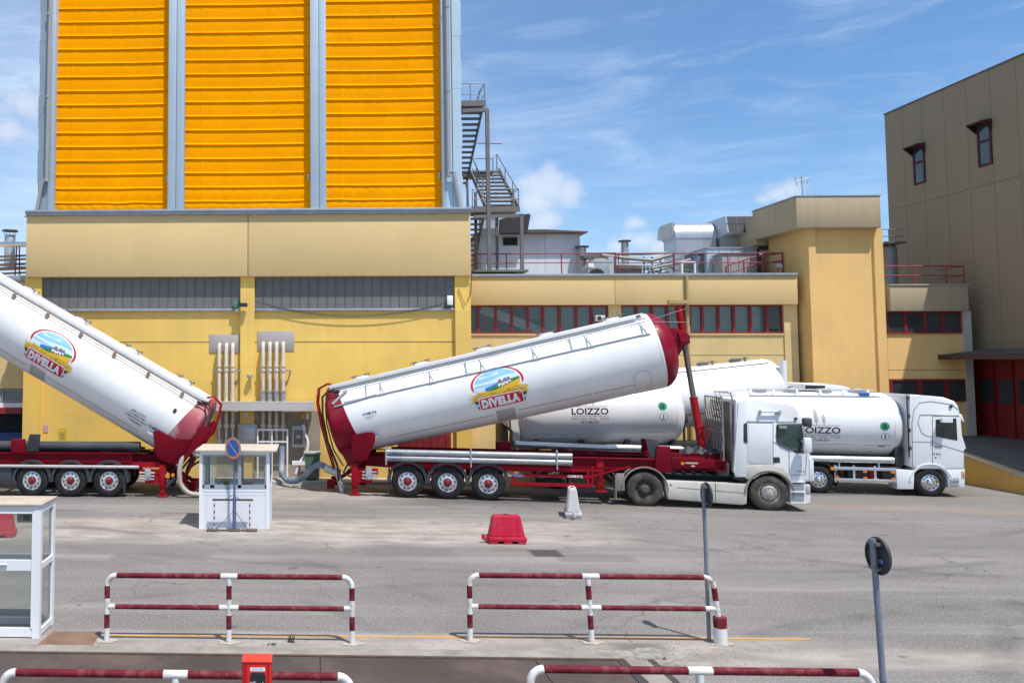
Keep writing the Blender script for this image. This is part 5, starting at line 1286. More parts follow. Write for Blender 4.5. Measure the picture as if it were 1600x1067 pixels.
# chassis and side guard
b = MB()
for y in (-.42, .42): b.box(-1.9, 4.6, y - .05, y + .05, .78, 1.05)
for x in (-1.8, -.6, .8, 2.2, 3.6): b.box(x - .06, x + .06, -.37, .37, .82, 1.0)
b.box(-2.3, 2.9, -.62, .62, 1.05, 1.22); b.build('chassis', BLACKP, t5)
b = MB(); b.box(.95, 1.75, -.95, -.5, .45, .85, bev=.03); b.box(2.0, 2.6, -.95, -.5, .5, .95, bev=.03); b.tube((.3, -.75, .6), (.3, .75, .6), .08, 10); b.build('chassis_boxes', flat('chassis_black', (.02, .02, .022), .5), t5)
b = MB(); xa, xb = F5.at(1303, 740, near5).x, F5.at(1400, 740, near5).x; z1, z0 = F5.at(1350, 732, near5).z, F5.at(1350, 750, near5).z
b.box(xa, xb, near5 - .02, near5 + .02, z1 - .06, z1 + .05, bev=.008); b.box(xa, xb, near5 - .02, near5 + .02, z0 - .05, z0 + .05, bev=.008)
for px in (1306, 1335, 1368): x = F5.at(px, 740, near5).x; b.box(x - .035, x + .035, near5 + .021, near5 + .05, z0 - .1, z1 + .1)
b.build('side_guard', ALU, t5)
b = MB()
for (px, dz) in ((1307, 0), (1351, 0), (1395, 0)):
    x = F5.at(px, 740, near5).x
    for zz in ((z0 + .08,) if px == 1307 else (z0 + .08, z1 - .10)): b.box(x - .06, x + .06, near5 - .04, near5 - .021, zz - .03, zz + .03)
x = F5.at(1300, 735, near5).x; b.tube((x, near5 - .05, z1 - .02), (x, near5 + .1, z1 - .02), .06, 10); b.build('side_marker', ORANGE, t5)
b = MB(); x = F5.at(1364, 738, near5).x; b.tube((x, near5 + .15, z0 + .08), (x, near5 + .15, z1), .10, 14); b.lathe([(.10, 0), (.06, .06), (.03, .1), (0, .1)], (x, near5 + .15, z1), 'z', 14); b.build('extinguisher', BRIGHTRED, t5)
r5 = .468
wheel(t5, 0, near5, r5, 'chrome'); wheel(t5, 3.37, near5, r5, 'chrome'); wheel(t5, 0, -near5, r5, 'chrome', far=True); wheel(t5, 3.37, -near5, r5, 'chrome', far=True)
mudguard(t5, 0, r5, .60, near5, near5 + .5, BLACKP, -20, 200)
# ---- cab
def cab(root, fr, near, W_, prof_px, body_m, glass_px, details, bev=.07):
    prof = fr.xz(prof_px, near)
    b = MB(); b.prism(prof, near, near + W_, bev, 3); c = b.build('cab', body_m, root, 40)
    return c, prof
cab5, _ = cab(t5, F5, near5 - .03, 2.2, [(1421, 616), (1443, 617.5), (1475, 620.5), (1492, 626.5), (1498, 634), (1500.5, 650), (1503, 680), (1505.5, 700), (1507.5, 706), (1508, 733), (1437, 733), (1421, 728)], CABS, None, None)
n5 = near5 - .03
def panel(root, fr, near, name, px, m, proud=.006, bev=0., smooth=35, th=.02):
    b = MB(); b.prism(fr.xz(px, near), near - proud, near - proud + th, bev); return b.build(name, m, root, smooth)
panel(cab5, F5, n5, 'side_window', [(1462, 655.5), (1494, 653.5), (1496, 688), (1490, 687), (1462, 682)], CABWIN, .008)
DRK = flat('cab_seam', (.10, .105, .11), .5)
def seam_line(root, fr, near, pts, m=DRK, r=.008, name='panel_gap'):
    b = MB(); q = [fr.at(px, py, near) for px, py in pts]; b.path([(p.x, near - .002, p.z) for p in q], r, 6); return b.build(name, m, root)
seam_line(cab5, F5, n5, [(1457, 651), (1457, 729)]); seam_line(cab5, F5, n5, [(1457, 650), (1498, 649)]); seam_line(cab5, F5, n5, [(1426, 690), (1457, 690.5), (1506, 706)])
seam_line(cab5, F5, n5, [(1437, 648), (1457, 648), (1498, 650)], INKG, .012); seam_line(cab5, F5, n5, [(1437, 650), (1434, 660), (1440, 676), (1448, 681), (1457, 682)])
seam_line(cab5, F5, n5, [(1426, 728), (1425, 660), (1428, 640), (1437, 629), (1455, 627), (1488, 632), (1497, 640)])
b = MB(); a = F5.at(1485.5, 635, n5); b.tube((a.x, n5 - .03, a.z), (a.x, n5, a.z), .05, 12); b.build('marker_lamp', BLACKP, cab5)
b = MB(); a = F5.at(1467, 697, n5); b.box(a.x - .12, a.x + .10, n5 - .025, n5 + .01, a.z - .03, a.z + .03, bev=.01); b.build('door_handle', flat('handle_grey', (.20, .20, .21), .4), cab5)
d = Decal(); 
for k, (u, v) in enumerate(((-.08, .06), (0, .06), (.08, .06), (-.04, -.06))): d.rrect(u, v, .05, .06, .005, INKG, 0)
d.rrect(.09, .0, .10, .14, .01, flat('sticker_pale', (.62, .64, .66)), 0); a = F5.at(1464, 712, n5); d.build('stickers', lambda u, v, e: (a.x + u, n5 - e, a.z + v), cab5, 0)
# wheel arch, side skirt, steps, bumper
xw = 3.37
mudguard(cab5, xw, r5, .63, n5 - .015, n5 + .7, CABS, 5, 178, .06)
b = MB(); b.prism(F5.xz([(1400, 733), (1429, 735), (1428, 764), (1402, 764)], n5), n5, n5 + .6, .02); b.build('side_skirt', CABS, cab5)
b = MB(); b.prism(F5.xz([(1480, 733), (1508, 733), (1508, 761), (1482, 762)], n5), n5, n5 + 2.2, .03); b.build('bumper', CABS, cab5)
b = MB(); b.prism(F5.xz([(1484, 746), (1498, 746), (1498, 760), (1485, 760)], n5), n5 - .01, n5 + .1, .01)
for py in (750, 757): q = F5.at(1491, py, n5); b.box(q.x - .14, q.x + .14, n5 - .05, n5 - .01, q.z - .015, q.z + .015)
b.build('steps', STEEL, cab5)
b = MB(); q = F5.at(1505, 742, n5); b.box(q.x - .06, q.x + .04, n5 - .01, n5 + .3, q.z - .12, q.z + .14, bev=.02); b.build('headlight', flat('lamp_glass', (.45, .42, .40), .1), cab5)
d = Decal(); q = F5.at(1505, 741, n5); d.rrect(0, 0, .05, .10, .01, ORANGE, 0); d.build('indicator', lambda u, v, e: (q.x + u, n5 - .012 - e, q.z + v), cab5, 0)
# mirror on the near door, sun visor at the front, windscreen, rear deflector wall
b = MB(); q = F5.at(1474, 655, n5); b.cbox((q.x, n5 - .18, q.z - .02), (.30, .16, .14)); b.build('mirror', CABS, cab5)
b = MB(); q = F5.at(1503, 653, n5); b.prism(F5.xz([(1498, 648), (1503, 647), (1508, 659), (1503, 657)], n5), n5 + .02, n5 + 2.1, .01); b.build('sun_visor', CABS, cab5)
b = MB(); q0, q1 = F5.at(1501.5, 655, n5), F5.at(1505.5, 694, n5); b.bar((q0.x + .02, n5 + 1.1, q0.z), (q1.x + .012, n5 + 1.1, q1.z), 1.85, .03, (1, 0, 0)); b.build('windscreen', CABWIN, cab5)
b = MB(); q = F5.at(1420, 660, n5)
for py in (622, 650, 672, 700): z = F5.at(1421, py, n5).z; b.box(q.x - .03, q.x + .04, n5 - .02, n5 + .0, z - .06, z + .06)
b.box(q.x - .025, q.x - .002, n5 + .02, n5 + .06, 1.3, F5.at(1421, 617, n5).z); b.build('rear_hinges', BLACKP, cab5)
b = MB(); b.box(q.x - .02, q.x - .003, n5 + .08, n5 + 2.1, 1.0, F5.at(1421, 619, n5).z, bev=.005); b.build('rear_panel', mat('rear_panel_grey', (.60, .61, .62), .5, var=.06, streak=.2), cab5)
b = MB(); b.box(q.x - .35, q.x - .1, n5 + .25, n5 + 1.6, .95, 1.6, bev=.03); b.path([(q.x - .3, -.4, 1.6), (q.x - .45, -.4, 1.8), (q.x - .1, -.3, 1.9)], .03, 8); b.build('air_intake', BLACKP, cab5)

# drawbar trailer of the same line
F3 = F5
t3 = thing('tank_trailer', 'pearl white tank trailer behind the centre trailer, with a green round badge', 'tank trailer', (11.5, 31.3, 0), R_(-4))
RP3 = 1.14; F3 = Frame(11.5, 31.3, R_(-4))
xr_ = 1.53; xl_ = -3.67; zc3 = 2.63
tank3 = tank(t3, RP3, xr_ - xl_, (xl_, 0, zc3), R_(0.6), 1, TANKS, False, .45, .50, 3)
q = mu(F3, 922, 643, RP3); mk = mu(F3, 1036, 640, RP3)
mill_logo(tank3, RP3, 1, q.x - xl_, (q.z - zc3) / RP3 - .01, mk.x - q.x, .90)
b = MB()
for v in (-.62, -.80): a = v; b.tube((.2, -(RP3 + .005) * math.cos(a), RP3 * math.sin(a)), (xr_ - xl_ - .3, -(RP3 + .005) * math.cos(a), RP3 * math.sin(a)), .016, 6)
b.build('side_trim', mat('trim_pale', (.72, .71, .70), .35, metal=.3), tank3)
top_gear(tank3, RP3, xr_ - xl_)
b = MB(); z = F3.at(940, 700, -1.05).z; b.tube((F3.at(805, 695, -1.05).x, -1.0, z + .12), (F3.at(948, 701, -1.05).x, -1.0, z), .13, 16); b.tube((F3.at(948, 701, -1.05).x - .02, -1.0, z), (F3.at(1065, 706, -1.05).x, -1.0, z - .04), .15, 16); b.build('hose_tube', ALU, t3)
b = MB()
for y in (-.45, .45): b.box(xl_ + .1, xr_ + .2, y - .05, y + .05, .95, 1.2)
for k in range(4): x = xl_ + .4 + k * 1.6; b.box(x - .08, x + .08, -.8, .8, 1.2, zc3 - RP3 * .8)
b.bar((xr_ + .2, -.3, 1.05), (xr_ + 1.55, 0, .85), .1, .12); b.bar((xr_ + .2, .3, 1.05), (xr_ + 1.55, 0, .85), .1, .12); b.build('chassis', BLACKP, t3)
for x in (xl_ + 1.0, xr_ - .9):
    wheel(t3, x, -1.08, .47, 'chrome'); wheel(t3, x, 1.08, .47, 'chrome', far=True); mudguard(t3, x, .50, .62, -1.1, -.65, GREYP, -5, 185)
b = MB(); q = F3.at(783, 672, -.6); b.box(q.x - .05, q.x + .22, -.9, .5, 1.2, q.z + .35, bev=.08); b.path([(q.x, -.95, q.z + .3), (q.x + .3, -1.0, q.z), (q.x + .25, -.95, 1.3)], .06, 8); b.build('blower_unit', mat('sooty_brown', (.12, .09, .065), .8, var=.4, vs=4), t3)
b = MB(); q = F3.at(799, 668, -.8); b.prism([(q.x - .12, 3.0), (q.x + .35, 2.9), (q.x + .28, 1.7), (q.x + .18, 1.35), (q.x + .05, 1.35), (q.x - .02, 1.9)], -.95, -.55, .06); b.build('discharge_cone', mat('dusty_tank', (.56, .54, .51), .5, dirt=(.35, .3, .26), dirtamt=.6), t3)
b = MB(); pts = [(F3.at(1066, 706, -1).x, -.95, z), (F3.at(1085, 708, -1).x, -.95, z - .1), (F3.at(1100, 716, -1).x, -.9, z - .3)]; b.path(pts, .06, 10); b.build('hose', STEEL, t3)

# white tilted tanker at the back with its own tractor
F4 = Frame(19.0, 34.0, 0); R4 = 1.20
t4 = thing('tank_trailer', 'plain white tilted tank trailer with a thin orange stripe, parked against the buff wing', 'tank trailer', (12.5, 34.4, 0), 0)
F4 = Frame(12.5, 34.4, 0)
q = F4.at(1196, 607, 0); tl4 = R_(6.2); L4 = 9.2
tank4 = tank(t4, R4, L4, (q.x - L4 * math.cos(tl4), 0, q.z - L4 * math.sin(tl4)), tl4, 1, TANKW, False, .5, .62, 4)
d = Decal(); d.poly([(-4.4, -.04), (4.2, -.04), (4.2, .04), (-4.4, .04)], mat('stripe_orange', (.62, .33, .03), .4), 0); d.build('stripe', wrap(R4, 1, L4 / 2, -.53), tank4, .02, .006)
b = MB(); b.tube((.3, -.62, R4 * .87), (L4 - .1, -.62, R4 * .87), .02, 6); b.tube((L4 - .1, -.62, R4 * .87), (L4 + .2, -.75, R4 * .62), .02, 6)
for x in (4.9, 6.9, 8.2): b.bar((x - .35, -.2, R4 + .10), (x + .35, -.2, R4 + .10), .05, .05); b.tube((x - .25, -.2, R4 - .03), (x - .25, -.2, R4 + .16), .04, 8); b.tube((x + .25, -.2, R4 - .03), (x + .25, -.2, R4 + .16), .04, 8); b.lathe([(.22, R4 - .02), (.22, R4 + .1), (0, R4 + .13)], (x, .1, 0), 'z', 16)
b.build('top_fittings', STAIRG, tank4)
b = MB()
for y in (-.45, .45): b.box(-4.2, 5.6, y - .06, y + .06, 1.05, 1.35)
b.box(1.6, 2.9, -1.0, -.5, 1.0, 1.42, bev=.03); q = F4.at(1065, 655, -1); b.box(q.x - .3, q.x + .22, -1.1, -.8, q.z - .14, q.z + .12, bev=.03); b.tube((q.x + .1, -.95, 1.3), (q.x + .1, -.95, q.z), .05, 8); b.build('chassis', BLACKP, t4)
for x in (-3.4, -2.1, -.8): wheel(t4, x, -1.2, .5, 'trailer'); wheel(t4, x, 1.2, .5, 'trailer', far=True)
b = MB(); b.tube((6.2, .1, 1.2), (6.7, .1, F4.at(1200, 600, 0).z), .12, 12); b.build('ram', ALU, t4)

tr4 = thing('tractor_unit', 'white tractor of which only the roof fairing shows above the right pearl tanker', 'tractor', (20.0, 34.2, 0), 0)
FT = Frame(20.0, 34.2, 0)
x0 = FT.at(1252, 605, -1.15).x; 
roofz = FT.at(1290, 612, -1.15).z; x1 = FT.at(1352, 618, -1.15).x
b = MB(); b.prism([(x0, 1.0), (x0, roofz), (x1 - .1, roofz - .04), (x1 + .05, roofz - .7), (x1 + .12, 1.9), (x1 + .12, .55), (x0 + .3, .55)], -1.15, 1.15, .07, 3); c4 = b.build('cab', CABW, tr4, 40)
zt4 = FT.at(1270, 598, -1.0).z
b = MB(); prf = FT.xz([(1256, 608), (1256, 600), (1262, 598), (1290, 599), (1318, 603), (1345, 612), (1345, 615), (1290, 613), (1290, 608)], -1.0); b.prism(prf, -1.0, 1.0, .03); b.build('roof_fairing', CABW, c4)
b = MB(); b.prism(FT.xz([(1258, 608.5), (1258, 601.5), (1289, 602.5), (1289, 608.5)], -1.0), -1.012, -.99); b.build('fairing_window', CABWIN, c4, 0)
b = MB(); b.prism([(x1 - .75, roofz - 1.5), (x1 - .75, roofz - .85), (x1 - .1, roofz - .85), (x1 - .02, roofz - 1.5)], -1.16, -1.14); b.box(x1 + .10, x1 + .13, -.95, .95, roofz - 1.5, roofz - .85); b.build('side_window', CABWIN, c4, 0)
b = MB(); q = FT.at(1224, 585, -.8); zz = FT.at(1224, 563, -.8).z; b.tube((q.x, -.8, 1.0), (q.x, -.8, zz), .13, 16); b.build('exhaust_stack', TANKW, tr4); b = MB(); b.tube((q.x - .02, -.8, FT.at(1224, 605, -.8).z), (q.x + .35, -.85, FT.at(1224, 602, -.8).z), .05, 8); b.build('stack_bracket', STEEL, tr4)
b = MB()
for y in (-.4, .4): b.box(x0 - 3.2, x1, y - .05, y + .05, .75, 1.0)
b.build('chassis', BLACKP, tr4)
for x in (x1 - .6, x0 - 2.2): wheel(tr4, x, -1.15, .5, 'front'); wheel(tr4, x, 1.15, .5, 'front', far=True)

# ------------------------------------------------------------------ dusty white tractor of the centre trailer
q = G(1203, 797); 
nT = -1.22
def fx(px, py, y=nT): return F2.at(px, py, y)
u2 = F2.ux; tru = thing('tractor_unit', 'dusty white tractor unit at the head of the centre trailer, facing right', 'tractor', F2.o + u2 * fx(1203, 790).x, R_(-10.9))
FR = Frame(tru.location.x, tru.location.y, R_(-10.9))
def gx(px, py, y=nT): return FR.at(px, py, y)
rw = .53
wheel(tru, 0, nT, rw, 'front'); wheel(tru, 0, -nT, rw, 'front', far=True)
xr2 = gx(1008, 765).x
wheel(tru, xr2, nT, rw, 'dusty'); wheel(tru, xr2, -nT, rw, 'dusty', far=True)
mudguard(tru, xr2, rw + .02, .67, nT - .02, nT + .55, BEIGEP, -8, 175, .03); mudguard(tru, xr2, rw + .02, .67, -nT - .55, -nT + .02, BEIGEP, -8, 175, .03)
b = MB(); a = gx(962, 770); b.box(a.x, a.x + .03, nT, nT + .5, .18, .95); b.box(a.x + .03, a.x + .28, nT + .02, nT + .2, .45, 1.0, bev=.02); b.build('mud_flap', BEIGEP, tru)
b = MB()
for y in (-.42, .42): b.box(xr2 - .9, 1.0, y - .05, y + .05, .72, 1.02)
b.box(xr2 - .95, xr2 - .8, -1.1, 1.1, .6, .8); b.lathe([(.55, 1.02), (.55, 1.16), (.12, 1.18)], (xr2 + .45, 0, 0), 'z', 24)
for k in range(6): b.box(xr2 + .9 + k * .3, xr2 + .95 + k * .3, -1.0, 1.0, 1.0, 1.06)
b.box(xr2 + .7, -1.0, -1.05, .9, .98, 1.0); b.build('chassis', BLACKP, tru)
b = MB(); b.prism(FR.xz([(1038, 750), (1168, 756), (1167, 787), (1160, 789), (1044, 780), (1041, 768)], nT), nT - .01, nT + .5, .04); sk = b.build('side_skirt', CABDIRTY, tru)
seam_line(sk, FR, nT - .01, [(1118, 754), (1118, 786)]); seam_line(sk, FR, nT - .01, [(1058, 761), (1167, 770)], INKG, .008)
d = Decal(); star = []
for k in range(10): rr = .05 if k % 2 == 0 else .02; star.append((rr * math.sin(k * PI / 5), rr * math.cos(k * PI / 5)))
a = gx(1048, 757); d.poly(star, INKG, 0); d.build('star_sticker', lambda u, v, e: (a.x + u, nT - .011 - e, a.z + v), sk, 0)
# cab body
WC = 2.44
prof = [(1149, 624.5), (1180, 624.5), (1232, 628.5), (1243, 634), (1249, 643), (1251.5, 657), (1250, 664), (1259, 700), (1268, 712), (1270.5, 722), (1270, 752), (1234, 756), (1232, 745), (1222, 735), (1200, 732), (1165, 735), (1149, 735)]
b = MB(); b.prism(FR.xz(prof, nT), nT, nT + WC, .08, 3); cb = b.build('cab', CABW, tru, 40)
# dusty lower body and arch
mudguard(cb, 0, rw, .68, nT - .03, nT + .5, BEIGEP, -5, 182, .05)
b = MB(); b.prism(FR.xz([(1165, 728), (1200, 726), (1222, 730), (1233, 742), (1234, 757), (1229, 748), (1218, 740), (1203, 737), (1188, 740), (1178, 748), (1165, 748)], nT), nT - .02, nT + .2, .015); b.build('arch_panel', CABDIRTY, cb)
# rear side fairing with grille slot
b = MB(); b.prism(FR.xz([(1146, 735), (1153, 628), (1165, 624), (1166, 745), (1149, 745)], nT), nT - .03, nT + .35, .02); fa = b.build('side_fairing', CABW, cb)
b = MB(); b.prism(FR.xz([(1161.5, 662), (1166.8, 660), (1167, 693), (1161.5, 690)], nT), nT - .045, nT - .02, .004); b.build('vent_grille', BLACKP, fa)
# sleeper side panel, seams
b = MB(); b.prism(FR.xz([(1169, 662), (1207, 662), (1207, 722), (1204, 725), (1172, 724), (1168, 719)], nT), nT - .012, nT + .02, .01); b.build('side_panel', CABW, cb)
seam_line(cb, FR, nT, [(1168, 660), (1208, 660.5)]); seam_line(cb, FR, nT, [(1208, 661), (1208, 727)]); seam_line(cb, FR, nT, [(1166, 658), (1245, 659)])
seam_line(cb, FR, nT, [(1214, 661), (1256, 662), (1261, 705), (1258, 741), (1235, 742)]); seam_line(cb, FR, nT, [(1209, 690), (1214, 694), (1233, 702), (1233, 741)])
# door window with drop line, mirror
gw = FR.xz([(1215, 665.5), (1250, 665), (1257, 700), (1247, 701.5), (1233, 700.5), (1221, 695), (1215.5, 689)], nT)
b = MB(); b.prism(gw, nT - .010, nT + .02); b.build('side_window', mat('painted_reflection_glass', (.03, .065, .06), .08, var=.5, vs=2.5, spec=.8), cb, 0)  # green tint and mottling paint reflections into the glass colour
b = MB(); q = [gx(*p) for p in ((1214, 664), (1251, 663.5), (1258.5, 702), (1247, 703), (1232, 702), (1219.5, 696), (1214, 689.5), (1214, 664))]; b.path([(p.x, nT - .006, p.z) for p in q], .020, 6, cap=False); b.build('window_seal', BLACKP, cb)
b = MB(); b.prism(FR.xz([(1232, 700), (1258, 700), (1258, 707), (1245, 708)], nT), nT - .014, nT + .01, .004); b.build('mirror_base', BLACKP, cb)
b = MB(); a = gx(1256, 694); b.box(a.x - .10, a.x + .12, nT - .32, nT - .16, a.z - .22, a.z + .22, bev=.04); b.bar((a.x - .05, nT - .02, a.z + .1), (a.x - .05, nT - .2, a.z + .1), .05, .05); b.build('mirror', CABW, cb)
b = MB(); a = gx(1222, 668.5); b.box(a.x - .11, a.x + .11, nT - .10, nT - .02, a.z - .03, a.z + .06, bev=.02); b.build('window_visor', BEIGEP, cb)
b = MB(); a = gx(1257, 660); b.box(a.x - .06, a.x + .16, nT - .18, nT + .1, a.z - .12, a.z + .14, bev=.05); b.build('kerb_mirror', GREYP, cb)
b = MB(); a, c = gx(1187, 643), gx(1218, 643); b.tube((a.x, nT - .06, a.z), (c.x, nT - .06, c.z - .0), .022, 8); b.box(a.x - .02, a.x + .03, nT - .08, nT, a.z - .08, a.z + .05); b.box(c.x - .03, c.x + .02, nT - .08, nT, c.z - .08, c.z + .05); b.tube((c.x - .1, nT - .03, c.z - .05), (c.x - .1, nT, c.z - .05), .035, 8); b.build('grab_rail', STEEL, cb)
b = MB(); a = gx(1243, 654); b.tube((a.x, nT - .03, a.z), (a.x, nT, a.z), .045, 10); b.build('marker_lamp', BLACKP, cb)
b = MB(); b.prism(FR.xz([(1208.5, 714), (1218, 714), (1219, 722), (1209, 723)], nT), nT - .012, nT + .01, .004); b.build('door_recess', BLACKP, cb)
d = Decal(); d.text('PREMIUM', 0, 0, .045, .22, INKG, 0); a = gx(1252, 736); d.build('badge', lambda u, v, e: (a.x + u, nT - .002 - e, a.z + v), cb, 0)
b = MB(); a = gx(1252, 726); b.box(a.x - .02, a.x + .0, nT - .004, nT + .02, a.z - .02, a.z + .02)
b.build('keyhole', BLACKP, cb)
for k in (-.5, .5):
    b = MB(); q0 = gx(1267, 711); b.bar((q0.x + .04, k, q0.z + .02), (q0.x - .02, k + .55, q0.z + .42), .02, .03); b.build('wiper', BLACKP, cb)
# steps and bumper
b = MB(); b.prism(FR.xz([(1235, 756), (1260, 757), (1266, 757), (1267, 786), (1258, 787), (1236, 786)], nT), nT + .0, nT + WC, .03); bp = b.build('bumper', CABW, cb)
b = MB()
for (py0, py1) in ((758, 766), (770, 784)):
    b.prism(FR.xz([(1237, py0), (1256, py0 + .5), (1256, py1), (1237, py1 - .5)], nT), nT - .012, nT + .05, .006)
b.build('steps', mat('step_grey', (.33, .34, .36), .5, metal=.3), bp)
b = MB()
for py in (752.5, 768, 785): q = gx(1246, py); b.box(q.x - .20, q.x + .20, nT - .05, nT + .02, q.z - .014, q.z + .014)
b.build('step_treads', CABW, bp)
b = MB(); a = gx(1263, 764); b.box(a.x - .07, a.x + .06, nT - .02, nT + .3, a.z - .14, a.z + .12, bev=.03); b.build('headlight', flat('lamp_glass', (.45, .42, .40), .1), bp)
b = MB(); b.prism(FR.xz([(1264, 716), (1271, 718), (1272, 750), (1265, 752)], nT), nT - .02, nT + .25, .02); b.build('corner_deflector', CABW, cb)
b = MB(); q0, q1 = gx(1252, 668), gx(1268, 711); b.bar((q0.x + .02, 0, q0.z), (q1.x + .0, 0, q1.z), 2.1, .03, (1, 0, 0)); b.build('windscreen', CABWIN, cb)
b = MB(); q = gx(1270, 735); b.box(q.x - .05, q.x + .012, nT + .5, nT + WC - .5, q.z - .3, q.z + .35, bev=.01); b.build('front_grille', BLACKP, cb)
# rear wall: netting screen, hoses and ladder behind the cab
xb_ = gx(1149, 690).x
MESH = bpy.data.materials.new('wire_mesh'); MESH.use_nodes = True
b = MB(); b.box(xb_ - .10, xb_ - .02, nT + .12, nT + WC - .1, 1.15, gx(1149, 628).z, bev=.02); b.build('rear_wall', mat('sooty_rear_wall', (.20, .18, .16), .7, var=.25, vs=2, dirt=(.07, .065, .06), dirtamt=.8), cb)
b = MB(); H0, H1 = 1.2, gx(1149, 622).z; yy0, yy1 = nT + .15, nT + WC - .35; xm = xb_ - .30
nw = 7
for k in range(-nw, nw + 1):
    for sg in (-1, 1):
        y_s = yy0 + (yy1 - yy0) * (k / nw); L_ = H1 - H0
        ya, yb2 = y_s, y_s + sg * L_ * .62
        # clip to the frame
        t0_, t1_ = 0., 1.
        dy = yb2 - ya
        for lo, hi in ((yy0, yy1),):
            if abs(dy) > 1e-6:
                ta, tb = sorted(((lo - ya) / dy, (hi - ya) / dy)); t0_, t1_ = max(t0_, ta), min(t1_, tb)
        if t1_ - t0_ < .04: continue
        b.tube((xm, ya + dy * t0_, H0 + L_ * t0_), (xm, ya + dy * t1_, H0 + L_ * t1_), .014, 4, cap=False)
for y in (yy0, yy1): b.tube((xm, y, H0 - .1), (xm, y, H1), .025, 6)
for z in (H0, (H0 + H1) / 2, H1): b.tube((xm, yy0, z), (xm, yy1, z), .022, 6)
b.path([(xm, yy0, H1), (xm - .1, yy0, H1 + .18), (xm + .25, yy0, H1 + .16), (xm + .3, yy0, H1 - .1)], .025, 6); b.path([(xm, yy0 + .5, H1), (xm - .1, yy0 + .5, H1 + .18), (xm + .3, yy0 + .5, H1 + .18)], .025, 6)
b.build('netting_screen', mat('dull_wire', (.26, .25, .24), .7, metal=.2), cb); bpy.data.materials.remove(MESH)
b = MB(); rnd = random.Random(9)
for k in range(9):
    y = nT + .2 + k * .22; b.path([(xb_ - .12, y, 1.5 + rnd.uniform(0, .5)), (xb_ - .25 - rnd.random() * .1, y + .05, 1.2 + rnd.uniform(-.1, .2)), (xb_ - .5, y + rnd.uniform(-.2, .2), 1.12), (xb_ - .8, y * .5, 1.3)], .022, 6)
b.box(xb_ - .5, xb_ - .15, nT + .1, nT + .5, 1.0, 1.4, bev=.04); b.build('air_lines', mat('sooty_lines', (.05, .045, .045), .6, var=.5, vs=6), cb)
b = MB(); b.prism(FR.xz([(1147, 733), (1168, 735), (1168, 745), (1160, 752), (1147, 748)], nT), nT + .02, nT + .3, .02); b.build('battery_cover', BLACKP, tru)

# ------------------------------------------------------------------ fire stairs beside the silo tower
RAILM = mat('stair_rail_steel', (.26, .255, .25), .55, metal=.3)
ROOFRED = mat('roof_rail_red', (.26, .035, .05), .55, var=.15)
def P(px, py, Y): return W(px, py, Y)
zR = Z_(429, YM - .35, 900)          # roof level of the office wing
fs = thing('fire_stairs', 'grey steel fire stairs with open treads climbing beside the silo tower', 'stairs', (X_(770, 37.6), 37.6, zR)); O = Vector(fs.location)
def loc(px, py, Y): return P(px, py, Y) - O
YS0, YS1 = 36.9, 38.3
b = MB()
def post(px0, py0, px1, py1, Y, wd=.16): b.bar(loc(px0, py0, Y), loc(px1, py1, Y), wd, wd, (0, 1, 0))
post(761, 171, 764.5, 424, YS0); post(814.5, 335, 816, 422, YS0, .14); post(776, 340, 777, 422, YS1 + .6, .12); post(743, 300, 744, 422, YS1, .12)
post(730, 284, 731, 326, YS1, .10)
b.box(loc(740, 424, YS0).x, loc(824, 424, YS0).x, -.9, 1.2, loc(780, 425.5, YS0).z, loc(780, 422, YS0).z)
b.bar(loc(722, 174, YS0), loc(761, 172, YS0), .14, .16); b.bar(loc(740, 339, YS0), loc(818, 337, YS0), .14, .14); 
b.build('posts', STAIRG, fs, smooth=0)
def landing(name, pxa, pxb, py, Y0, Y1, th=.16):
    b = MB(); z = loc(pxa, py, Y0).z; b.box(loc(pxa, py, Y0).x, loc(pxb, py, Y0).x, Y0 - O.y, Y1 - O.y, z - th, z); b.box(loc(pxa, py, Y0).x - .03, loc(pxb, py, Y0).x + .03, Y0 - O.y - .04, Y0 - O.y, z - th - .06, z + .03); return b.build(name, STAIRG, fs, smooth=0)
landing('landing', 716, 758, 159, YS0, YS1); landing('landing', 737, 811, 324, YS0, YS1); landing('landing', 716, 770, 268, 41.2, 42.4)
def flight(pxn, wd, pyt, pyb, Yt, Yb, n):
    """straight flight running away from us: pxn = photo column of its right edge at the nearer end, treads wd wide"""
    x1 = loc(pxn, 300, min(Yt, Yb)).x; x0 = x1 - wd; zt, zb = loc(pxn, pyt, Yt).z, loc(pxn, pyb, Yb).z
    b = MB()
    for x in (x0, x1): b.bar((x, Yb - O.y, zb), (x, Yt - O.y, zt), .05, .26)
    for k in range(n):
        f = (k + .5) / n; y = Yb + (Yt - Yb) * f - O.y; z = zb + (zt - zb) * f; b.box(x0 + .03, x1 - .03, y - .14, y + .14, z - .025, z + .025)
    return b.build('flight', STAIRG, fs, smooth=0)
flight(755, 1.2, 172, 290, 37.1, 41.2, 14)
flight(809, 1.45, 266, 324, 41.2, 37.6, 10)
flight(755, 1.0, 338, 418, 37.6, 40.2, 10)
def rail(pts, posts, par=fs, m=RAILM, r=.025, name='handrail', mid=.5):
    b = MB(); P0 = [Vector(p) for p in pts]; b.path(P0, r, 6)
    if mid: b.path([p - Vector((0, 0, mid)) for p in P0], r * .8, 6)
    for p in posts: p = Vector(p); b.tube(p, p - Vector((0, 0, 1.05)), r, 6)
    return b.build(name, m, par)
a, c = loc(720, 131, YS0), loc(757, 131, YS0); rail([a, c, c + Vector((0, 1.3, 0))], [c, c + Vector((0, 1.3, 0)), a.lerp(c, .4)]); b = MB(); b.bar(loc(756, 132, YS0), loc(744, 158, YS0), .05, .05); b.build('brace', STAIRG, fs)
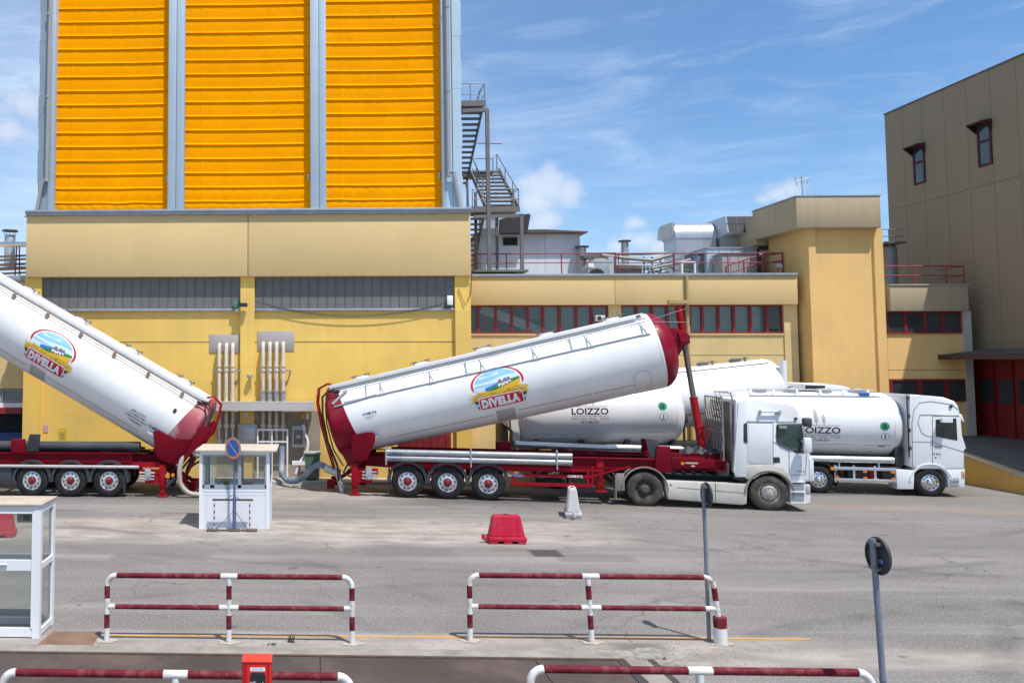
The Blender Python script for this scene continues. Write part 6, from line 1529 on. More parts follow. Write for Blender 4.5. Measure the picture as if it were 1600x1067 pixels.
a, c = loc(738, 296, YS0), loc(810, 295, YS0); rail([a, c, c + Vector((0, 1.3, 0))], [a, c, a.lerp(c, .35), a.lerp(c, .9), c + Vector((0, 1.3, 0))], mid=.45)
a, c, e = loc(742, 248, YS1), loc(776, 241, YS1), loc(809, 297, YS1); rail([a, loc(770, 248, YS1), c, e], [loc(770, 248, YS1), c, c.lerp(e, .4), c.lerp(e, .75)], mid=.6)
a, c = loc(738, 246, YS0 + .5), loc(760, 297, YS0 + .5); rail([a, c], [a.lerp(c, .3), a.lerp(c, .7)], mid=.5); b = MB(); b.tube(loc(740, 224, YS0), loc(785, 225, YS0), .02, 6); b.build('stay_rod', ROOFRED, fs)

# ------------------------------------------------------------------ plant on the office wing roof
def at_roof(px, Y): return (X_(px, Y, 400), Y, zR - .1)
# red railing along the roof edge
YRr = YM + .5
t = thing('roof_railing', 'dark red two rail railing along the roof edge of the buff wing', 'railing', at_roof(980, YRr)); o_ = Vector(t.location)
def lp(px, py, Y, o): return P(px, py, Y) - o
for (xa, xb, posts) in ((740, 963, (740, 791, 877, 962)), (965.5, 1224, (966, 1053, 1137, 1191, 1223))):
    rail([lp(xa, 397 - (xa - 740) * .003, YRr, o_), lp(xb, 395.5, YRr, o_)], [lp(x, 396, YRr, o_) for x in posts], t, ROOFRED, .028, 'rail', .42)
t2_ = thing('roof_railing', 'dark red sloping railing at the right end of the wing roof', 'railing', at_roof(1180, YRr + .6)); o_ = Vector(t2_.location)
rail([lp(1134, 416, YRr + .6, o_), lp(1172, 403, YRr + .6, o_), lp(1222, 395, YRr + .6, o_)], [lp(1134, 416, YRr + .6, o_) , lp(1162, 408, YRr + .6, o_), lp(1222, 395, YRr + .6, o_)], t2_, ROOFRED, .035, 'rail', .36)
# floodlights
for px, lab in ((922, 'small floodlight on the wing roof beside the grey fan unit'), (1215, 'grey floodlight at the right end of the wing roof railing')):
    t = thing('floodlight', lab, 'floodlight', (X_(px, YRr, 416), YRr - .1, zR))
    q = P(px, 416, YRr).z - zR; b = MB(); b.cbox((0, 0, q), (.26, .10, .24), Matrix.Rotation(R_(-25), 3, 'X')); b.build('lamp_head', mat('flood_grey', (.32, .31, .30), .5), t); b = MB(); b.tube((0, .06, 0), (0, .06, q), .02, 6); b.build('bracket', STAIRG, t); b = MB(); b.cbox((0, -.055, q + .0), (.20, .01, .18), Matrix.Rotation(R_(-25), 3, 'X')); b.build('lens', mat('flood_lens', (.50, .48, .42), .2), t)
# white shed
YSH = 40.5
t = thing('roof_shed', 'white rendered shed with a brown eave on the wing roof', 'shed', at_roof(830, YSH)); o_ = Vector(t.location)
x0, x1 = X_(752, YSH, 400) - o_.x, X_(906.5, YSH, 400) - o_.x; h = P(830, 366, YSH).z - o_.z
WR = mat('white_render', (.60, .63, .68), .8, var=.10, vs=.6, streak=.3)
b = MB(); b.box(x0, x1, 0, 4, 0, h); b.build('wall', WR, t, smooth=0)
b = MB(); b.prism([(x0 - .1, h), (x1 + .25, h), (x1 + .25, h + .05), (x0 + 3.0, h + .16), (x0 - .1, h + .14)], -.45, 4.2); b.build('roof', mat('brown_eave', (.10, .075, .06), .7), t, smooth=0)
window(t, X_(786, YSH, 400) - o_.x, X_(809, YSH, 400) - o_.x, -.001, P(797, 384, YSH).z - o_.z, P(797, 371, YSH).z - o_.z, DARK, .05, mat('brown_frame', (.10, .06, .04), .7), .04)
b = MB(); b.box(x0 + 3.05, x0 + 3.08, -.006, -.002, 0, h); b.build('joint', mat('render_joint', (.4, .42, .45), .8), t, smooth=0)
t = thing('shed_cladding', 'dark slanted sheets above the white shed under the stairs', 'cladding', at_roof(803, 39.9)); o_ = Vector(t.location)
b = MB(); b.prism([((lp(*p, 39.9, o_)).x, (lp(*p, 39.9, o_)).z) for p in ((781, 364), (783, 342), (826, 334), (829, 336), (824, 364))], 0, .5); b.build('sheet', mat('dark_sheet', (.035, .03, .03), .6), t, smooth=0)
b = MB(); b.box(lp(752, 364, 39.9, o_).x, lp(781, 364, 39.9, o_).x, .1, .6, lp(770, 366, 39.9, o_).z, lp(770, 341, 39.9, o_).z); b.build('side_sheet', mat('pale_sheet', (.42, .47, .52), .5, metal=.2), t, smooth=0)
# flues
for (px, pt_, pb, wd, Y, lab) in ((976.5, 378, 412, .28, 42., 'metal flue with a flat cap in the middle of the wing roof'), (909.5, 387, 424, .30, 40.2, 'short metal flue beside the white shed')):
    t = thing('roof_flue', lab, 'flue', at_roof(px, Y)); h = P(px, pt_, Y).z - t.location.z
    b = MB(); b.lathe([(wd * .72, 0), (wd * .62, h)], n=18); b.build('stack', STEEL, t); b = MB(); b.lathe([(wd * 1.05, h), (wd * 1.1, h + .06), (0, h + .10)], n=18); b.build('cap', mat('flue_dark', (.10, .09, .085), .6), t)
# fan unit
Y = 38.6; t = thing('fan_unit', 'grey roof fan unit with round intake left of the long pipes', 'fan unit', at_roof(935, Y)); o_ = Vector(t.location)
x0, x1 = lp(918, 410, Y, o_).x, lp(953, 410, Y, o_).x; h = lp(935, 404, Y, o_).z
b = MB(); b.prism([(x0, 0), (x0, h * .6), (x0 + .35, h), (x1 - .25, h), (x1, h - .1), (x1, 0)], 0, 1.1, .03); b.build('case', mat('fan_grey', (.33, .37, .40), .5, metal=.3, var=.15), t); b = MB(); b.lathe([(.30, -.02), (.34, -.03), (.38, .0)], ((x0 + x1) / 2 - .1, 0, .22), 'y', 24); b.build('intake', BLACKP, t)
b = MB(); b.box(x1 + .02, x1 + .24, .2, .9, 0, h + .1); b.build('duct', mat('duct_pale', (.50, .54, .57), .45, metal=.3), t)
# tangle of pipes
Y = 39.2; t = thing('roof_pipework', 'tangle of grey and brown pipes on posts across the wing roof', 'pipework', at_roof(1010, Y)); o_ = Vector(t.location)
b = MB(); b.path([lp(915, 396, Y, o_), lp(1000, 397, Y, o_), lp(1040, 395, Y, o_)], .06, 8); b.path([lp(940, 399, Y, o_), lp(985, 404, Y, o_), lp(1018, 407, Y, o_), lp(1050, 398, Y, o_)], .09, 8); b.path([lp(1018, 419, Y, o_), lp(1055, 412, Y, o_), lp(1078, 406, Y, o_), lp(1080, 412, Y, o_)], .075, 8); b.path([lp(970, 414, Y, o_), lp(1020, 416, Y, o_), lp(1060, 403, Y, o_)], .05, 8); b.build('pipes', mat('pipe_lagging', (.26, .25, .24), .55, metal=.3, var=.15), t)
b = MB(); b.box(lp(968, 414, Y, o_).x, lp(1007, 414, Y, o_).x, .3, 1.2, .1, lp(985, 413, Y, o_).z); b.prism([(lp(916, 401, Y, o_).x, lp(916, 402, Y, o_).z), (lp(960, 400, Y, o_).x, lp(960, 403, Y, o_).z), (lp(960, 400, Y, o_).x, lp(960, 397, Y, o_).z), (lp(916, 400, Y, o_).x, lp(916, 397, Y, o_).z)], .3, 1.); b.build('trays', mat('tray_brown', (.17, .14, .12), .7, var=.3, vs=3), t)
b = MB()
for px in (925, 964, 1010, 1023, 1036): b.tube((lp(px, 420, Y, o_).x, .3, 0), (lp(px, 400, Y, o_).x, .3, lp(px, 400, Y, o_).z), .045, 8)
b.build('posts', mat('post_brown', (.25, .20, .16), .6), t)
for px in (1047, 1081):
    b = MB(); b.tube((lp(px, 425, Y, o_).x, -.4, 0), (lp(px, 396, Y, o_).x, -.4, lp(px, 396, Y, o_).z), .05, 8); b.build('blue_pipe', flat('pipe_blue', (.04, .16, .36), .45), t)
b = MB(); x0, x1, h = lp(1056, 413, Y, o_).x, lp(1078, 413, Y, o_).x, lp(1067, 412, Y, o_).z
b.box(x0, x0 + .06, -.6, -.5, 0, h); b.box(x1 - .06, x1, -.6, -.5, 0, h); b.box(x0, x1, -.6, -.5, h - .05, h + .03); b.build('white_frame', WHITE_P, t, smooth=0)
b = MB(); rnd = random.Random(21)
for k in range(16):
    xa = lp(rnd.uniform(955, 1060), 420, Y, o_).x; b.path([(xa, .5, rnd.uniform(.1, .7)), (xa + rnd.uniform(.3, .9), .55, rnd.uniform(.1, .8)), (xa + rnd.uniform(.9, 1.5), .5, rnd.uniform(.0, .6))], rnd.uniform(.025, .05), 6)
b.build('small_pipes', mat('pipe_dark', (.16, .145, .14), .6, var=.4, vs=5), t)
# ventilation hoods (quarter round tops on square ducts)
DUCT = mat('duct_zinc', (.46, .50, .54), .38, metal=.55, var=.10, vs=1.5, streak=.2); DUCTD = mat('duct_mesh_dark', (.05, .053, .058), .6, var=.2, vs=4)
def hood(lab, pxa, pxb, pt_, pj, Y, dp, dark):
    t = thing('ventilation_hood', lab, 'vent hood', at_roof((pxa + pxb) / 2, Y)); o_ = Vector(t.location)
    x0, x1 = lp(pxa, 390, Y, o_).x, lp(pxb, 390, Y, o_).x; zj = lp(pxa, pj, Y, o_).z; zt = lp(pxa, pt_, Y, o_).z
    b = MB(); b.box(x0 + .05, x1 - .05, 0, dp, 0, zj - .02); b.box(x0, x1, -.03, dp + .03, zj - .03, zj + .03); b.build('duct', DUCT, t, smooth=0)
    b = MB(); n = 12; hh = zt - zj; pr = []
    for i in range(n + 1): a = PI / 2 * i / n; pr.append((dp * .0 + hh * .9 * (1 - math.cos(a)), zj + .03 + hh * math.sin(a)))
    if dark: pr = [(-.75, zj + .12), (-.55, zt)] + [(dp, zt), (dp, zj + .03), (0, zj + .03)]
    else: pr = pr + [(dp + .5, zt - .02), (dp + .7, zj + .2), (dp, zj + .03)]
    A = [b.v((x0, p[0], p[1])) for p in pr]; B = [b.v((x1, p[0], p[1])) for p in pr]
    m_ = len(pr); b._f(A); b._f(B[::-1])
    for i in range(m_): b._f([A[i], B[i], B[(i + 1) % m_], A[(i + 1) % m_]])
    b.build('hood', DUCT, t, 40)
    if dark:
        b = MB(); d_ = Vector((0, -.75 + .55, zj + .12 - zt)); 
        p0, p1 = Vector((0, -.755, zj + .14)), Vector((0, -.56, zt - .02))
        vs = [b.v((x0 + .06, p0.y, p0.z)), b.v((x1 - .04, p0.y, p0.z)), b.v((x1 - .04, p1.y, p1.z)), b.v((x0 + .06, p1.y, p1.z))]; b._f(vs); b.build('mesh_screen', DUCTD, t, smooth=0)
        b = MB()
        for k in (1, 2, 3): x = x0 + (x1 - x0) * k / 4; b.bar((x, p0.y - .01, p0.z), (x, p1.y - .01, p1.z), .03, .02)
        pm = p0.lerp(p1, .55); b.bar((x0, pm.y - .01, pm.z), (x1, pm.y - .01, pm.z), .02, .03); b.build('screen_bars', STAIRG, t, smooth=0)
    else:
        b = MB(); b.prism([(x0 - .16, lp(pxa, pt_, Y, o_).z), (x0 + .02, zt), (x0 + .02, zj + .05), (x0 - .05, zj + .06)], .1, dp); b.build('side_flange', STEEL, t, smooth=0)
hood('shiny round topped duct hood behind the wing roof, left one of the pair', 1056, 1121, 347, 371.5, 41.5, 1.5, False)
hood('duct hood with dark mesh front beside the lift tower', 1126, 1188, 341, 371.5, 41.2, 1.5, True)
# air handling units
AHU = mat('ahu_panel', (.42, .53, .60), .4, metal=.3, var=.10, vs=1.2, streak=.2)
for (pa, pb, pt_, Y, dp, lab, m_) in ((1104, 1183, 388, 39.6, 2.0, 'pale blue air handling unit in front of the duct hoods', AHU), (1128, 1180, 397, 38.6, .9, 'worn grey cabinet unit behind the sloping red railing', mat('unit_worn', (.34, .33, .33), .6, var=.2, vs=2, streak=.4)), (1084, 1106, 396, 39.9, 1.0, 'dark grey plant box between blue pipe and air handling unit', mat('box_dark', (.14, .14, .145), .6, var=.2))):
    t = thing('air_unit', lab, 'air unit', at_roof((pa + pb) / 2, Y)); o_ = Vector(t.location); x0, x1, h = lp(pa, 400, Y, o_).x, lp(pb, 400, Y, o_).x, lp((pa + pb) / 2, pt_, Y, o_).z
    b = MB(); b.box(x0, x1, 0, dp, 0, h, bev=.02); b.build('case', m_, t); b = MB(); b.box(x0 - .04, x1 + .04, -.05, dp + .05, h, h + .05); b.build('lid', STEEL, t, smooth=0)
    b = MB()
    for k in range(1, 4): x = x0 + (x1 - x0) * k / 4; b.box(x - .012, x + .012, -.012, 0.002, .05, h - .03)
    b.build('panel_seam', mat('seam_grey', (.20, .22, .24), .6), t, smooth=0)
# spot camera by the lift tower cap
t = thing('searchlight', 'small round lamp on the rear cap of the lift tower', 'lamp', (X_(1181, YE + 4, 350), YE + 3.4, P(1181, 352, YE + 4).z)); b = MB(); b.tube((0, 0, 0), (0, 0, .1), .03, 8); b.tube((0, -.15, .12), (0, .1, .16), .13, 14); b.build('lamp_head', BLACKP, t)

# annex roof railing and gear
YAr = YA + .3; t = thing('roof_railing', 'dark red railing on the annex roof beside the warehouse wall', 'railing', (X_(1445, YAr, 430), YAr, za)); o_ = Vector(t.location)
rail([lp(1380, 416, YAr, o_), lp(1505.5, 416, YAr, o_), lp(1505.5, 416, YAr, o_) + Vector((0, 1.5, 0))], [lp(x, 416, YAr, o_) for x in (1429, 1478, 1505.5)], t, ROOFRED, .03, 'rail', .40)
t = thing('floodlight', 'small grey floodlight on the annex roof behind the red railing', 'floodlight', (X_(1424, YAr, 436), YAr + .1, za)); b = MB(); b.cbox((0, 0, .22), (.26, .1, .18), Matrix.Rotation(R_(-25), 3, 'X')); b.build('lamp_head', mat('flood_grey', (.32, .31, .30), .5), t); b = MB(); b.tube((0, .05, 0), (0, .05, .2), .02, 6); b.build('bracket', STAIRG, t)
t = thing('wall_tank', 'grey vertical tank with platform rail in the gap between lift tower and warehouse', 'tank', (X_(1388, 39.5, 400), 39.5, za - .1)); zz = P(1388, 384, 39.5).z - za
b = MB(); b.lathe([(.34, 0), (.34, zz), (.25, zz + .12), (0, zz + .14)], n=20); b.build('shell', mat('tank_grey', (.22, .24, .27), .5, metal=.3), t)
b = MB(); z2 = P(1388, 358, 39.5).z - za
for k in range(3): b.tube((-.5, -.4, zz + .15 + (z2 - zz) * k / 2.4), (.5, -.4, zz + .15 + (z2 - zz) * k / 2.4), .02, 6)
b.tube((-.2, -.4, zz), (-.2, -.4, z2), .03, 6); b.box(-.4, .5, -.5, .4, zz + .15, zz + .24); b.build('platform', STAIRG, t)

# ------------------------------------------------------------------ guard booth in the yard
UPV = mat('upvc_white', (.78, .79, .80), .35, var=.02)
GC = glass_clear('booth_glass', (.86, .90, .88), .08)
q0, q1 = G(311, 826), G(421, 826)
Yk = (q0.y + q1.y) / 2; bt = thing('guard_booth', 'small white panel guard booth with glazed upper half in the middle of the yard', 'booth', ((q0.x + q1.x) / 2, Yk, 0))
hw = (q1.x - q0.x) / 2; dpt = 1.35; zw = 1.0; ztp = 2.08
PANEL = mat('booth_panel', (.74, .76, .80), .5, var=.03, dirt=(.6, .58, .55), dirtamt=.3)
b = MB()
b.box(-hw, hw, 0, .05, 0.0, zw); b.box(-hw, hw, dpt - .05, dpt, 0, zw); b.box(-hw, -hw + .05, .05, dpt - .05, 0, zw); b.box(hw - .05, hw, .05, dpt - .05, 0, zw); b.box(-hw + .05, hw - .05, .05, dpt - .05, 0, .05)
b.build('wall_panel', PANEL, bt, smooth=0)
b = MB()
for x in (-hw + .19, hw - .12): b.box(x - .006, x + .006, -.004, .001, .02, zw)
b.box(-hw + .08, hw - .08, -.004, .001, zw - .10, zw - .088); b.build('panel_grooves', mat('groove_grey', (.60, .62, .66), .6), bt, smooth=0)
b = MB()
for x in (-hw, hw - .075):
    for y in (-.012, dpt - .06): b.box(x - .005, x + .08, y, y + .075, 0, ztp)
for y in (-.008, dpt - .05): b.box(-hw + .07, hw - .07, y, y + .06, zw, zw + .05); b.box(-hw + .07, hw - .07, y, y + .06, ztp - .09, ztp)
for x in (-hw, hw - .06): b.box(x, x + .06, .06, dpt - .06, zw, zw + .05); b.box(x, x + .06, .06, dpt - .06, ztp - .09, ztp)
b.box(-hw + .07, hw - .07, dpt - .055, dpt, 1.98, 2.05); b.build('frame', UPV, bt, smooth=0)
WGREY = mat('window_frame_grey', (.30, .35, .38), .5)
def bwin(x0, x1, y0, y1, z0, z1, par=bt):
    b = MB(); f = .045
    if abs(y1 - y0) < .1: b.box(x0, x1, y0, y1, z0, z0 + f + .08); b.box(x0, x1, y0, y1, z1 - f, z1); b.box(x0, x0 + f, y0, y1, z0 + f, z1 - f); b.box(x1 - f, x1, y0, y1, z0 + f, z1 - f)
    else: b.box(x0, x1, y0, y1, z0, z0 + f); b.box(x0, x1, y0, y1, z1 - f, z1); b.box(x0, x1, y0, y0 + f, z0 + f, z1 - f); b.box(x0, x1, y1 - f, y1, z0 + f, z1 - f)
    w_ = b.build('window', WGREY, par, smooth=0)
    b = MB()
    if abs(y1 - y0) < .1: b.poly([(x0, (y0 + y1) / 2, z0), (x1, (y0 + y1) / 2, z0), (x1, (y0 + y1) / 2, z1), (x0, (y0 + y1) / 2, z1)])
    else: b.poly([((x0 + x1) / 2, y0, z0), ((x0 + x1) / 2, y1, z0), ((x0 + x1) / 2, y1, z1), ((x0 + x1) / 2, y0, z1)])
    b.build('pane', GC, w_, smooth=0)
zlo, zhi = zw + .05, ztp - .09
bwin(-hw + .08, -hw + .34, .0, .045, zlo, zhi); bwin(-hw + .36, .14, .0, .045, zlo, zhi); bwin(.14, hw - .08, .004, .05, zlo, zhi)
bwin(-hw + .08, .1, dpt - .05, dpt - .01, zlo, zhi); bwin(.1, hw - .08, dpt - .05, dpt - .01, zlo, zhi)
bwin(-hw + .01, -hw + .05, .08, dpt - .08, zlo, zhi); bwin(hw - .05, hw - .01, .08, dpt - .08, zlo, zhi)
b = MB(); b.box(-hw + .06, hw - .06, .75, dpt - .06, zw - .12, zw - .08); b.box(-.5, -.42, .9, 1.0, zw - .08, zw + .1, bev=.02); b.build('desk', mat('desk_white', (.6, .62, .64), .5), bt)
b = MB(); b.box(-.55, -.25, .95, 1.15, zw - .06, zw + .14, bev=.04); b.box(.15, .42, .8, 1.1, zw - .07, zw + .13, bev=.05); b.build('desk_clutter', BLACKP, bt)
b = MB()
ov = .12
b.prism([(-hw - .10, ztp), (hw + .20, ztp), (hw + .20, ztp + .055), (-hw - .10, ztp + .055)], -.14, dpt + .22, .01); b.build('roof', mat('booth_roof', (.56, .49, .41), .6, var=.08, dirt=(.40, .30, .22), dirtamt=.6), bt)
# no parking sign standing on its frame before the booth
q = G(365, 829); nps = thing('no_parking_sign', 'round blue and red no parking sign on a post with trestle feet before the booth', 'sign', q)
sc = 1 / (FPX / q.y)
zt = (4.45 - (682 - 569) * sc); zs_ = 4.45 - (699 - 569) * sc
POSTB = mat('sign_post_blue', (.10, .16, .30), .5, metal=.3, var=.15); 
b = MB(); b.tube((.02, 0, .02), (.02, 0, zs_ + .25), .030, 12); b.tube((.02, 0, .02), (.02, 0, .88), .05, 12); b.build('post', POSTB, nps)
ang = R_(-38); dpl = thing('x', 'x', 'x'); bpy.data.objects.remove(dpl)
Rz = Matrix.Rotation(ang, 3, 'Z'); cz = Vector((-.02, -.05, zs_)); rs = .29
b = MB(); b.lathe([(rs, 0), (rs, .006), (rs - .015, .018), (0, .02)], axis='y', n=40)
for v in b.bm.verts: v.co = Rz @ Vector((v.co.x, v.co.y, v.co.z)) + cz
dsk = b.build('sign_disc', mat('sign_edge', (.45, .40, .38), .5), nps)
d = Decal(); SR = mat('sign_red_faded', (.62, .24, .14), .5, var=.12, vs=8); SBl = mat('sign_blue', (.02, .12, .42), .45, var=.12, vs=6); SWh = mat('sign_bar', (.58, .50, .45), .5)
d.disc(0, 0, rs - .003, rs - .003, SR, 0); d.disc(0, 0, rs * .76, rs * .76, SBl, 1)
d.poly([(-.62 * rs * .9, .50 * rs), (-.50 * rs, .62 * rs * .9), (.62 * rs * .9, -.50 * rs), (.50 * rs, -.62 * rs * .9)], SWh, 2)
d.build('symbol', lambda u, v, e: tuple(Rz @ Vector((u, -e - .0005, v)) + cz), dsk, 0, .002)
b = MB(); wl, wr = (335 - 365) * sc, (390 - 365) * sc; ztb = 4.45 - (777 - 569) * sc
b.box(wl - .05, wr + .09, -.03, .02, ztb - .05, ztb, bev=.006); b.box(wl - .1, wr + .12, -.07, .03, .0, .035, bev=.008)
b.bar((0, -.02, .95), (wl + .25, -.02, ztb - .02), .014, .014); b.bar((0, -.02, .95), (wr - .25, -.02, ztb - .02), .014, .014); b.bar((.02, -.02, .55), (wl + .06, -.02, .05), .014, .014); b.bar((.02, -.02, .55), (wr - .06, -.02, .05), .014, .014)
for x in (wl - .05, .02, wr + .05): b.box(x - .15, x + .15, -.14, .10, .0, .05, bev=.015)
b.build('trestle', mat('trestle_rust', (.10, .075, .06), .7, var=.3, vs=5), nps)
for x in (wl, wr):
    b = MB(); n = 9
    for k in range(n): b.mi = k % 2; z0, z1 = .05 + (ztb - .1) * k / n, .05 + (ztb - .1) * (k + 1) / n; b.tube((x, -.01, z0), (x, -.01, z1), .021, 8)
    b.build('striped_leg', [RAILWHITE, mat('faded_red_band', (.35, .08, .08), .6, var=.3, vs=9)], nps)
# glass phone style booth at the left edge
a = G(61, 997); gb = thing('glass_booth', 'white framed glass booth at the left edge in front of the yard', 'booth', a)
Lw, Dp, Ht = 1.75, .78, 2.13; zmid = 1.12
b = MB(); fw = .12
def postb(x, y, wx=fw, wy=.10): b.box(x, x + wx, y, y + wy, .0, Ht)
postb(-fw, 0); postb(-.08, Dp - .10, .08); postb(-Lw, 0); postb(-Lw, Dp - .1, .08)
for (z0, z1) in ((.02, .16), (zmid - .04, zmid + .13), (Ht - .13, Ht)): b.box(-Lw + fw, -fw, .01, .09, z0, z1)
for (z0, z1) in ((.02, .12), (zmid - .03, zmid + .06), (Ht - .11, Ht)): b.box(-.075, -.005, .10, Dp - .10, z0, z1); b.box(-Lw + fw, -.08, Dp - .09, Dp - .01, z0, z1); b.box(-Lw + .005, -Lw + .075, .1, Dp - .1, z0, z1)
b.box(-.145, -.12, -.005, .0, .16, Ht - .13); b.build('frame', UPV, gb, smooth=0)
for (z0, z1) in ((.16, zmid - .04), (zmid + .13, Ht - .13)):
    b = MB(); b.poly([(-Lw + fw, .05, z0), (-fw, .05, z0), (-fw, .05, z1), (-Lw + fw, .05, z1)]); b.build('pane', GC, gb, smooth=0)
    b = MB(); b.poly([(-.04, .1, z0 - .04), (-.04, Dp - .1, z0 - .04), (-.04, Dp - .1, z1 + .05), (-.04, .1, z1 + .05)]); b.build('pane', GC, gb, smooth=0)
    b = MB(); b.poly([(-Lw + .08, Dp - .05, z0 - .04), (-.08, Dp - .05, z0 - .04), (-.08, Dp - .05, z1 + .05), (-Lw + .08, Dp - .05, z1 + .05)]); b.build('pane', GC, gb, smooth=0)
b = MB(); b.box(-Lw - .02, .02, -.03, Dp + .03, Ht, Ht + .035, bev=.008); b.build('roof', mat('booth_roof_tan', (.50, .43, .34), .7, var=.12, vs=2, dirt=(.36, .27, .18), dirtamt=.6), gb)
b = MB(); b.box(-Lw + .02, -.02, .02, Dp - .02, -.01, .02); b.build('floor', flat('booth_floor', (.16, .155, .15), .8), gb, smooth=0)
b = MB(); b.box(-.72, -.55, -.015, .01, zmid + .03, zmid + .055); b.build('handle', ALU, gb); b = MB(); b.bar((-.32, .35, Ht - .10), (-.36, .35, Ht - .30), .10, .06, (0, 1, 0)); b.build('fitting', BLACKP, gb)
b = MB(); b.box(-.62, -.30, Dp - .15, Dp - .10, zmid + .62, zmid + .95); b.build('notice_frame', mat('notice_grey', (.30, .31, .29), .6), gb, smooth=0)

# ------------------------------------------------------------------ striped railings
def railing(label, x0, x1, y, bent=False, yr=0.):
    t = thing('railing', label, 'railing', ((x0 + x1) / 2, y, 0), yr, 'striped dark red and white yard railings')
    w2 = (x1 - x0) / 2; H, hm, r = 1.04, .545, .043
    xs = [-w2, 0, w2]
    lean = (0, .03 if bent else 0, .03 if bent else 0)
    b = MB(); b.tube((-w2 + .16, 0, H), (-.13, 0, H), r, 14); b.tube((.13, 0, H), (w2 - .16, 0, H), r, 14); b.build('top_rail', RAILRED, t)
    b = MB(); b.tube((-w2 + .14, 0, hm), (-.15, 0, hm), r * .92, 14); b.tube((.15, 0, hm), (w2 - .12, 0, hm), r * .92, 14); b.build('mid_rail', RAILRED, t)
    bands = [(0, .21, 0), (.21, .43, 1), (.43, .68, 0), (.68, .90, 1), (.90, H - .0, 0)]
    for i, x in enumerate(xs):
        end = i != 1; sg = -1 if i == 0 else 1
        b = MB()
        dx = -.10 if (bent and i == 2) else (-.045 if bent and i == 1 else 0)
        P_ = lambda z: (x + dx * (z / H) ** 1.3 + (.10 if bent and i == 2 else 0) - (0 if not (bent and i == 2) else .0), 0, z)
        top = H - .16 if end else H - .03
        for (z0, z1, k) in bands:
            z1 = min(z1, top)
            if z1 <= z0: continue
            b.mi = k; n = 3
            for j in range(n): b.tube(P_(z0 + (z1 - z0) * j / n), P_(z0 + (z1 - z0) * (j + 1) / n), r * 1.02, 14, cap=False)
        b.mi = 0
        if end:
            pts = []
            for j in range(9):
                a = PI / 2 * j / 8; q = P_(top); tx_ = (-sg) * w2 * 0 + (sg * (w2 - .15))
                pts.append((q[0] + (tx_ - q[0]) * (1 - math.cos(a)), 0, top + (H - top) * math.sin(a)))
            if bent and i == 2: b.mi = 2
            b.path(pts, r * 1.06, 14); b.mi = 0
            q = P_(hm); b.tube((q[0], 0, hm), (sg * (w2 - .13), 0, hm), r * 1.0, 14)
        else:
            b.tube((-.135, 0, H), (.135, 0, H), r * 1.08, 14); b.tube((-.155, 0, hm), (.155, 0, hm), r * 1.02, 14)
        mats = [RAILWHITE, RAILRED, mat('rust_flaked_white', (.58, .52, .46), .7, var=.2, vs=8, dirt=(.13, .05, .025), dirtamt=1.0, ds=11)]
        p = b.build('post', mats, t)
        if bent and i == 2:
            b = MB(); b.tube((x + .10, 0, .0), (x + .10, 0, .26), .098, 20); b.mi = 1; b.tube((x + .10, 0, .26), (x + .095, 0, .42), .100, 20); b.mi = 0; b.build('sleeve', [RAILWHITE, RAILRED], p)
        b = MB(); n = 14; A = [(1.1 * (.16 + .05 * math.sin(k * 2.3 + i)) * math.cos(2 * PI * k / n) + x + (.1 if bent and i == 2 else 0), (.12 + .04 * math.sin(k * 3.1)) * math.sin(2 * PI * k / n), .007) for k in range(n)]; b.poly(A); b.build('mortar', mat('mortar_pad', (.42, .38, .31), .95, var=.2, vs=8, bump=.5, bs=30), p, smooth=0)
    # rust fleck near the foot
    return t
yA = G(357, 1003).y
railing('striped railing between the glass booth and the yard, middle of the picture left half', G(165, 1003).x, G(550, 1003).x, yA)
railing('striped railing with a bent rusty right end post in a fat sleeve', G(736, 1003).x, G(1113, 1003).x, G(925, 1003).y, True)
Yf = G(270, 1053, 1.04).y; Yg = G(1090, 1047.5, 1.04).y
railing('striped railing across the bottom left, cut by the red extinguisher box', X_(4, Yf, 1053), X_(549, Yf, 1053), Yf)
railing('striped railing across the bottom right beside the leaning sign post', X_(828, Yg, 1050), X_(1362, Yg, 1050), Yg, yr=R_(.2))

# ------------------------------------------------------------------ round signs seen from behind
def back_sign(label, base, zc, r, lean, yaw, zext):
    t = thing('road_sign', label, 'sign', base)
    b = MB(); top = Vector((lean, 0, zc + r * .92)); b.tube((0, 0, 0), top, .030, 14); b.tube(Vector((lean * .42 - .0, 0, zc * .46)), Vector((lean * .425, 0, zc * .475)), .034, 14); b.build('post', POSTG, t)
    c = Vector((lean + .02, -.045, zc)); M = Matrix.Rotation(yaw, 3, 'Z') 
    b = MB(); b.lathe([(r, .012), (r + .006, .0), (r, -.016), (r - .02, -.016), (r - .02, -.004), (0, -.004)], axis='y', n=40)
    off_ = M @ Vector((0, .05, 0)); off_ = -off_ if off_.x < 0 else off_
    for v in b.bm.verts: v.co = M @ v.co + off_ + Vector((lean, 0, zc))
    s_ = b.build('sign_disc', SIGNB, t)
    b = MB()
    for dz in (-.13, .13): b.cbox((0, .02, dz), (.16, .06, .03), None)
    for v in b.bm.verts: v.co = M @ v.co + Vector((lean, .0, zc))
    b.build('clamp', STAIRG, s_)
    return t, s_, M
q = G(1108, 1001)
t, s_, M = back_sign('dark round sign seen from behind on a post at the end of the bent railing', q, 4.45 - (767 - 569) * q.y / FPX, .20, -.02, R_(-91), 0)
q = Vector((X_(1385, 9.25, 1067), 9.25, 0)); z_ = 4.45 - (856 - 569) * 9.25 / FPX
t, s_, M = back_sign('dark round sign seen from behind on a leaning post at the lower right', q, z_, .195, -.08, R_(-90), 0)
d = Decal(); d.rrect(.05, -.05, .07, .035, .01, flat('sticker_violet', (.22, .20, .5), .4), 0); d.build('sticker', lambda u, v, e: tuple(M @ Vector((u, -.005 - e, v)) + Vector((-.03, 0, z_))), s_, 0)

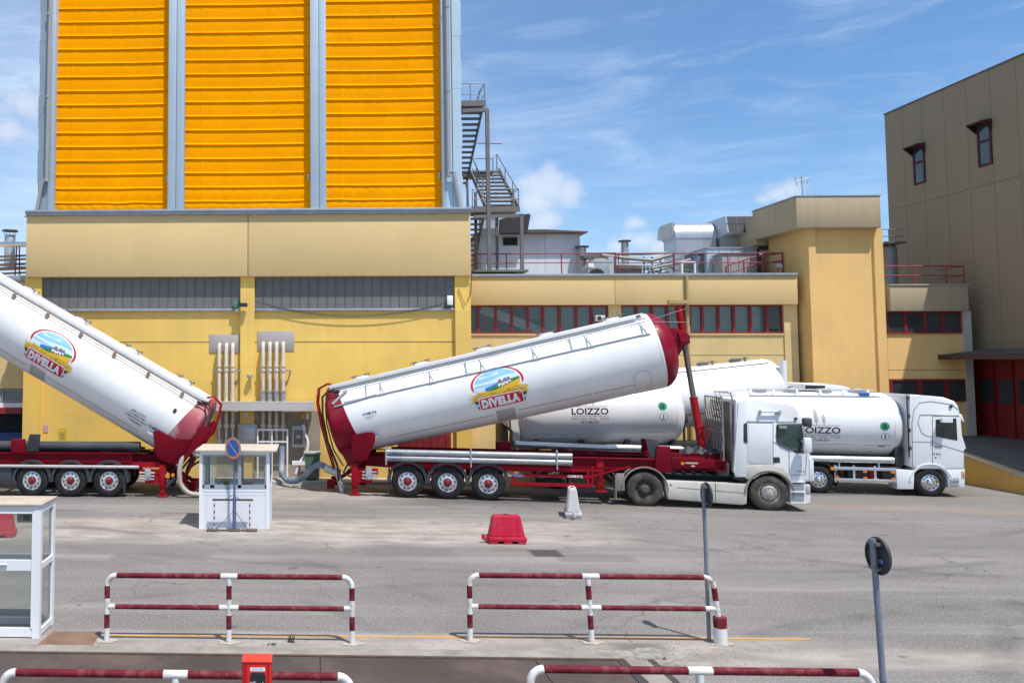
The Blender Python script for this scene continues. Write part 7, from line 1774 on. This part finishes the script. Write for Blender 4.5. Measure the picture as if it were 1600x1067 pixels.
# ------------------------------------------------------------------ plastic road barriers
def barrier(label, base, rz, m, L_=1.0, H=.72, Wd=.44, cap=False):
    t = thing('road_barrier', label, 'barrier', base, rz, 'plastic road barriers')
    b = MB(); h0 = .16
    pr = [(-Wd / 2 + .03, h0), (Wd / 2 - .03, h0), (.09, H), (-.09, H)]
    xb, xt = L_ / 2 - .03, L_ / 2 - .13
    lo = [(-xb, -Wd / 2 + .04), (xb, -Wd / 2 + .04), (xb, Wd / 2 - .04), (-xb, Wd / 2 - .04)]; hi = [(-xt, -.10), (xt, -.10), (xt, .10), (-xt, .10)]
    A = [b.v((*p, h0)) for p in lo]; B = [b.v((*p, H)) for p in hi]; f = [b._f(A[::-1]), b._f(B)]
    for i in range(4): f.append(b._f([A[i], A[(i + 1) % 4], B[(i + 1) % 4], B[i]]))
    bmesh.ops.bevel(b.bm, geom=list({e for q in f for e in q.edges}), offset=.03, segments=3, affect='EDGES')
    for k in range(4):     # moulded flutes
        for sg in (-1, 1):
            x = -.27 + .18 * k; ya, yb = sg * (Wd / 2 - .045), sg * .105
            b.bar((x, ya, h0 + .03), (x * .92, yb, H - .04), .03, .014, (0, sg, .4))
    b.build('body', m, t, 40)
    b = MB(); b.box(-L_ / 2, L_ / 2, -Wd / 2, Wd / 2, .06, .17, bev=.025)
    for x in (-L_ / 2 + .12, 0, L_ / 2 - .12): b.box(x - .10, x + .10, -Wd / 2 + .01, Wd / 2 - .01, .0, .07, bev=.01)
    b.build('foot', m, t)
    b = MB(); b.box(-.10, .10, -.035, .035, H - .015, H + .006); b.tube((0, 0, H), (0, 0, H + .012), .05, 12); b.build('filler_cap', flat('barrier_cap_dark', (.10, .01, .02), .5), t)
    b = MB(); b.tube((-L_ / 2 - .10, 0, .08), (-L_ / 2 - .10, 0, .20), .045, 12); b.box(-L_ / 2 - .1, -L_ / 2 + .02, -.04, .04, .08, .13); b.build('coupling', m, t)
    return t
BR = mat('barrier_red', (.50, .016, .048), .5, spec=.15, var=.08, vs=4, dirt=(.36, .10, .11), dirtamt=.4, ds=5); BWm = mat('barrier_white', (.54, .53, .51), .5, var=.05, vs=4, dirt=(.35, .31, .27), dirtamt=.55, ds=4)
qr = G(794, 850) + Vector((0, .2, 0)); br_ = barrier('red plastic road barrier standing alone in the middle of the yard', qr, 0, BR, L_=.93, H=.69)
qw = G(900, 809) + Vector((0, .3, 0)); bw_ = barrier('white plastic road barrier seen end-on, with a red peg on top', qw, R_(76), BWm, H=.84, Wd=.46)
b = MB(); b.tube((.35, 0, .76), (.35, 0, .92), .035, 10); b.tube((.35, 0, .86), (.35, 0, .90), .06, 10); b.build('peg', BRIGHTRED, bw_)
qz = G(-6, 838); barrier('red plastic road barrier behind the glass booth at the left edge', qz, R_(10), BR)

# ------------------------------------------------------------------ extinguisher box
YX = 8.38; x0, x1 = X_(378, YX, 1040), X_(424, YX, 1040); zt = W(400, 1034, YX).z
eb = thing('extinguisher_box', 'bright red fire extinguisher box with dark window at the bottom edge', 'extinguisher box', ((x0 + x1) / 2, YX, 0)); hw = (x1 - x0) / 2
XR = mat('box_red', (.62, .010, .006), .35, var=.04, vs=3, dirt=(.4, .05, .03), dirtamt=.3); h0 = zt - .75
b = MB(); b.prism([(-hw, h0), (hw, h0), (hw, zt), (-hw, zt)], 0, .21, .012); bx = b.build('case', XR, eb)
b = MB(); b.box(-hw - .004, hw + .004, -.012, .215, zt, zt + .012, bev=.004); b.build('lid', mat('lid_red', (.72, .05, .03), .4), eb)
d = Decal(); BLK = mat('box_window', (.02, .02, .022), .12); d.rrect(.012, zt - .40, .155, .60, .03, BLK, 0); d.rrect(.01, zt - .068, .145, .036, .004, flat('label_white', (.75, .78, .80)), 0); d.text('ESTINTORE', .01, zt - .068, .02, .11, flat('label_blue', (.12, .30, .45)), 1)
LG = flat('line_grey', (.45, .47, .48), .4)
d.ring(-.022, zt - .215, .025, .03, .019, .024, LG, 1, 0, PI, 16); d.rrect(-.046, zt - .27, .006, .10, .002, LG, 1); d.rrect(.002, zt - .27, .006, .10, .002, LG, 1); d.rrect(-.022, zt - .225, .04, .005, .001, LG, 1); d.rrect(-.055, zt - .195, .02, .012, .003, LG, 1); d.rrect(-.022, zt - .19, .012, .02, .003, LG, 1)
FL = flat('flame_red', (.5, .08, .05), .4)
for k, (u, v, s1) in enumerate(((.045, -.235, 1.), (.06, -.205, .8), (.035, -.26, .7), (.055, -.255, .9))): d.poly([(u - .014 * s1, zt + v - .02), (u + .012 * s1, zt + v - .018), (u + .014 * s1, zt + v + .005), (u + .004, zt + v + .024 * s1), (u - .006, zt + v + .006)], LG if k % 2 else FL, 1)
d.build('front_graphics', lambda u, v, e: (u, -e, v), bx, 0, .0015)
b = MB(); b.box(-hw, -hw + .05, -.004, 0, h0 + .02, zt - .02); b.box(hw - .04, hw - .02, -.006, 0, h0 + .02, zt - .02); b.build('door_edge', mat('box_red_dark', (.36, .006, .006), .4), eb)
b = MB(); b.box(-.04, .04, .08, .16, 0, h0); b.box(-.15, .15, 0, .24, 0, .02); b.build('post', mat('box_post', (.30, .02, .02), .5), eb)

# ------------------------------------------------------------------ bin, hoses, weeds
q = Vector((X_(488, 31.7, 735), 31.7, .11)); bn = thing('wheelie_bin', 'green two wheeled bin with grey lid against the yellow wall', 'bin', q); s = 1300 / 31.
hb = W(487, 706, 31.7).z - .11; 
b = MB(); b.prism([(-.24, .06), (.24, .06), (.29, hb - .06), (-.29, hb - .06)], -.25, .25, .03); b.build('body', mat('bin_green', (.075, .13, .085), .5, var=.15, dirt=(.25, .24, .2), dirtamt=.4), bn)
b = MB(); b.box(-.32, .32, -.30, .30, hb - .06, hb + .02, bev=.03); b.build('lid', mat('bin_lid', (.34, .36, .33), .55, var=.15), bn)
for x in (-.22, .22): b = MB(); b.tube((x - .03, .22, .10), (x + .03, .22, .10), .10, 14); b.build('wheel', BLACKP, bn)
# blue grey unloading hose
def pw(px, py, Y): return W(px, py, Y)
HB = mat('hose_blue_grey', (.13, .17, .24), .6, var=.3, vs=3, dirt=(.55, .56, .58), dirtamt=.7, ds=1.3)
def curve_pts(P_, n=10):
    out = []
    for i in range(len(P_) - 1):
        p0 = P_[max(i - 1, 0)]; p1 = P_[i]; p2 = P_[i + 1]; p3 = P_[min(i + 2, len(P_) - 1)]
        for k in range(n):
            t = k / n; out.append(.5 * ((2 * p1) + (p2 - p0) * t + (2 * p0 - 5 * p1 + 4 * p2 - p3) * t * t + (3 * p1 - p0 - 3 * p2 + p3) * t ** 3))
    out.append(P_[-1]); return out
b = MB(); b.path(curve_pts([pw(441, 697, 31.6), pw(440, 728, 31.3), pw(441, 741, 31.0), pw(452, 751, 30.5), pw(470, 748, 30.2), pw(486, 733, 29.9), pw(500, 726, 29.7), pw(514, 733, 29.5)], 8), .11, 12); h = tag(b.build('unloading_hose', HB), 'thick blue grey hose from the pipe rack to the centre trailer tail', 'hose')
b = MB(); p = pw(514, 733, 29.5); b.tube(p + Vector((-.12, 0, .04)), p + Vector((.35, -.2, -.1)), .14, 12); b.tube(p + Vector((.3, -.18, -.1)), p + Vector((.5, -.2, -.9)), .10, 12); c_ = b.build('coupling', STEEL, None); c_.parent = h
b = MB(); p = pw(481, 673, 31.8); b.path(curve_pts([pw(473, 668, 32.0), pw(481, 690, 31.8), pw(478, 708, 31.7), pw(468, 723, 31.6), pw(462, 740, 31.5)], 6), .05, 10); h = tag(b.build('limp_hose', mat('hose_white', (.62, .62, .62), .6, var=.1)), 'limp white hose hanging on the recess wall beside the green bin', 'hose'); b = MB(); b.cbox(pw(468, 723, 31.55), (.55, .15, .14)); c_ = b.build('nozzle', WHITE_P); c_.parent = h; b = MB(); b.tube(pw(476, 672, 31.95), pw(474, 664, 32.1), .06, 10); c_ = b.build('collar', WHITE_P); c_.parent = h
HT = mat('hose_tan', (.42, .37, .31), .6, var=.2, vs=3, dirt=(.2, .17, .14), dirtamt=.5)
b = MB(); b.path(curve_pts([pw(309, 712, 28.2), pw(298, 704, 28.1), pw(288, 710, 28.1), pw(281, 730, 28.0), pw(282, 755, 28.0), pw(295, 770, 28.0), pw(314, 773, 28.05)], 8), .085, 12); tag(b.build('discharge_hose', HT), 'curved tan discharge hose behind the booth at the left trailer tail', 'hose')
b = MB(); b.path(curve_pts([pw(312, 713, 30.0), pw(302, 716, 29.9), pw(292, 735, 29.8), pw(294, 757, 29.7), pw(310, 762, 29.6)], 8), .05, 10); b.path(curve_pts([pw(318, 718, 30.2), pw(300, 728, 30.1), pw(288, 750, 30.0), pw(280, 765, 29.9)], 8), .04, 10); tag(b.build('service_hoses', BLACKP), 'pair of thin dark hoses behind the tan discharge hose', 'hose')
b = MB(); p = G(272, 766); b.tube(p + Vector((.0, .6, .45)), p + Vector((-.35, .4, .12)), .10, 12); b.tube(p + Vector((-.3, .42, .16)), p + Vector((-.45, .35, .0)), .13, 12); b.tube(p + Vector((.1, .7, .3)), p + Vector((.1, .7, .6)), .06, 10); tag(b.build('hose_coupling', STEEL), 'steel hose coupling lying under the left trailer tail', 'coupling')
# weeds
LEAF = mat('weed_green', (.085, .11, .03), .7, var=.35, vs=20)
def weed(label, px, py, n, hgt, sp):
    rnd = random.Random(px); q = G(px, py); t = thing('weed', label, 'weed', q); b = MB()
    for k in range(n):
        a = rnd.uniform(0, 6.28); l = hgt * rnd.uniform(.5, 1); x0, y0 = rnd.uniform(-sp, sp), rnd.uniform(-sp, sp) * .5; w_ = rnd.uniform(.003, .007); o = rnd.uniform(.1, .5) * l
        p = [Vector((x0, y0, 0)), Vector((x0 + math.cos(a) * o * .4, y0 + math.sin(a) * o * .4, l * .6)), Vector((x0 + math.cos(a) * o, y0 + math.sin(a) * o, l))]; sd = Vector((-math.sin(a), math.cos(a), 0)) * w_
        v = [b.v(p[0] - sd), b.v(p[0] + sd), b.v(p[1] + sd), b.v(p[1] - sd), b.v(p[2])]; b._f(v[:4]); b._f([v[3], v[2], v[4]])
    b.build('leaves', LEAF, t, 0, recalc=False); return t
weed('tuft of green weed growing by the foot of the left striped railing', 455, 1003, 26, .19, .06); weed('flat sparse weed on the concrete left of the taller tuft', 424, 1007, 30, .05, .07); weed('small weed at the foot of the bent railing', 1038, 1030, 14, .05, .05)

# loose grit, chips and litter swept against the kerb and railings
rnd = random.Random(77); b = MB()
for k in range(900):
    zone_ = rnd.random()
    if zone_ < .45: x, y = rnd.uniform(-7, 8), 13.35 + rnd.gauss(0, .30)
    elif zone_ < .6: q = G(1030, 1018); x, y = q.x + rnd.gauss(0, .6), q.y + rnd.gauss(0, .35)
    else: x, y = rnd.uniform(-11, 17), rnd.uniform(14, 27)
    s_ = rnd.uniform(.005, .014) * (1 + (y - 13) / 14); c = Vector((x, y, .004 + s_ * .4)); vs = [b.v(c + Vector((rnd.uniform(-1, 1), rnd.uniform(-1, 1), rnd.uniform(-.5, .8))).normalized() * s_) for _ in range(5)]
    for f in ((0, 1, 2), (0, 2, 3), (0, 3, 4), (0, 4, 1), (1, 2, 3), (1, 3, 4)): b._f([vs[i] for i in f])
o = b.build('grit', mat('grit_stone', (.26, .24, .21), .9, var=.5, vs=30), smooth=0); o['kind'] = 'stuff'; o['label'] = 'loose grit and stone chips scattered over the yard and along the kerb'; o['category'] = 'grit'
